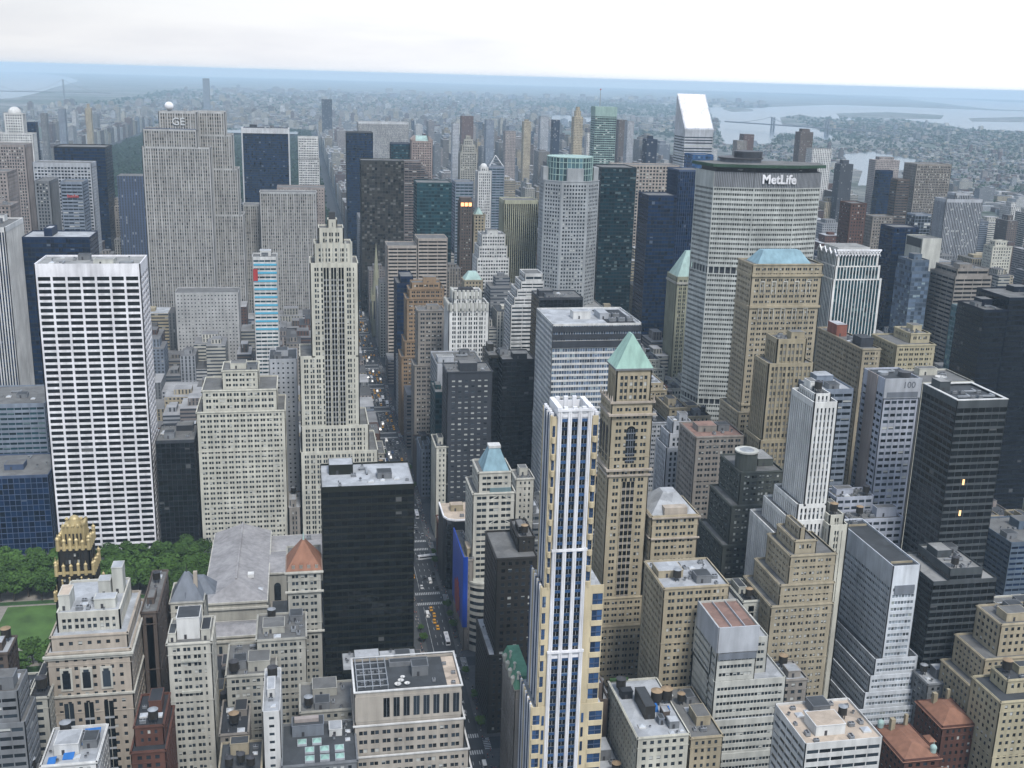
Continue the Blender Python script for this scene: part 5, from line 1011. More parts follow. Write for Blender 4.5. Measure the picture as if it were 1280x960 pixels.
        for (a, b, c, e, zz) in ((12.8, 15.4, 19, 22, 3), (19, 21, 20, 21.5, 1.5), (18.4, 19.6, 10, 12, 1)):
            m = MB(); m.prism(rect(x0 + a, x0 + b, y0 + c, y0 + e), zt, zt + zz, wall('tarp'), top=rect(x0 + a + .6, x0 + b - .5, y0 + c + .7, y0 + e - .4)); sub(m, 'tarpaulin', root, loc)
        rooftop(root, loc, (x0 + 13, x1, y0, y0 + 12), z, 'grey', 9, 0, 'white', 6); kid(root, loc, 'roof_skylight', x0 + 4.5, y0 + 9, zt, 1.3); kid(root, loc, 'roof_vent', x0 + 8, y0 + 8, zt, .8)
        m = MB(); m.box(x0 + .3, x0 + 9, y1 - 1.2, y1 - .3, z, z + 1.2, flat('hedge', (.03, .08, .02))); sub(m, 'roof_planting', root, loc)
    elif sp == 'whitehip':
        m = MB(); m.hip(x0 + .5, x1 - .5, y0 + 2.5, y1, h - .9, h + 8.5, wall('pinkgrey') if 0 else roofm('white'), .36); sub(m, 'hipped_roof', root, loc)
        m = MB(); m.box(x0 + 7, x1 - 6, y0 + 1.2, y0 + 6, h - .9, h + 3.4, wall('tan4')); sub(m, 'dormer', root, loc)
        m = MB()
        for zz in (h - 1.6, h - 13, h - 27): m.box(x0 - .8, x1 + .8, y0 - .9, y0 - .04, zz, zz + .7, wall('tan4')); m.box(x0 - .8, x0 - .04, y0 - .9, y1, zz, zz + .7, wall('tan4'))
        sub(m, 'cornice', root, loc)
    elif sp == 'turret':
        m = MB(); m.cyl(x0 + 6, y0 + 8, z - 1, z + 9, 6, wall('dkgreen'), 20); m.cyl(x0 + 6, y0 + 8, z + 9, z + 9.8, 6.5, wall('cream4'), 20)
        m.cyl(x0 + 6, y0 + 8, z + 9.8, z + 10.5, 4, wall('metal'), 20, 2.6); sub(m, 'turret', root, loc); penthouse(root, loc, x0 + 14, x1 - 2, y0 + 10, y1 - 4, zt, 4, 'dkgreen', 'concrete')
    elif sp == 'whiteblock':
        m = MB(); m.box(x0 - .3, x1 + .3, y0 - .5, y0 - .02, h - 12, h + .2, wall('palegrey')); m.box(x0 - .45, x0 - .02, y0 - .5, y1, h - 12, h + .2, wall('palegrey')); sub(m, 'blank_crown', root, loc)
        m = MB(); m.box(x0 + .6, x1 - .2, y0 - .6, y0 - .5, h - 15.5, h - 12.4, wall('slate')); sub(m, 'louvre_band', root, loc)
        m = MB()
        for i in (1, 2): m.box(x0 + i * w / 3 - .15, x0 + i * w / 3 + .15, y0 + 1, y1 - 1, z - 1, z, wall('palegrey'))
        sub(m, 'roof_divider', root, loc)
        mb2, rb2, pn = MB(), MB(), []
        for (a, b, c, e, zz) in ((0, 8, -6, 2, h - 9), (0, 15, .8, 2, h - 26), (1.5, 15.5, 3, 2, h - 44), (2.6, 18, 4.8, 2, h - 60)):
            tier(mb2, rb2, pn, rect(x0 - a - .4, x1 + b, y0 - c, y1 + e), 0, zz, STY['bandwhite'], wall('cream4'), wall('cream4'), 'dark', roofm('white'))
        mb2.build('wing_wall', root, loc); rb2.build('terrace', root, loc); emit_panes(root, pn, 80, loc, 0)
    elif sp == 'whiteslab':
        m = MB(); m.box(x0 + 2, x1 - 2, y0 - .5, y0 - .04, h - 15, h - 10.5, wall('slate')); sub(m, 'louvre_panel', root, loc)
        m = MB(); m.box(x0 + 1.5, x1 - 1.5, y0 + 5, y0 + 5.5, z - 1, z, wall('tan2')); m.box(x0 + 1.5, x1 - 1.5, y1 - 8, y1 - 7.5, z - 1, z, wall('tan2')); sub(m, 'roof_divider', root, loc)
        kid(root, loc, 'air_conditioner', cx, y1 - 5, zt, 1.4)
    elif sp in ('orangeroof', 'orangeroof2'):
        O = wall('orangetile'); m = MB(); m.hip(x0 - .8, x1 + .8, y0 - .8, y1 + .8, h - .9, h + (4 if sp == 'orangeroof' else 3), O, .44); sub(m, 'tiled_roof', root, loc)
        m = MB(); m.box(x0 + 4, x0 + 6, y1 - 7, y1 - 5, h, h + 7, wall('tan2')); m.box(x1 - 4, x1 - 2.6, y1 - 3, y1 - 1.6, h, h + 6, wall('tan2')); sub(m, 'chimney', root, loc)
        for a in ((x0 - 4, x0 - .85, y0 + 2, y0 + 7, h - 9), (x1 + .85, x1 + 4, y0 - .5, y0 + 5, h - 8)) if sp == 'orangeroof' else ((x0 - 2, x0 + 2, y1 - 1, y1 + 6, h - 3), (x1 - 3, x1 + 3, y0 - 7, y0 - .9, h - 5)):
            m = MB(); m.box(a[0], a[1], a[2], a[3], 0, a[4], wall('brick')); m.hip(a[0] - .4, a[1] + .4, a[2] - .4, a[3] + .4, a[4], a[4] + 1.5, O, .48); sub(m, 'side_bay', root, loc)
        if sp == 'orangeroof2':
            for q in ((x0 + 2, y1 - 2), (x1 - 2, y0 + 3)):
                m = MB(); m.cyl(*q, h + .5, h + 2.5, 1.3, wall('palecopper'), 12); m.dome(*q, h + 2.5, 1.5, wall('palecopper'), 12, 4, 1.1); m.cyl(*q, h + 4, h + 6, .2, wall('palecopper'), 6, .05); sub(m, 'copper_cupola', root, loc)
    elif sp == 'bluepyr':
        m = MB(); m.prism(rect(x0 + 3, x1 - 1, y0 + 3, y1 - 2), h - .9, h + 10.5, wall('bluecopper'), top=rect(x0 + 7.4, x1 - 5.4, y0 + 9, y1 - 8)); sub(m, 'pyramid_roof', root, loc)
        m = MB(); m.box(x0 + 7, x1 - 5, y0 + 8.6, y1 - 7.6, h + 10.5, h + 12, wall('white')); sub(m, 'lantern', root, loc)
        m = MB()
        for k_ in range(5):
            zz = h - 8 - k_ * 14
            m.box(x0 + 6.5, x1 - .3, y0 - .6, y0 - .04, zz - 6, zz - 1.6, wall('tealpale')); m.obox((x0 + 6.5, y0 - .8, zz - 9), ((x1 - x0) / 2 - 3.2, 0, 3.4), (0, .5, 0), (0, 0, .6), wall('cream4')); m.obox((x1 - .3, y0 - .8, zz - 9), (-(x1 - x0) / 2 + 3.2, 0, 3.4), (0, .5, 0), (0, 0, .6), wall('cream4'))
        sub(m, 'glass_bay', root, loc)
        m = MB(); m.cyl(x0 + 4, y0 + 2, 0, 42, 10, wall('cream3'), 28)
        for q in range(9): m.cyl(x0 + 4, y0 + 2, 4 + q * 4.2, 6 + q * 4.2, 10.06, pane('dark'), 28, cap=False)
        m.cyl(x0 + 4, y0 + 2, 42, 43, 10.5, wall('cream2'), 28); sub(m, 'round_corner', root, loc)
    elif sp == 'tene40':
        mb2, rb2, pn = MB(), MB(), []; T3 = wall('tan3')
        lx0, lx1, ly0, ly1 = x0 + 2.5, x1 - .8, y0 + 3, y1 - 2
        facade_st = STY['verttan']
        tier(mb2, rb2, pn, rect(lx0, lx1, ly0, ly1), h - 1, h + 15.5, facade_st, T3, T3, 'dark', roofm('concrete'))
        emit_panes(root, pn, 16, loc, 0); mb2.build('lantern_wall', root, loc); rb2.build('lantern_roof', root, loc)
        m = MB(); m.box(lx0 - .8, lx1 + .8, ly0 - .8, ly1 + .8, h + 15.5, h + 16.4, wall('grey')); sub(m, 'eave', root, loc)
        m = MB(); a = rect(lx0 - .6, lx1 + .6, ly0 - .6, ly1 + .6); mx_, my_ = (lx0 + lx1) / 2 - .5, (ly0 + ly1) / 2
        m.prism(a, h + 16.4, h + 32.5, wall('copper'), top=rect(mx_ - .3, mx_ + .3, my_ - 3, my_ + 3)); sub(m, 'pyramid_roof', root, loc)
        m = MB(); cr = wall('tan4')
        for zz, ov in ((h - .6, .9), (h - 7, 1.5), (h - 36, 1.3), (h - 39, .7)): m.box(x0 - ov, x1 + ov, y0 - ov, y0 - .04, zz, zz + 1.0, cr); m.box(x0 - ov, x0 - .04, y0 - .03, y1, zz, zz + 1.0, cr)
        for i in range(5): m.cyl(x0 - .6, y0 + 1 + i * 4.4, h + .4, h + 3.4, .5, cr, 8, .1)
        for i in (0, 21.4): m.cyl(x0 + i, y0 - .4, h + .4, h + 3.6, .6, cr, 8, .1)
        sub(m, 'cornice', root, loc)
        m = MB(); gw = pane('black'); xx = cx; W3 = 2.4
        m.box(xx - W3, xx + W3, y0 - .14, y0 - .05, h - 32, h - 15, gw)
        m.poly([(xx + W3 * math.cos(t * math.pi / 12), y0 - .14, h - 15 + W3 * math.sin(t * math.pi / 12)) for t in range(13)], gw, [(0, 0)] * 13); sub(m, 'arched_window', root, loc)
        m = MB()
        for q in range(5): m.box(xx - W3, xx + W3, y0 - .24, y0 - .15, h - 31 + q * 3.6, h - 30.4 + q * 3.6, wall('slate'))
        for q in (-1.2, 0, 1.2): m.box(xx + q - .12, xx + q + .12, y0 - .3, y0 - .25, h - 32, h - 14, wall('slate'))
        sub(m, 'window_bars', root, loc)
        for i in range(3):
            m = MB(); yy = y0 + 4 + i * 5.6; m.box(x0 - .14, x0 - .05, yy, yy + 3.4, h - 32, h - 15, gw); m.poly([(x0 - .14, yy + 1.7 + 1.7 * math.cos(t * math.pi / 8), h - 15 + 1.7 * math.sin(t * math.pi / 8)) for t in range(9)], gw, [(0, 0)] * 9); sub(m, 'arched_window', root, loc)
        m = MB(); m.box(cx - 3.4, cx + 3.4, y0 - .14, y0 - .06, 30, h - 42, pane('dark'))
        for q in range(int((h - 72) / 3.7)): m.box(cx - 3.3, cx + 3.3, y0 - .3, y0 - .15, 31 + q * 3.7, 32.3 + q * 3.7, wall('taupe'))
        for q in (-3.5, -1.3, 1.0, 3.2): m.box(cx + q, cx + q + .4, y0 - .45, y0 - .31, 30, h - 42, T3)
        sub(m, 'centre_bay', root, loc)
        mb2, rb2, pn = MB(), MB(), []
        for (a_, b_, c_, e_, zz) in ((1.2, 1.5, 1.5, 6, h - 105), (2.4, 3.2, 3.6, 9, h - 120)):
            tier(mb2, rb2, pn, rect(x0 - a_, x1 + b_, y0 - c_, y1 + e_), 0, zz, STY['pairtan'], T3, T3, 'dark', roofm('gravel'))
        mb2.build('base_wall', root, loc); rb2.build('terrace', root, loc); emit_panes(root, pn, 70, loc, 0)

# ---- lozenge tower with the white lettering
def lozenge():
    P = [(262, 800), (296, 800), (319, 807), (325, 830), (302, 842), (262, 843), (238, 838), (229, 828), (232, 806)]
    P = [(232, 807), (262, 800), (296, 800), (319, 807), (324, 832), (300, 842), (258, 842), (227, 834)]
    loc = (276, 821, 0); H_ = 246
    root = empty('lozenge_tower', loc, 'huge grey lozenge shaped tower with white lettering along its top and flat overhanging roof', 'building')
    st = (1.75, [.45], 3.75, 1.9, .45, .5, .8, .5, 1, None); W_ = wall('concrete'); mb, rb, pn = MB(), MB(), []
    zs = [(0, 22), (26, 66), (70, 168), (173, 232)]
    for a, b in zs: tier(mb, rb, pn, P, a, b, st, W_, W_, 'stonedk', roofm('concrete'))
    for a, b in ((22, 26), (66, 70), (168, 173)):
        q = inset(P, 1.6); mb.prism(q, a - 1.2, b + .05, wall('charcoal'))
        for i in range(8):
            p0, p1 = np.array(P[i]), np.array(P[(i + 1) % 8]); Ln = np.linalg.norm(p1 - p0); nn = max(1, int(Ln / 4.4)); d = (p1 - p0) / Ln; nr = np.array([-d[1], d[0]])
            for k in range(nn + 1):
                c = p0 + d * min(Ln - .8, k * Ln / nn); mb.obox((*(c + nr * .3), a - .9), (*(d * .8), 0), (*(nr * 1.0), 0), (0, 0, b - a + .8), W_)
    o = mb.build('wall', root, loc); rb.build('roof', root, loc); emit_panes(root, pn, 100, loc, 0)
    # crown band of vertical fins, then recessed storey and the overhanging roof slab
    m = MB(); m.prism(inset(P, .3), 231, 243, wall('grey'))
    for i in (7, 0, 1, 2, 3):
        p0, p1 = np.array(P[i]), np.array(P[(i + 1) % 8]); Ln = np.linalg.norm(p1 - p0); d = (p1 - p0) / Ln; nr = np.array([d[1], -d[0]])
        if i == 7: m.obox((*p0, 231), (*(p1 - p0), 0), (*(nr * .3), 0), (0, 0, 12.2), W_); continue
        for k in range(int(Ln / 1.3)):
            c = p0 + d * (k * 1.3 + .2); m.obox((*c, 232), (*(d * .3), 0), (*(nr * .35), 0), (0, 0, 11), wall('palegrey'))
    sub(m, 'crown_band', root, loc)
    m = MB(); m.prism(inset(P, 3), 242.8, 246.4, wall('dkmetal')); sub(m, 'recessed_storey', root, loc)
    m = MB(); m.prism(inset(P, -2.6), 246.5, 248.6, wall('hp_green')); sub(m, 'roof_slab', root, loc)
    m = MB(); m.prism(inset(P, -1.2), 248.62, 248.7, roofm('gravel')); sub(m, 'roof_deck', root, loc)
    m = MB(); m.cyl(262, 832, 248.7, 251, 16, wall('slate'), 28); m.cyl(262, 832, 251, 252, 17.5, wall('dkmetal'), 28); m.cyl(268, 832, 252, 256.5, 11, wall('charcoal'), 28); sub(m, 'landing_pad', root, loc)
    text('MetLife', root, loc, 281.2, 799.2, 233.4, 9.2, wall('sign_white'), 'lettering', .24, .4, 0, 1.0)
    for i, (x, y) in enumerate(((300, 806), (308, 809), (252, 806))): kid(root, loc, 'satellite_dish', x, y, 243, 1.6, i)
    note(220, 330, 795, 850)
lozenge()

# ---- octagonal tower with glass drum
def octagon():
    row = [r for r in TABLE if r[-1] == 'octagon'][0]; x0, x1, y0, y1, h = row[2:7]
    c = 15; P = [(x0 + c, y0), (x1 - c, y0), (x1, y0 + c), (x1, y1 - c), (x1 - c, y1), (x0 + c, y1), (x0, y1 - c), (x0, y0 + c)]
    loc = ((x0 + x1) / 2, (y0 + y1) / 2, 0); root = empty(row[0], loc, row[1], 'building')
    mb, rb, pn = MB(), MB(), []; W_ = wall('palegrey2'); st = STY['punchgrid']
    tier(mb, rb, pn, P, 0, h, st, W_, W_, 'dark', roofm('concrete'))
    tier(mb, rb, pn, rect(x0 - 10, x1 + 4, y0 - 10, y1), 0, 96, st, W_, W_, 'dark', roofm('concrete'))
    for a in (rect(x0 + c + 5, x1 - c - 5, y0 - .01, y0 + 6), rect(x0 + .0, x0 + 5, y0 + c + 4, y1 - c - 4), rect(x1 - 5, x1, y0 + c + 4, y1 - c - 4)): mb.prism(a, h - 1, h + 12, W_)
    mb.build('wall', root, loc); rb.build('roof', root, loc); emit_panes(root, pn, 60, loc, 0)
    cx, cy = loc[:2]; m = MB(); m.cyl(cx, cy, h - .9, h + 22, 22.5, pane('tealpale'), 36); sub(m, 'glass_drum', root, loc)
    m = MB()
    for k in range(36):
        a = k / 36 * 2 * math.pi; m.cyl(cx + 22.6 * math.cos(a), cy + 22.6 * math.sin(a), h - .9, h + 22.6, .35, wall('palecopper'), 5)
    for zz in (h + 5, h + 11, h + 17, h + 21.6): m.cyl(cx, cy, zz, zz + .7, 22.9, wall('palecopper'), 36)
    sub(m, 'drum_frame', root, loc)
octagon()

# ---- blue white and gold apartment tower
def gold_tower():
    loc = (24, 402, 0); root = empty('apartment_tower', loc, 'slender blue, white and gold apartment tower with open white roof frame', 'building')
    G, Wt, Gl = wall('gold'), wall('sign_white'), 'bluegl'
    T = [(15.5, 33.7, 390, 404.5, 188, 6.7), (13.9, 39.2, 389.2, 410, 119, 6.7), (11.5, 41.3, 388.4, 416, 67.5, 6.7)]
    mb, rb, wins = MB(), MB(), []
    m_gl = MB(); core = MB(); pn = []
    for i, (x0, x1, y0, y1, z1, pitch) in enumerate(T):
        z0 = 0
        core.box(x0 + .35, x1 - .35, y0 + .35, y1 - .35, z0, z1 - 1, G)
        rb.box(x0 + .4, x1 - .4, y0 + .4, y1 - .4, z1 - 1, z1 - .9, roofm('white'))
        zb = T[i + 1][4] if i < 2 else 6
        bx0, bx1 = (18.8, 29.8)                               # projecting white centre bay
        for (a, b) in ((x0, bx0 - 1.6), (bx1 + 1.6, x1)):
            nfl = int((z1 - zb) / pitch); ph = (z1 - 3 - zb) / nfl
            mb.box(a, b, y0 - .02, y0 + .35, z1 - 3, z1 + .6, G)
            wide = b - a; mb.box(bx0 - 1.6 if a < bx0 else b + 0, bx0 if a < bx0 else b, y0, y0 + .1, zb, z1, G)
            side = .3; oa, ob = a, b
            if i: 
                keep = (b - a) * .62
                if a < 18: mb.box(a + keep, b, y0, y0 + .37, zb, z1 - 3, G); b = a + keep
                else: mb.box(a, b - keep, y0, y0 + .37, zb, z1 - 3, G); a = b - keep
            wide = b - a; mb.box(a, a + side, y0, y0 + .36, zb, z1 - 3, G); mb.box(b - side, b, y0, y0 + .36, zb, z1 - 3, G)
            for k in range(nfl):
                zz = zb + k * ph
                # curved gold balcony front
                for t in range(6):
                    xa, xb = a + (b - a) * t / 6, a + (b - a) * (t + 1) / 6; bul = 1.1 * math.sin(math.pi * (t + .5) / 6) if i == 0 else .25
                    mb.box(xa, xb + .01, y0 - bul, y0 + .3, zz, zz + 2.2, G)
                pn.append((a + side, y0 + .16, zz + 1.9, 1, 0, (b - a - 2 * side) / 2 - .08, ph - 1.9, Gl)); pn.append((a + (b - a) / 2 + .08, y0 + .16, zz + 1.9, 1, 0, (b - a) / 2 - side - .08, ph - 1.9, Gl))
                mb.box(a + side, b - side, y0 - .12, y0 + .1, zz + 4.0, zz + 4.35, wall('navyframe'))
                mb.box(a + wide / 2 - .08, a + wide / 2 + .08, y0 + .0, y0 + .1, zz + 1.95, zz + ph, wall('navyframe'))
            if i == 2:      # extra narrow window column on the widest tier
                xw = ob - 1.7 if oa < 18 else oa + .7
                for k in range(nfl): pn.append((xw, y0 - .02 - .25, zb + k * ph + 1.9, 1, 0, 1.0, ph - 2.2, Gl))
        # west face: tight white fins, blue glass behind
        ln = y1 - y0; n_ = int(ln / 2.4)
        mb.box(x0 - .02, x0 + .35, y0 + .36, y1, z1 - 2.5, z1 + .6, G)
        for k in range(n_ + 1): mb.box(x0 - .5, x0 + .34, y0 + .4 + k * (ln - 1.2) / n_, y0 + 1.1 + k * (ln - 1.2) / n_, zb, z1 + .9, Wt if k % 2 else wall('navyframe') if k % 3 else G)
        nfl = int((z1 - 3 - zb) / 3.3)
        for k in range(nfl):
            for j in range(n_): pn.append((x0 + .32, y0 + .4 + (j + 1) * (ln - 1.2) / n_, zb + k * 3.3 + 1.0, 0, -1, (ln - 1.2) / n_ - .7, 2.2, Gl))
            mb.box(x0 - .1, x0 + .34, y0 + .4, y1 - .3, zb + k * 3.3, zb + k * 3.3 + .8, wall('palegrey') if k % 2 else wall('navyframe'))
        # east face
        for k in range(int((z1 - zb) / 3.3)): mb.box(x1 - .35, x1 + .04, y0 + .36, y1, zb + k * 3.3, zb + k * 3.3 + 1.3, G)
    core.build('core', root, loc); 
    # centre bay: white piers, blue strips, slightly stepping out downwards
    wb = MB()
    for (z0, z1, ex) in ((135, 191, 0), (92, 135, .5), (10, 92, 1.0)):
        xa, xb = 17.6 - ex * .6, 30.8 + ex * .6; yb = 389.0 - ex
        wb.box(xa, xb, yb + .5, 392, z0, z1, Wt)
        nb = 3; pw = 1.55; bw = (xb - xa - 4 * pw) / 3
        for k in range(4):
            c = xa + k * (pw + bw)
            wb.box(c, c + pw, yb - .1, yb + .5, z0, z1 + .8, Wt)
            wb.box(c + pw * .2, c + pw * .42, yb - .35, yb - .1, z0, z1 + 1.2, Wt); wb.box(c + pw * .62, c + pw * .84, yb - .35, yb - .1, z0, z1 + 1.2, Wt)
        for k in range(3):
            c = xa + pw + k * (pw + bw); nf = int((z1 - z0) / 3.3)
            for q in range(nf): pn.append((c + .05, yb + .44, z0 + q * 3.3 + .1, 1, 0, bw / 2 - .1, 2.0, 'black')); pn.append((c + bw / 2 + .05, yb + .44, z0 + q * 3.3 + .1, 1, 0, bw / 2 - .1, 2.0, 'black')); pn.append((c + .02, yb + .40, z0 + q * 3.3 + 2.1, 1, 0, bw - .04, 1.25, Gl))
        wb.box(xa - .3, xb + .3, yb - .4, yb + .6, z1 - .2, z1 + .7, Wt)
    wb.build('centre_bay', root, loc); mb.build('wall', root, loc); rb.build('roof', root, loc)
    fr = MB()
    for xx in (17.4, 29.6): fr.box(xx, xx + 1.9, 389, 404, 189, 192.2, Wt)
    for k in range(3): fr.box(19.6 + k * 3.4, 21.2 + k * 3.4, 402.7, 404.1, 188, 192.6, Wt); fr.box(19.9 + k * 3.6, 21.4 + k * 3.6, 389, 390.4, 190, 192.4, Wt)
    fr.box(19.31, 29.59, 389.2, 390, 188.4, 191.6, Wt); fr.box(19.31, 29.59, 403.1, 403.9, 188.4, 191, Wt)
    for k in range(5): fr.box(15.3, 16.4, 391 + k * 2.9, 392.2 + k * 2.9, 188, 189.8, Wt); fr.box(32.6, 33.9, 391 + k * 2.9, 392.2 + k * 2.9, 188, 189.8, Wt)
    fr.build('roof_frame', root, loc); kid(root, loc, 'air_duct', 24, 399, 187, .6); kid(root, loc, 'air_conditioner', 25, 394, 187, 1.2)
    emit_panes(root, pn, 100, loc, 20); note(8, 44, 384, 424)
gold_tower()

# ---- library
def library():
    loc = (-90, 620, 0); root = empty('library', loc, 'wide grey stone library with flat seamed metal roofs, arched windows and an inner court', 'library')
    S_, Z_ = wall('limestone'), wall('zinc'); mb, rf = MB(), MB()
    def wing(x0, x1, y0, y1, h, ridge, rh=5.0):
        mb.box(x0, x1, y0, y1, 0, h, S_); mb.box(x0 - .8, x1 + .8, y0 - .8, y1 + .8, h, h + 1.0, wall('cream3'))
        if ridge == 'y': top = [(x0 + (x1 - x0) * .47, y0 + (x1 - x0) * .45), (x0 + (x1 - x0) * .53, y0 + (x1 - x0) * .45), (x0 + (x1 - x0) * .53, y1), (x0 + (x1 - x0) * .47, y1)]
        else: top = [(x0, y0 + (y1 - y0) * .47), (x1, y0 + (y1 - y0) * .47), (x1, y0 + (y1 - y0) * .53), (x0, y0 + (y1 - y0) * .53)]
        rf.prism(rect(x0 - .3, x1 + .3, y0 - .3, y1 + .3), h + 1.0, h + rh, Z_, top=top)
    wing(-134, -100, 566, 664, 27, 'y', 6); wing(-99.9, -34, 606, 636, 25, 'x', 4); wing(-99.9, -34, 640, 668, 22, 'x', 3); wing(-134, -72, 548, 564.5, 17, 'x', 3); wing(-45, -20, 560, 690, 24, 'y', 5)
    mb.build('wall', root, loc); rf.build('roof', root, loc)
    m = MB(); m.box(-117.6, -116.6, 582, 664, 32.8, 34, Z_); sub(m, 'roof_ridge', root, loc)
    m = MB(); m.box(-111, -107.5, 588, 592, 31, 33, wall('white')); sub(m, 'roof_hatch', root, loc)
    for i in range(6):
        m = MB(); xx = -95 + i * 8.5; m.box(xx - 2, xx + 2, 605.88, 605.98, 8, 18, pane('dark')); m.poly([(xx + 2 * math.cos(t * math.pi / 10), 605.88, 18 + 2 * math.sin(t * math.pi / 10)) for t in range(11)], pane('dark'), [(0, 0)] * 11); sub(m, 'arched_window', root, loc)
    for i in range(9):
        m = MB(); xx = -131 + i * 6.6; m.box(xx - .9, xx + .9, 547.88, 547.98, 5, 12.5, pane('dark')); sub(m, 'window', root, loc)
    m = MB(); m.box(-134.2, -72, 547.2, 548.02, 14.5, 15.6, wall('cream3')); m.box(-134.5, -99, 565, 566.02, 24, 25, wall('cream3')); sub(m, 'cornice', root, loc)
    kid(root, loc, 'roof_skylight', -104, 578, 28.3, 1.6); kid(root, loc, 'air_conditioner', -92, 598, .3, 2); kid(root, loc, 'air_duct', -84, 590, .3, 2); kid(root, loc, 'air_conditioner', -76, 655, 25, 1.5); kid(root, loc, 'air_conditioner', -60, 656, 25, 1.5)
    m = MB(); m.box(-99, -46, 567, 605, 0, 10, wall('taupe')); m.box(-98, -47, 568, 604, 10, 10.2, roofm('dark')); sub(m, 'court_building', root, loc)
    note(-140, -16, 546, 692)
library()

# ---- gilded black tower
def gilded():
    loc = (-187, 524, 0); root = empty('gilded_tower', loc, 'black brick tower with gilded gothic pinnacles in front of the park trees', 'building')
    B_, Gd = wall('blackbrick'), wall('gilt'); mb, rb, pn = MB(), MB(), []; st = STY['vertpair']
    cx, cy = -186.5, 524
    for (hw, hd, z0, z1) in ((9.6, 9, 0, 66), (8.6, 8, 65, 78), (7.2, 6.8, 77, 90)): tier(mb, rb, pn, rect(cx - hw, cx + hw, cy - hd, cy + hd), z0, z1, st, B_, B_, 'light2', roofm('dark'))
    mb.build('wall', root, loc); rb.build('roof', root, loc); emit_panes(root, pn, 80, loc, 30)
    R_ = random.Random(3)
    def crown(z, hw, hd, n, hh, r, name):
        m = MB()
        m.box(cx - hw - .3, cx + hw + .3, cy - hd - .35, cy - hd + .1, z - .7, z + .5, Gd); m.box(cx + hw - .1, cx + hw + .35, cy - hd, cy + hd, z - .7, z + .5, Gd); m.box(cx - hw - .35, cx - hw + .1, cy - hd, cy + hd, z - .7, z + .5, Gd)
        for i in range(n):
            t = i / (n - 1); mid = 1 - abs(t - .5) * .5
            for (px, py) in ((cx - hw + 2 * hw * t, cy - hd - .1), (cx + hw + .1, cy - hd + 2 * hd * t), (cx - hw - .1, cy - hd + 2 * hd * t), (cx - hw + 2 * hw * t, cy + hd)):
                k = hh * (.75 + .5 * R_.random()) * (1.25 if i in (0, n - 1) else mid)
                m.cyl(px, py, z - 1.4, z + k * .6, r, Gd, 7, r * .8); m.dome(px, py, z + k * .6, r * 1.1, Gd, 7, 3, 1.2); m.cyl(px, py, z + k * .7, z + k, r * .35, Gd, 5, .05)
        return sub(m, name, root, loc)
    crown(66, 9.6, 9, 6, 4, .75, 'gilded_pinnacles'); crown(78, 8.4, 7.8, 6, 5.5, .85, 'gilded_pinnacles'); crown(90, 7.0, 6.6, 6, 5, .95, 'gilded_crown')
    m = MB(); m.box(cx - 4.8, cx + 4.8, cy - 4.6, cy + 4.6, 88.5, 99, Gd)
    for i in range(7):
        xx = cx - 4.8 + i * 1.6; m.box(xx - .35, xx + .35, cy - 5, cy - 4.6, 89, 99.6 + (i % 2), Gd); m.box(cx + 4.6, cx + 5, cy - 4.8 + i * 1.6 - .35, cy - 4.8 + i * 1.6 + .35, 89, 99.6 + (i % 2), Gd)
    for i in range(5): m.dome(cx - 4.4 + i * 2.2, cy - 4.4, 99.4, .95, Gd, 8, 3, 1.3); m.dome(cx - 4.4 + i * 2.2, cy + 4.4, 99.4, .95, Gd, 8, 3, 1.3); m.dome(cx + 4.4, cy - 4.4 + i * 2.2, 99.4, .95, Gd, 8, 3, 1.3)
    m.cyl(cx, cy, 99, 101, 3, Gd, 12, 2.4); m.dome(cx, cy, 101, 2.4, Gd, 12, 4, .9); sub(m, 'gilded_lantern', root, loc)
    m = MB()
    for i in range(5): m.box(cx - 3.4 + i * 1.7 - .4, cx - 3.4 + i * 1.7 + .4, cy - 5.1, cy - 5.02, 91, 96, wall('dkbrown'))
    sub(m, 'lantern_opening', root, loc)
    m = MB()
    for k, (dx, zz) in enumerate(((-6.5, 60), (-3, 57), (3, 60), (6.5, 57), (0, 62), (-6, 73), (6, 73), (0, 72), (-2.6, 74), (2.8, 74))):
        m.cyl(cx + dx, cy - (9.2 if zz < 66 else 8.2), zz - 1.6, zz + 1.4, .55, Gd, 7, .3); m.dome(cx + dx, cy - (9.2 if zz < 66 else 8.2), zz + 1.4, .6, Gd, 7, 3)
        m.box(cx + dx - 1, cx + dx + 1, cy - (9.3 if zz < 66 else 8.3), cy - (9.0 if zz < 66 else 8.0), zz - 1.9, zz - 1.4, Gd)
    sub(m, 'gilded_ornament', root, loc); note(cx - 11, cx + 11, 512, 536)
gilded()

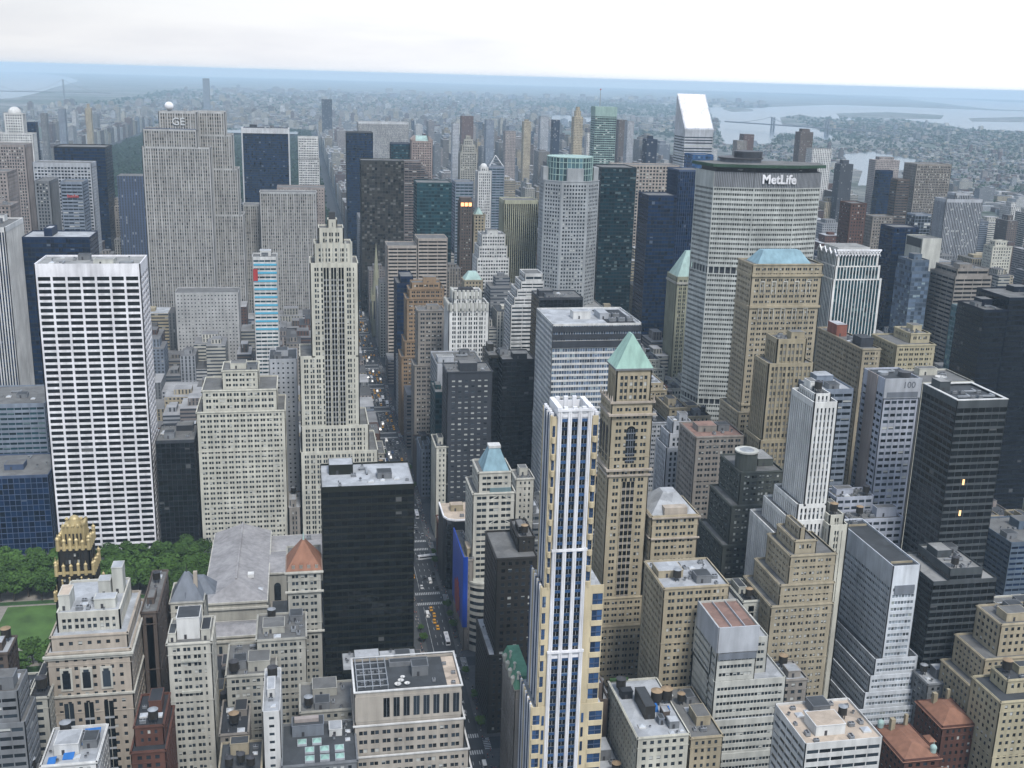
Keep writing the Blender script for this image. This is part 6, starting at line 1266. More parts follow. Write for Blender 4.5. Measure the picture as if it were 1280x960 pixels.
# ---- gothic church with spire
def church():
    cx, y = 12, 1352; loc = (26, 1385, 0); root = empty('church', loc, 'grey stone gothic church with one tall pale spire beside the avenue', 'church')
    S_ = wall('limestone2'); m = MB(); m.box(19, 46, 1365, 1440, 0, 26, S_); m.prism(rect(19, 46, 1365, 1440), 26, 38, wall('slate'), top=[(32.4, 1365), (32.6, 1365), (32.6, 1440), (32.4, 1440)]); sub(m, 'nave', root, loc)
    m = MB(); m.box(16, 28, 1350, 1362, 0, 46, S_)
    for i in range(3): m.box(18.2 + i * 3.2, 20.2 + i * 3.2, 1349.9, 1349.98, 20, 40, wall('charcoal')); m.box(15.88, 15.98, 1352 + i * 3.2, 1354 + i * 3.2, 20, 40, wall('charcoal'))
    for a, b in ((16, 1350), (28, 1350), (16, 1362), (28, 1362)): m.cyl(a, b, 40, 56, 1.3, S_, 6, .1)
    sub(m, 'tower', root, loc); m = MB(); m.cyl(22, 1356, 46, 102, 5.6, S_, 8, .15)
    for q in range(7): m.cyl(22, 1356, 50 + q * 7, 51 + q * 7, 5.3 - q * .68, S_, 8, 5.2 - q * .68)
    sub(m, 'spire', root, loc); note(14, 48, 1348, 1442)
church()

# landmarks measured on their own: settle them to the height sighted from the deck
for nm, sz, dy in (('apartment_tower', 1.021, 0), ('lozenge_tower', 1.034, 0), ('gilded_tower', 1.045, 0), ('library', 1.12, 11), ('church', 1.127, 0)):
    if nm == 'church': bpy.data.objects[nm].location.x -= 9
    bpy.data.objects[nm].scale.z = sz; bpy.data.objects[nm].location.y += dy


# ================================================================== FILL: the ordinary buildings between
hx = np.array(HERO)
def free(x0, x1, y0, y1):
    seg = [(x0, x1)]
    for a, b, c, d in HERO:
        if d < y0 + 1 or c > y1 - 1: continue
        new = []
        for s, e in seg:
            if b < s or a > e: new.append((s, e)); continue
            if a - s > 7: new.append((s, a - .4))
            if e - b > 7: new.append((b + .4, e))
        seg = new
    return seg
VB = dict(white_grid_tower=672, grey_band_building=590, blue_glass_block=690, dark_brick_block=672, cream_office_block=662, white_slim_building=580, slender_cream_tower=580, black_office_tower=800, white_roof_annex=860,
    terraced_beige_building=958, mansard_stone_building=790, tan_club_building=905, deco_light_building=935, slate_roof_building=790, brown_party_wall_building=880, left_brown_building=840, left_grey_building=958,
    black_roof_building=900, tarpaulin_roof_building=960, red_brick_building=958, court_building=860, dark_court_building=930, long_grey_roof_building=890, skylight_building=960, white_stair_building=958, tan_low_building=960,
    arcade_building=880, copper_pyramid_tower=825, hip_roof_building=722, white_tier_building=612, red_roof_block=612, dark_turret_building=760, arched_tan_building=835, white_tower_block=925, blank_rear_block=800, stair_tower_block=790,
    rooftank_building=960, low_tan_building=955, peach_roof_building=960, white_stepped_slab=920, brown_apartment_building=830, cream_slim_tower=760, orange_roof_house=960, orange_dome_house=960, terrace_apartment_building=900,
    white_rim_apartment=958, far_right_band_building=740, grey_flat_building=890, low_grey_building=860, numbered_tower=650, blue_band_building=665, blue_band_annex=700, white_deco_tower=725, white_rear_building=570,
    flat_roof_building=500, dark_band_tower=700, dark_band_podium=840, great_brown_tower=505, buttressed_tower=560, long_tan_block=475, yellow_tan_block=462, postmodern_tower=410, lever_tower=520, charcoal_window_tower=640,
    black_box_tower=545, brown_black_tower=540, pyramid_cap_building=845, rear_cream_wing=625, black_rim_building=690, banner_building=780, slim_tan_building=640, dark_gothic_building=830, white_roof_dark_building=920,
    green_roof_building=945, teal_side_building=465, white_crown_building=440, orange_brick_tower=480, taupe_office_building=470, navy_edge_tower=620, navy_edge_wing=620, teal_corner_tower=455, wavy_tower=460, steel_grey_tower=410,
    octagonal_tower=388, navy_box_tower=415, green_roof_tower=470, louvre_block=400, ziggurat_building=395, sign_glass_building=382, striped_tower=490, dark_office_tower=330, great_slab_tower=372, slab_tower_annex=420,
    limestone_slab_building=385, banded_travertine_tower=380, travertine_wing=440, blue_glass_sliver=440, bronze_glass_tower=300, teal_glass_tower=310, pinstripe_tower=350, dark_green_glass_tower=390, cream_grid_tower=320, navy_stripe_tower=400,
    antenna_tower=200, slant_roof_tower=205, marble_office_tower=200, curved_dark_tower=250, dark_glass_tower=290, white_slab_building=345, navy_cube_building=330, brick_tower=305, tudor_slab=260, twin_grey_tower=310, dark_blue_slab=262)
PROT = []
for r_ in TABLE:
    if r_[2] == r_[3]: continue
    q_ = proj([[r_[2], r_[4], r_[6]], [r_[3], r_[4], r_[6]], [r_[2] if r_[2] > -76 else r_[3], r_[5], r_[6]]]); vb = VB.get(r_[0])
    if vb is None: vb = q_[0, 1] + 30
    PROT.append((q_[:, 0].min() - 2, q_[:, 0].max() + 4, r_[4], vb))
PROT += [(455, 482, 1340, 345), (866, 1034, 798, 500), (650, 757, 386, 960), (255, 400, 545, 800), (62, 126, 512, 752), (0, 250, 550, 835), (684, 756, 1050, 388), (460, 480, 1350, 340)]
AVL = [(360, 300), (470, 560), (520, 700), (560, 860), (590, 960)]
def limit(x0, x1, y0, y1, h):
    """lower a building that would hide what the photo shows behind it"""
    while h > 9:
        q_ = proj([[x0, y0, h], [x1, y0, h], [x0, y1, h], [x1, y1, h]]); ua, ub, vt = q_[:, 0].min(), q_[:, 0].max(), q_[:, 1].min()
        if all(not (ua < b_ and ub > a_ and yy > y0 - 2 and vt < vb) for a_, b_, yy, vb in PROT): break
        h -= 3
    return h
PAL = ['tan', 'tan3', 'taupe', 'limestone', 'brownstone', 'grey', 'cream3', 'white', 'brick2', 'palegrey', 'tan2', 'dkbrown', 'cream', 'pinkgrey', 'brick', 'bluegrey']
COLW = dict(tan='tan', tan3='tan', taupe='taupe', limestone='pale stone', brownstone='brown', grey='grey', cream3='cream', white='white', brick2='red brown', palegrey='pale grey', tan2='dull tan', dkbrown='dark brown',
            cream='yellowish cream', pinkgrey='pinkish grey', brick='dark brick', bluegrey='blue grey')
HL = [(r[1], (r[2] + r[3]) / 2, (r[4] + r[5]) / 2) for r in TABLE if r[2] != r[3]]
HN = {r[1]: r[1] for r in TABLE}
def near_label(x, y, desc, used):
    hs = sorted(HL, key=lambda t: (t[1] - x) ** 2 + (t[2] - y) ** 2)
    for hname, a, b in hs[:12]:
        nm = ' '.join(hname.replace(',', '').split(' ')[:5])
        for w_ in (' beside', ' with', ' in', ' of', ' left', ' right', ' behind', ' squeezed', ' cut', ' at', ' near', ' on', ' and', ' by', ' peeping', ' just', ' above', ' below', ' topping', ' crowned', ' stepping', ' wing', ' half', ' joined'):
            i = nm.find(w_ + ' ')
            if i > 12: nm = nm[:i]
        nm = nm.rsplit(' with', 1)[0] if nm.endswith(' with') else nm
        for w_ in (' of', ' and', ' a', ' the', ' in', ' at', ' on', ' its'):
            if nm.endswith(w_): nm = nm[:-len(w_)]
        dx, dy = x - a, y - b
        rel = ('left of' if dx < 0 else 'right of') if abs(dx) > abs(dy) * .6 else ('behind' if dy > 0 else 'in front of')
        s = f"{desc} {rel} the {nm}"
        if len(s.split()) <= 16 and s not in used: used.add(s); return s
    for ex in ('narrower', 'wider', 'lower', 'taller', 'plainer', 'darker', 'older', 'cleaner', 'smaller', 'bigger'):
        s2 = f"{ex} {s}"
        if s2 not in used and len(s2.split()) <= 16: used.add(s2); return s2
    return s
USED = set(r[1] for r in TABLE)
def zone(x, y, R_):
    if y < 700:
        if x < -15: return R_.uniform(18, 34)
        if x < 70: return R_.uniform(28, 46)
        return R_.uniform(35, 66)
    if y < 1000:
        if x < -15: return R_.uniform(20, 44)
        if x < 140: return R_.uniform(30, 62)
        return R_.uniform(45, 100)
    if y < 2060:
        if x < -15: return R_.uniform(30, 75) if y < 1300 else R_.uniform(40, 100)
        if x < 500: return R_.uniform(50, 125)
        return R_.uniform(20, 60) if R_.random() < .6 else R_.uniform(70, 135)
    return 20
R1 = random.Random(21); n_near = 0; n_vis = 0
FILL = []
for i in range(len(AV) - 1):
    a, b = AV[i] + (13 if AV[i] == -3 else 14), AV[i + 1] - (12 if AV[i + 1] == -3 else 14)
    for k in range(36, 59):
        s0, s1 = street(k) + 9, street(k + 1) - 9
        if AV[i] == -285 and k in (40, 41): continue
        if k in (41, 42) and False: pass
        mid = (s0 + s1) / 2
        for (r0, r1) in ((s0, mid - .5), (mid + .5, s1)):
            for (sa, sb) in free(a, b, r0, r1):
                x = sa
                while x < sb - 7:
                    w_ = min(R1.choice([10, 14, 18, 24, 30]) if r0 < 1100 else R1.choice([18, 24, 32, 40]), sb - x)
                    if sb - x - w_ < 8: w_ = sb - x
                    h_ = zone(x, r0, R1)
                    if w_ < 14: h_ *= .7
                    if x + w_ > -30 and x < -13: h_ = min(h_, 26)
                    h_ = limit(x, x + w_, r0, r1, h_)
                    FILL.append((x, x + w_ - .25, r0, r1, h_)); x += w_
def simple(name, x0, x1, y0, y1, h, wk, roof, label, group, matk, R_):
    """distant building: one wall mesh with storeys and bays in its material, a roof, a roof house"""
    loc = ((x0 + x1) / 2, (y0 + y1) / 2, 0); root = empty(name, loc, label, 'building', group)
    col = np.array(WALLC[wk]) * R_.uniform(.8, 1.15)
    parts = [('wall', [(x0, x1, y0, y1, 0, h)], matk)]
    up = None
    if R_.random() < .5 and h > 30:
        e = R_.uniform(.15, .3); up = (x0 + (x1 - x0) * e, x1 - (x1 - x0) * e, y0 + (y1 - y0) * e, y1 - (y1 - y0) * e, h, h + R_.uniform(5, 14)); parts[0][1].append(up)
    walls(parts[0][1], [col] * 2, matk, root, loc, 'wall')
    t = up or (x0, x1, y0, y1, 0, h)
    m = MB()
    m.box(x0 + .3, x1 - .3, y0 + .3, y1 - .3, h + .02, h + .25, roofm(roof)); 
    if up: m.box(up[0] + .3, up[1] - .3, up[2] + .3, up[3] - .3, up[5] + .02, up[5] + .3, roofm(roof))
    m.build('roof', root, loc)
    m = MB(); c = ((t[0] + t[1]) / 2, (t[2] + t[3]) / 2); q = min(t[1] - t[0], t[3] - t[2]) * .2
    m.box(c[0] - q * 1.3, c[0] + q, c[1] - q, c[1] + q, t[5] + .3, t[5] + 3.5, wall(wk)); m.build('penthouse', root, loc)
    return root
def walls(boxes, cols, matk, parent, loc, name, roofmat=None, kind=None, mats=None, matidx=None):
    A = np.array(boxes, float); n = len(A); Cc = np.array(cols, float)[:n]
    x0, x1, y0, y1, z0, z1 = A.T
    v = np.stack([np.stack(q, 1) for q in ((x0, y0, z0), (x1, y0, z0), (x1, y1, z0), (x0, y1, z0), (x0, y0, z1), (x1, y0, z1), (x1, y1, z1), (x0, y1, z1))], 1).reshape(-1, 3) - np.array(loc)
    f = (np.array([[0, 1, 5, 4], [1, 2, 6, 5], [2, 3, 7, 6], [3, 0, 4, 7], [4, 5, 6, 7]])[None] + (np.arange(n) * 8)[:, None, None]).reshape(-1)
    nbx = np.maximum(1, np.round((x1 - x0) / 3.3)); nby = np.maximum(1, np.round((y1 - y0) / 3.3)); nf = np.maximum(1, np.round((z1 - z0) / 3.4)); off = np.floor(np.arange(n) * 7.31) + 3 * np.floor(z0)
    uv = np.zeros((n, 5, 4, 2))
    for fi, nn in ((0, nbx), (1, nby), (2, nbx), (3, nby)):
        uv[:, fi, 1, 0] = nn; uv[:, fi, 2, 0] = nn; uv[:, fi, 2, 1] = nf; uv[:, fi, 3, 1] = nf; uv[:, fi, :, 0] += off[:, None]
    me = bpy.data.meshes.new(name); me.vertices.add(len(v)); me.vertices.foreach_set('co', v.astype(np.float32).ravel())
    me.loops.add(len(f)); me.loops.foreach_set('vertex_index', f.astype(np.int32)); me.polygons.add(n * 5)
    me.polygons.foreach_set('loop_start', (np.arange(n * 5) * 4).astype(np.int32)); me.polygons.foreach_set('loop_total', np.full(n * 5, 4, np.int32))
    u = me.uv_layers.new(name='UVMap'); u.data.foreach_set('uv', uv.astype(np.float32).ravel())
    at = me.attributes.new('col', 'FLOAT_COLOR', 'FACE'); me.polygons.foreach_set('use_smooth', np.zeros(n * 5, bool))
    cc = np.repeat(np.concatenate([Cc, np.ones((n, 1))], 1)[:, None, :], 5, 1)
    if roofmat is not None:
        cc[:, 4, :3] = roofmat
    at.data.foreach_set('color', cc.astype(np.float32).ravel())
    if mats:
        for m in mats: me.materials.append(m)
        mi = np.repeat(np.array(matidx)[:, None], 5, 1); mi[:, 4] = len(mats) - 1
        me.polygons.foreach_set('material_index', mi.astype(np.int32).ravel())
    else: me.materials.append(matk)
    me.update(calc_edges=True)
    o = bpy.data.objects.new(name, me); C.collection.objects.link(o)
    if parent is not None: o.parent = parent
    if kind: o['kind'] = kind
    return o
CM = [city_mat('city_windows', .25, .75, .3, .8, (.03, .035, .045)), city_mat('city_bands', -1, 2, .42, .85, (.03, .04, .055)), city_mat('city_bays', .3, .72, .12, .95, (.04, .045, .05)), city_mat('city_glass', .06, .94, .2, .95, (.02, .035, .06))]
ROOFCITY = attr_mat('city_roof')
near, midl, deep = [], [], []
for f in FILL:
    x0, x1, y0, y1, h = f
    if not in_view((x0 + x1) / 2, y0, h): continue
    q = proj([[(x0 + x1) / 2, y0, h]])[0]
    if q[1] > 1010 or q[0] < -60 or q[0] > 1340: continue
    (near if y0 < 900 else midl).append(f)
near.sort(key=lambda f: f[2]); midl.sort(key=lambda f: f[2])
print('fill', len(near), len(midl))
FST = ['punch', 'pair', 'punch', 'band', 'vert', 'punchsm', 'pair', 'pairtan', 'vertpair', 'bandpunch']
for n_, (x0, x1, y0, y1, h) in enumerate(near):
    wk = R1.choice(PAL); rf = R1.choice(['gravel', 'white', 'dark', 'concrete', 'black', 'gravel', 'white']); st_ = R1.choice(FST); ups = []
    if h > 34 and x1 - x0 > 16 and R1.random() < .55: e = R1.uniform(2, 4); ups = [(R1.uniform(4, 9), e, e, R1.uniform(2, 5), 2)]
    fw = {'white': 'white roofed', 'dark': 'dark roofed', 'black': 'black roofed', 'gravel': 'grey roofed', 'concrete': 'pale roofed'}[rf]
    lab = near_label((x0 + x1) / 2, (y0 + y1) / 2, f"{COLW[wk]} {fw} {'stepped building' if ups else 'building'}", USED)
    root, loc, z, bx, wm = tower('city_building', lab, x0, x1, y0, y1, h, st_, wk, 'dark', (), ups, rf, 24 if y0 < 480 else 0, group='ordinary buildings between the towers')
    if min(bx[1] - bx[0], bx[3] - bx[2]) > 6: rooftop(root, loc, bx, z, wk, 7 if y0 < 620 else 4, 1 if R1.random() < .6 else 0, rf, n_)
NI = max(0, 285 - len(near))
midl.sort(key=lambda f: -(f[1] - f[0]) * f[4] / f[2] ** 2)
for n_, (x0, x1, y0, y1, h) in enumerate(midl[:NI]):
    wk = R1.choice(PAL + ['navy', 'charcoal', 'steel']); rf = R1.choice(['gravel', 'white', 'dark', 'concrete'])
    cw = COLW.get(wk, {'navy': 'dark blue', 'charcoal': 'charcoal', 'steel': 'steel blue'}.get(wk))
    lab = near_label((x0 + x1) / 2, (y0 + y1) / 2, f"distant {cw} building", USED)
    simple('distant_building', x0, x1, y0, y1, h, wk, rf, lab, 'distant buildings of midtown', R1.choice(CM[:3]) if wk not in ('navy', 'charcoal', 'steel') else CM[3], R1)
rest = midl[NI:]

# ---- the far city: thousands of houses that read as one mass
R2 = np.random.RandomState(5)
B_, K_, M_, RF = [], [], [], []
fc = .8 * np.array([WALLC[k] for k in ('tan', 'tan3', 'taupe', 'limestone', 'brownstone', 'grey', 'cream3', 'white', 'brick2', 'palegrey', 'bluegrey', 'pinkgrey', 'pinkgrey', 'brick2', 'taupe')])
def addb(x0, x1, y0, y1, h, glass=False):
    B_.append((x0, x1, y0, y1, 0, h)); c = fc[R2.randint(len(fc))] * R2.uniform(.8, 1.2); M_.append(3 if glass else R2.randint(3)); K_.append(c if not glass else np.array([.05, .07, .10]))
    RF.append(np.ones(3) * R2.choice([.08, .14, .2, .32]))
    if h > 35 and x1 - x0 > 10:
        e = .25; B_.append((x0 + (x1 - x0) * e, x1 - (x1 - x0) * e, y0 + (y1 - y0) * e, y1 - (y1 - y0) * e, h, h + R2.uniform(3, 9))); K_.append(c); M_.append(2); RF.append(RF[-1])
for (x0, x1, y0, y1, h) in rest: addb(x0, x1, y0, y1, h)
AVF = [14, 136, 164, 271, 299, 406, 434, 560, 590, 755, 785, 945, 975, 1140]
TOW = []
for j in range(0, len(AVF), 2):                                   # upper east side
    for k in range(59, 112):
        s0, s1 = street(k) + 8, street(k + 1) - 8
        x = AVF[j]
        while x < AVF[j + 1] - 8:
            w = R2.choice([12, 18, 25, 35]); w = min(w, AVF[j + 1] - x)
            aven = x < AVF[j] + 25 or x + w > AVF[j + 1] - 25
            h = R2.uniform(40, 62) if aven and k < 97 else R2.uniform(16, 30)
            if j >= 4 and k < 97 and R2.rand() < .16: h = R2.uniform(75, 135)
            if j < 2 and R2.rand() < .05: h = R2.uniform(70, 100)
            addb(x, x + w - .5, s0, s1 if h > 60 or aven else s0 + 25, h, R2.rand() < .07)
            if not (h > 60 or aven): addb(x, x + w - .5, s1 - 25, s1, h * R2.uniform(.8, 1.2))
            x += w
for k in range(59, 112):                                          # west side of the park
    s0, s1 = street(k) + 8, street(k + 1) - 8
    for (a, b) in ((-1110, -985), (-955, -850)):
        x = a
        while x < b - 8:
            w = R2.choice([18, 25, 35]); h = R2.uniform(18, 35) if x < -900 else R2.uniform(45, 75)
            if R2.rand() < .06: h = R2.uniform(80, 110)
            addb(x, min(x + w, b) - .5, s0, s1, h); x += w
def scatter(n, x0, x1, y0, y1, hf, wr=(12, 45), dens=None):
    xs, ys = R2.uniform(x0, x1, n), R2.uniform(y0, y1, n); q = proj(np.stack([xs, ys, np.zeros(n)], 1)); ok = (q[:, 0] > -30) & (q[:, 0] < 1310)
    for x, y in zip(xs[ok], ys[ok]):
        w, d = R2.uniform(*wr), R2.uniform(*wr); addb(x, x + w, y, y + d, hf())
def wet(x, y):
    q = proj([[x, y, 0]])[0]; u, v = q
    return False
lowh = lambda: R2.uniform(12, 24) if R2.rand() < .93 else R2.uniform(35, 60)
scatter(2600, -1900, 900, 6180, 9500, lowh)
scatter(2600, -1500, 2500, 9500, 14500, lowh, (15, 60))
scatter(1200, 300, 3200, 6900, 9500, lowh, (15, 50))
scatter(2500, -1500, 7000, 14500, 19000, lambda: R2.uniform(10, 30) if R2.rand() < .95 else R2.uniform(40, 80), (30, 120))
house = lambda: R2.uniform(7, 13) if R2.rand() < .96 else R2.uniform(20, 45)
scatter(7500, 1950, 6500, 1800, 5600, house, (9, 22))
scatter(2000, 1700, 3000, 900, 3200, lambda: R2.uniform(8, 22) if R2.rand() < .9 else R2.uniform(30, 60), (12, 50))
scatter(3500, 3500, 9500, 5600, 9500, house, (14, 40))
# leave out what would stand in water
Ba = np.array(B_); ctr = np.stack([(Ba[:, 0] + Ba[:, 1]) / 2, (Ba[:, 2] + Ba[:, 3]) / 2, np.zeros(len(Ba))], 1); q = proj(ctr)
def inpoly(q, pts):
    p = np.array(pts, float); c = np.zeros(len(q), bool); j = len(p) - 1
    for i in range(len(p)):
        with np.errstate(divide='ignore', invalid='ignore'):
            c ^= ((p[i, 1] > q[:, 1]) != (p[j, 1] > q[:, 1])) & (q[:, 0] < (p[j, 0] - p[i, 0]) * (q[:, 1] - p[i, 1]) / (p[j, 1] - p[i, 1]) + p[i, 0])
        j = i
    return c
WP = [[(-60, 84), (48, 90), (88, 97), (99, 101), (84, 105), (62, 111), (45, 117), (20, 122), (-60, 128)], [(826, 97), (1010, 98), (1360, 108), (1360, 172), (1205, 162), (1122, 149), (985, 147), (966, 156), (930, 155), (890, 147), (885, 134), (958, 135), (960, 109)],
      [(895, 146), (990, 150), (1042, 170), (1038, 176), (975, 166), (962, 180), (905, 180)], [(1052, 193), (1090, 190), (1147, 200), (1144, 210), (1098, 232), (1072, 232), (1056, 208)], [(686, 145), (700, 143), (742, 148), (744, 155), (688, 153)]]
keep = ~(ctr[:, 0] > 1e9)
for p in WP: keep &= ~inpoly(q, p)
keep &= (q[:, 0] > -80) & (q[:, 0] < 1360)
idx = np.nonzero(keep)[0]
o = walls([B_[i] for i in idx], [K_[i] for i in idx], None, None, (0, 0, 0), 'distant_city', roofmat=np.array([RF[i] for i in idx]), kind='stuff', mats=CM + [ROOFCITY], matidx=[M_[i] for i in idx])
o['label'] = 'low houses and apartment blocks spreading to the horizon'; o['category'] = 'city'
print('city', len(idx))

# ---- landmark towers standing out of the far city
def far_tower(name, label, u, v, ur, y, d, wk, mk, ups=(), group=None):
    q = ray_dir(u, v); t = (y - CAM[1]) / q[1]; P = CAM + q * t; q2 = ray_dir(ur, v); x1 = (CAM + q2 * ((y - CAM[1]) / q2[1]))[0]; x0, h = float(P[0]), float(P[2]); x1 = float(x1)
    loc = ((x0 + x1) / 2, y + d / 2, 0); root = empty(name, loc, label, 'tower', group)
    bs = [(x0, x1, y, y + d, 0, h)]; 
    for dh, e in ups: w_ = x1 - x0; bs.append((x0 + w_ * e, x1 - w_ * e, y + d * e, y + d - d * e, bs[-1][5], bs[-1][5] + dh))
    walls(bs, [np.array(WALLC[wk])] * len(bs), mk, root, loc, 'wall')
    m = MB(); b = bs[-1]; m.box(b[0] + .5, b[1] - .5, b[2] + .5, b[3] - .5, b[5] + .02, b[5] + .5, roofm('gravel')); m.build('roof', root, loc)
    return root
FT = [('dark tower standing alone beyond the park', 402, 124, 415, 5200, 30, 'charcoal', 3, ()), ('pair of slabs far up town beyond the park edge', 253, 98, 261, 9000, 60, 'slate', 0, ()),
      ('tall brown tower with stepped cap among the eastern apartments', 718, 146, 729, 2350, 24, 'tan3', 0, ((12, .2), (8, .32))), ('dark apartment tower near the long river bridge', 1001, 165, 1017, 2200, 26, 'brownstone', 0, ((6, .2),)),
      ('pale tall slab left of the red-tipped antenna', 734, 166, 742, 2150, 20, 'white', 2, ()), ('navy tower in front of the slant roofed tower', 809, 174, 822, 1750, 24, 'navy', 3, ((5, .3),)),
      ('slim pale tower right of the antenna tower', 785, 152, 793, 2500, 24, 'palegrey', 2, ()), ('brown tower right of the antenna tower', 774, 150, 784, 2700, 30, 'brownstone', 0, ()),
      ('white apartment slab behind the lettered tower', 1016, 186, 1040, 1900, 26, 'white', 2, ()), ('dark tower with pale stripe beyond the lettered tower', 1051, 205, 1067, 1800, 22, 'charcoal', 0, ((6, .25),)),
      ('grey tower right of the slant roofed tower', 922, 176, 934, 2300, 26, 'taupe', 2, ()), ('brown apartment tower near the river bend', 930, 168, 943, 2400, 26, 'brick2', 0, ()),
      ('reddish apartment towers on the river bank', 1095, 200, 1125, 1950, 26, 'pinkgrey', 0, ((5, .2),)), ('white tower with flat top right of the stepped stone tower', 566, 154, 574, 2700, 26, 'palegrey', 0, ()),
      ('brown tower above the stepped stone tower', 577, 145, 592, 3300, 30, 'brick2', 0, ()), ('grey cluster tower in the eastern apartments', 608, 150, 618, 3000, 30, 'bluegrey', 0, ()),
      ('pinkish tower in the eastern apartments', 632, 164, 645, 2500, 30, 'pinkgrey', 0, ()), ('tall tan tower in the eastern apartments', 655, 152, 664, 2800, 26, 'tan3', 0, ((5, .25),)),
      ('pale twin slab in the eastern apartments', 676, 146, 686, 3100, 30, 'palegrey', 2, ()), ('dark glass tower in the eastern apartments', 692, 150, 700, 2600, 26, 'navy', 3, ()),
      ('tan deco tower beside the park wall of apartments', 106, 135, 113, 3600, 26, 'tan3', 0, ((12, .3),)), ('grey tower west of the park', 72, 136, 80, 3500, 30, 'bluegrey', 0, ()),
      ('tall slim tower west of the park', 50, 142, 57, 3000, 26, 'grey', 0, ()), ('brown tower at the park corner beside the broad dark glass tower', 137, 258, 160, 1560, 26, 'taupe', 0, ((10, .25),)),
      ('dark tower with white piers and gold rooftop block left of the great slab tower', 146, 220, 181, 1500, 30, 'navyframe', 2, ())]
for lab, u, v, ur, y, d, wk, mk, ups in FT: far_tower('distant_tower', lab, u, v, ur, y, d, wk, CM[mk], ups, 'towers standing out of the far city')

# ---- bridges
def bridge(label, P, Q, deck, th, towers, cable=True, name='suspension_bridge'):
    P, Q = np.array(P, float), np.array(Q, float); Ln = np.linalg.norm(Q - P); d = (Q - P) / Ln; nr = np.array([-d[1], d[0]]); loc = (*((P + Q) / 2), 0)
    root = empty(name, loc, label, 'bridge'); S_ = wall('slate')
    m = MB(); m.obox((*P, deck), (*(d * Ln), 0), (*(nr * 28), 0), (0, 0, 8), S_); sub(m, 'deck', root, loc)
    for t in towers:
        c = P + d * Ln * t; m = MB()
        for s in (0, 24): m.obox((*(c + nr * s), 0), (*(d * 12), 0), (*(nr * 7), 0), (0, 0, th), S_)
        for zz in (deck + 30, th - 8): m.obox((*c, zz), (*(d * 9), 0), (*(nr * 30), 0), (0, 0, 7), S_)
        sub(m, 'bridge_tower', root, loc)
    m = MB(); ts = [0] + list(towers) + [1]
    for a, b in zip(ts[:-1], ts[1:]):
        for k in range(12):
            def cz(s): 
                za = th if a in towers else deck; zb = th if b in towers else deck; sag = (th - deck - 8) if (a in towers and b in towers) else (th - deck) * .25
                return za + (zb - za) * s - sag * 4 * s * (1 - s)
            s0, s1 = k / 12, (k + 1) / 12; p = P + d * Ln * (a + (b - a) * s0); e = P + d * Ln * (a + (b - a) * s1)
            m.obox((*p, cz(s0)), (*(e - p), cz(s1) - cz(s0)), (*(nr * 2), 0), (0, 0, 2.5), S_)
    sub(m, 'cable', root, loc)
bridge('grey suspension bridge over the wide river at the left of the horizon', (-2900, 10600), (-1750, 10900), 70, 184, (.12, .66))
bridge('long grey suspension bridge across the islands of the river on the right', surveyed([(905, 160)])[0], surveyed([(1120, 176)])[0], 42, 96, (.3, .62))

# ================================================================== TREES
def leaf_mat(name, c):
    m, nt, b = new_mat(name); l = nt.links.new; geo = N(nt, 'ShaderNodeNewGeometry'); oi = N(nt, 'ShaderNodeObjectInfo')
    ad = N(nt, 'ShaderNodeMath', operation='MULTIPLY_ADD'); ad.inputs[1].default_value = .6; l(geo.outputs['Random Per Island'], ad.inputs[0]); l(oi.outputs['Random'], ad.inputs[2])
    mr = N(nt, 'ShaderNodeMapRange'); mr.inputs['From Max'].default_value = 1.6; mr.inputs['To Min'].default_value = .55; mr.inputs['To Max'].default_value = 1.6; l(ad.outputs[0], mr.inputs['Value'])
    sc = N(nt, 'ShaderNodeVectorMath', operation='SCALE'); sc.inputs[0].default_value = c; l(mr.outputs['Result'], sc.inputs['Scale']); l(sc.outputs['Vector'], b.inputs['Base Color']); b.inputs['Roughness'].default_value = .9; b.inputs['Specular IOR Level'].default_value = .1
    return m
LEAF = leaf_mat('foliage', (.054, .105, .025)); LEAF2 = leaf_mat('far_foliage', (.026, .055, .030)); BARK = flat('bark', (.07, .055, .04), .9)
def leaves(name, n, spread, ls, seed, clumps=9, zc=0.0):
    r = np.random.RandomState(seed)
    cl = r.normal(size=(clumps, 3)); cl /= np.linalg.norm(cl, axis=1)[:, None]; cl *= r.uniform(.35, .75, (clumps, 1)) * np.array([spread, spread, spread * .62]); cr = r.uniform(.30, .52, clumps) * spread
    k = r.randint(clumps, size=n); d = r.normal(size=(n, 3)); d /= np.linalg.norm(d, axis=1)[:, None]; p = cl[k] + d * (cr[k] * r.uniform(.6, 1.05, n) ** .5)[:, None] * np.array([1, 1, .75])
    p[:, 2] += zc
    nrm = d * .7 + r.normal(size=(n, 3)) * .45 + np.array([0, 0, .5]); nrm /= np.linalg.norm(nrm, axis=1)[:, None]
    t = np.cross(nrm, r.normal(size=(n, 3))); t /= np.linalg.norm(t, axis=1)[:, None]; b = np.cross(nrm, t); s = ls * r.uniform(.6, 1.3, (n, 1))
    v = np.stack([p - t * s, p - b * s * .7, p + t * s, p + b * s * .7], 1).reshape(-1, 3)
    me = bpy.data.meshes.new(name); me.vertices.add(len(v)); me.vertices.foreach_set('co', v.astype(np.float32).ravel()); me.loops.add(4 * n); me.loops.foreach_set('vertex_index', np.arange(4 * n, dtype=np.int32))
    me.polygons.add(n); me.polygons.foreach_set('loop_start', (np.arange(n) * 4).astype(np.int32)); me.polygons.foreach_set('loop_total', np.full(n, 4, np.int32)); me.polygons.foreach_set('use_smooth', np.zeros(len(me.polygons), bool)); me.update(calc_edges=True); me.materials.append(LEAF); return me
CROWN = [leaves('crown', 1500, 5.6, .55, s, 11) for s in range(5)]
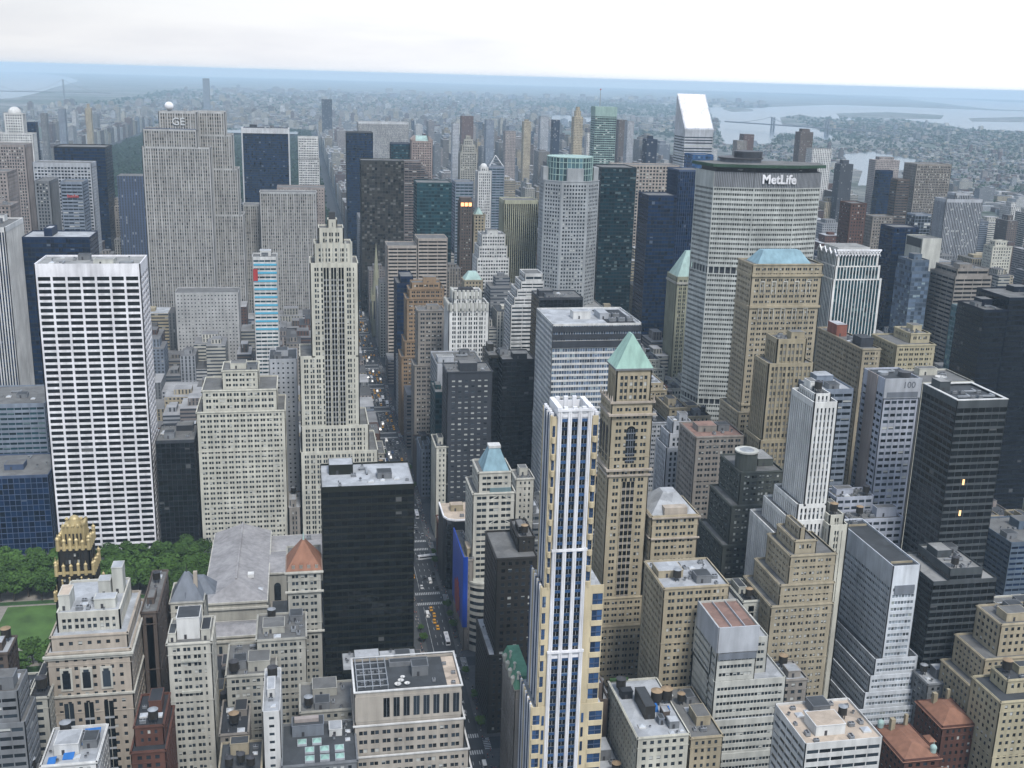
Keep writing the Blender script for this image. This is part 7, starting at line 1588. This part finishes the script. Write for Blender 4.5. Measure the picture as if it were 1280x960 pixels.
def trunk_mesh(seed):
    m = MB(); r = random.Random(seed); m.cyl(0, 0, 0, 5, .38, BARK, 8, .24)
    for k in range(5):
        a = k * 1.26 + r.random(); m.obox((-.1, -.1, 3.6 + .4 * k), (.2, 0, 0), (0, .2, 0), (2.6 * math.cos(a), 2.6 * math.sin(a), 3.5), BARK)
    o = m.build('trunk'); me = o.data; bpy.data.objects.remove(o); return me
TRUNK = [trunk_mesh(s) for s in range(3)]
R3 = random.Random(9)
def tree(x, y, s, label, group, sz=1.0):
    t = empty('leafy_tree', (x, y, .16), label, 'tree', group); t.scale = (s, s, s * sz); t.rotation_euler = (0, 0, R3.uniform(0, 6.28))
    a = bpy.data.objects.new('trunk', R3.choice(TRUNK)); b = bpy.data.objects.new('crown', R3.choice(CROWN))
    for q in (a, b): C.collection.objects.link(q); q.parent = t
    b.location = (0, 0, 8.2)
TL = 'tall leafy green tree standing in the close grove of the city park'
pts = []
def plant(x0, x1, y0, y1, n, dmin, label, group, s=(1.1, 1.5)):
    c = 0
    for _ in range(n * 30):
        x, y = R3.uniform(x0, x1), R3.uniform(y0, y1)
        if all((x - a) ** 2 + (y - b) ** 2 > dmin ** 2 for a, b in pts): pts.append((x, y)); tree(x, y, R3.uniform(*s), label, group); c += 1
        if c >= n: break
plant(-285, -142, 656, 702, 75, 7.5, TL, 'grove of park trees', (1.25, 1.65))
plant(-168, -141, 572, 655, 22, 8, TL, 'grove of park trees', (.9, 1.2))
plant(-285, -205, 562, 584, 15, 7.5, 'leafy tree on the near side of the park lawn', 'trees on the near side of the lawn', (1.2, 1.5))
for y in np.arange(470, 900, 13):
    if any(abs(y - street(k)) < 12 for k in range(38, 50)): continue
    if R3.random() < .6: tree(-12.4, y, R3.uniform(.4, .6), 'small street tree on the left pavement of the avenue', 'street trees on the left pavement')
    if R3.random() < .45: tree(6.6, y, R3.uniform(.4, .6), 'small street tree on the right pavement of the avenue', 'street trees on the right pavement')
# far wood of the big park: one mass
def blobs(name, x, y, z, r, label, seed):
    rr = np.random.RandomState(seed); n = len(x); k = 14
    p = np.stack([x, y, z], 1)[:, None, :] + rr.normal(size=(n, k, 3)) * np.array([.55, .55, .42]) * r[:, None, None]
    p = p.reshape(-1, 3); n2 = len(p); nr = rr.normal(size=(n2, 3)) * .8 + np.array([0, -.25, .9]); nr /= np.linalg.norm(nr, axis=1)[:, None]
    t = np.cross(nr, rr.normal(size=(n2, 3))); t /= np.linalg.norm(t, axis=1)[:, None]; b = np.cross(nr, t); s = (np.repeat(r, k) * rr.uniform(.35, .6, n2))[:, None]
    v = np.stack([p - t * s, p - b * s, p + t * s, p + b * s], 1).reshape(-1, 3)
    me = bpy.data.meshes.new(name); me.vertices.add(len(v)); me.vertices.foreach_set('co', v.astype(np.float32).ravel()); me.loops.add(4 * n2); me.loops.foreach_set('vertex_index', np.arange(4 * n2, dtype=np.int32))
    me.polygons.add(n2); me.polygons.foreach_set('loop_start', (np.arange(n2) * 4).astype(np.int32)); me.polygons.foreach_set('loop_total', np.full(n2, 4, np.int32)); me.polygons.foreach_set('use_smooth', np.zeros(len(me.polygons), bool)); me.update(calc_edges=True); me.materials.append(LEAF2)
    o = bpy.data.objects.new(name, me); C.collection.objects.link(o); tag(o, label, 'woods', None, 'stuff'); return o
r = np.random.RandomState(2); n = 16000; x = r.uniform(-800, -18, n); y = 2065 + (6160 - 2065) * r.rand(n) ** 1.25
q = proj(np.stack([x, y, np.full(n, 12.)], 1)); ok = ~inpoly(q, [(279, 162), (374, 165), (373, 172), (283, 170)])
x, y = x[ok], y[ok]; blobs('park_woods', x, y, 8 + 3 * r.rand(len(x)) + 3 * np.sin(x / 70) * np.sin(y / 110), 5 + 3.5 * r.rand(len(x)), 'dark green woods of the great park beyond the towers', 3)
sheet('park_ground', rect(-805, -15, 2062, 6165), .2, flat('wood_floor', (.03, .055, .02), .95))
# trees between the far houses
n = 16000; x = np.concatenate([r.uniform(1900, 7500, n // 2), r.uniform(-1800, 7000, n // 2)]); y = np.concatenate([r.uniform(1900, 9000, n // 2), r.uniform(6200, 17000, n // 2)])
q = proj(np.stack([x, y, np.zeros(n)], 1)); ok = (q[:, 0] > -20) & (q[:, 0] < 1300)
for p in WP: ok &= ~inpoly(q, p)
blobs('distant_trees', x[ok], y[ok], 5 + 0 * x[ok], (6 + 6 * r.rand(n))[ok] * np.clip(y[ok] / 6000, 1, 2.5), 'trees between the distant houses', 4)

# ================================================================== TRAFFIC
def vehicle(kind, col):
    m = MB(); G_ = wall('dkmetal'); gl = pane('black')
    if kind in ('taxi', 'sedan', 'black'):
        L_, W_, H_ = 4.9, 1.9, .85
        b = MB(); b.prism([(-W_ / 2, -L_ / 2), (W_ / 2, -L_ / 2), (W_ / 2, L_ / 2), (-W_ / 2, L_ / 2)], .3, H_ + .05, col, top=[(-W_ / 2 + .08, -L_ / 2 + .1), (W_ / 2 - .08, -L_ / 2 + .1), (W_ / 2 - .08, L_ / 2 - .12), (-W_ / 2 + .08, L_ / 2 - .12)])
        b.box(-.72, .72, -1.25, .75, 1.34, 1.46, col)
        g_ = MB(); g_.prism([(-.84, -1.9), (.84, -1.9), (.84, 1.4), (-.84, 1.4)], H_ + .05, 1.36, gl, top=[(-.7, -1.25), (.7, -1.25), (.7, .75), (-.7, .75)])
        return [('body', b), ('windows', g_)], L_, W_
    if kind == 'van':
        b = MB(); b.prism(rect(-1, 1, -2.9, 2.2), .35, 2.3, col, top=rect(-.95, .95, -2.85, 2.0)); b.prism(rect(-1, 1, 2.2, 3.0), .35, 1.3, col); g_ = MB(); g_.prism(rect(-.9, .9, 2.0, 2.9), 1.3, 2.2, gl, top=rect(-.85, .85, 1.9, 2.2)); return [('body', b), ('windows', g_)], 6, 2
    b = MB(); b.prism(rect(-1.28, 1.28, -6, 6), .4, 3.0, col, top=rect(-1.22, 1.22, -5.95, 5.9)); b.box(-.6, .6, -4, -2.2, 3.0, 3.3, wall('palegrey')); b.box(-.6, .6, 2, 3.6, 3.0, 3.25, wall('palegrey'))
    g_ = MB(); g_.box(-1.31, -1.285, -5.4, 5.2, 1.5, 2.4, gl); g_.box(1.285, 1.31, -5.4, 5.2, 1.5, 2.4, gl); g_.box(-1.1, 1.1, 5.97, 6.0, 1.2, 2.5, gl); g_.box(-1.1, 1.1, -6.03, -6.0, 1.5, 2.4, gl); return [('body', b), ('windows', g_)], 12, 2.56
def paintm(k, c): 
    m = flat('paint_' + k, c, .35, scale=1, var=.04); return m
VK = dict(taxi=('taxi', 'taxi', paintm('yellow', (.62, .30, .015))), white_car=('sedan', 'car', paintm('white', (.6, .6, .6))), grey_car=('sedan', 'car', paintm('grey', (.16, .17, .18))), black_car=('black', 'car', paintm('black', (.012, .012, .014))),
          blue_car=('sedan', 'car', paintm('blue', (.04, .08, .18))), white_van=('van', 'van', paintm('vanwhite', (.62, .62, .6))), city_bus=('bus', 'bus', paintm('bus', (.60, .61, .63))))
VM = {}
WHEEL = MB()
WHEEL.polys = []
for i in range(12):
    a, b = i * math.pi / 6, (i + 1) * math.pi / 6
    WHEEL.poly([(-.11, .33 * math.cos(a), .33 * math.sin(a)), (-.11, .33 * math.cos(b), .33 * math.sin(b)), (.11, .33 * math.cos(b), .33 * math.sin(b)), (.11, .33 * math.cos(a), .33 * math.sin(a))], wall('dkmetal'))
WHEEL.poly([(.11, .33 * math.cos(i * math.pi / 6), .33 * math.sin(i * math.pi / 6)) for i in range(12)], wall('metal')); WHEEL.poly([(-.11, .33 * math.cos(i * math.pi / 6), .33 * math.sin(i * math.pi / 6)) for i in range(12)], wall('metal'))
_o = WHEEL.build('wheel'); WME = _o.data; bpy.data.objects.remove(_o)
for k, (kd, cat, m) in VK.items():
    ps, L_, W_ = vehicle(kd, m); lst = []
    for nm, b in ps: o = b.build(nm); lst.append((nm, o.data)); bpy.data.objects.remove(o)
    VM[k] = (lst, L_, W_, cat)
VL = dict(taxi='yellow taxi driving in the traffic on the avenue', white_car='white car in the traffic on the avenue', grey_car='grey car in the traffic on the avenue', black_car='black car in the traffic on the avenue', blue_car='dark blue car in the traffic on the avenue',
          white_van='white delivery van in the traffic on the avenue', city_bus='long pale city bus on the avenue')
VG = dict(taxi='yellow taxis on the avenue', white_car='white cars on the avenue', grey_car='grey cars on the avenue', black_car='black cars on the avenue', blue_car='blue cars on the avenue', white_van='white vans on the avenue', city_bus='city buses on the avenue')
def put_vehicle(k, x, y, rz=math.pi, parts=True, label=None):
    lst, L_, W_, cat = VM[k]; r_ = empty(k if k != 'taxi' else 'yellow_taxi', (x, y, .06), label or VL[k], cat, VG[k] if not label else None); r_.rotation_euler = (0, 0, rz)
    for nm, me in lst: o = bpy.data.objects.new(nm, me); C.collection.objects.link(o); o.parent = r_
    if parts:
        for sx in (-1, 1):
            for sy in (-1, 1): o = bpy.data.objects.new('wheel', WME); C.collection.objects.link(o); o.parent = r_; o.location = (sx * (W_ / 2 - .12), sy * L_ * .3, .33)
R4 = random.Random(12)
put_vehicle('city_bus', 1.2, 574, label='long white city bus driving past the foot of the black glass tower'); put_vehicle('city_bus', 2, 688, rz=math.pi / 2 + .15, label='white bus turning across the avenue behind the black glass tower')
for y, x in ((614, -3.4), (590, -2.2), (598, -3.2), (606, -2.4)): put_vehicle('taxi', x, y)
lanes = (-9.6, -6.1, -3, .1, 3.4)
for lx in lanes:
    y = 380 + R4.uniform(0, 15)
    while y < 1950:
        crossing = any(abs(y - street(k)) < 13 for k in range(37, 60))
        busy = y > 640
        p = .78 if y > 900 else .62 if busy else .38
        if not crossing and R4.random() < p and not (560 < y < 618 and lx in (.1, 3.4, -3)) and not (676 < y < 700):
            k = R4.choices(['taxi', 'white_car', 'grey_car', 'black_car', 'blue_car', 'white_van', 'city_bus'], [6, 3, 3, 5, 1, 1.6, .7])[0]
            put_vehicle(k, lx + R4.uniform(-.35, .35), y, math.pi + R4.uniform(-.03, .03), parts=y < 800)
            y += 6 if k == 'city_bus' else 0
        y += R4.uniform(7.5, 15)
for k in (38, 39, 40, 41, 43, 44):                                    # a few on the side streets
    for x in (-34, -26, 20, 28, 37):
        if R4.random() < .5: put_vehicle(R4.choice(['taxi', 'grey_car', 'black_car', 'white_car']), x, street(k) + R4.choice([-2, 2]), math.pi / 2, label=None)

# people on the pavements: a crowd of small figures
cm = MB(); R5 = random.Random(31); CL = [flat('cloth_dark', (.03, .032, .04)), flat('cloth_blue', (.06, .09, .16)), flat('cloth_white', (.5, .5, .48)), flat('cloth_red', (.3, .05, .05)), flat('cloth_tan', (.3, .24, .16))]; SK = flat('skin', (.4, .26, .19))
for _ in range(900):
    y = R5.uniform(395, 1300); sd = R5.random() < .5; x = R5.uniform(-14.6, -11.6) if sd else R5.uniform(5.6, 8.7)
    if any(abs(y - street(k)) < 6 for k in range(38, 52)): x = R5.uniform(-14, 8) if R5.random() < .1 else x
    a = R5.choice(CL); b_ = R5.choice(CL[:2])
    cm.cyl(x, y - .1, .16, .95, .11, b_, 5, .15); cm.cyl(x, y + .12, .16, .95, .11, b_, 5, .15); cm.cyl(x, y, .9, 1.45, .2, a, 6, .24); cm.cyl(x, y, 1.45, 1.78, .1, SK, 6, .09)
co = cm.build('crowd'); tag(co, 'people walking along both pavements of the avenue', 'crowd', None, 'stuff')

# ================================================================== HAZE
mb = MB(); HM = bpy.data.materials.new('haze'); HM.use_nodes = True; ht = HM.node_tree
for n_ in list(ht.nodes): ht.nodes.remove(n_)
ho = ht.nodes.new('ShaderNodeOutputMaterial'); hv = ht.nodes.new('ShaderNodeVolumePrincipled')
hv.inputs['Density'].default_value = HAZE_DENSITY; hv.inputs['Color'].default_value = (.63, .83, 1.0, 1); hv.inputs['Anisotropy'].default_value = -.2
ht.links.new(hv.outputs['Volume'], ho.inputs['Volume'])
mb.box(CAM[0] - 46500, CAM[0] + 46500, CAM[1] - 46500, CAM[1] + 46500, -1.5, 330, HM)
hz = mb.build('haze'); hz['kind'] = 'stuff'
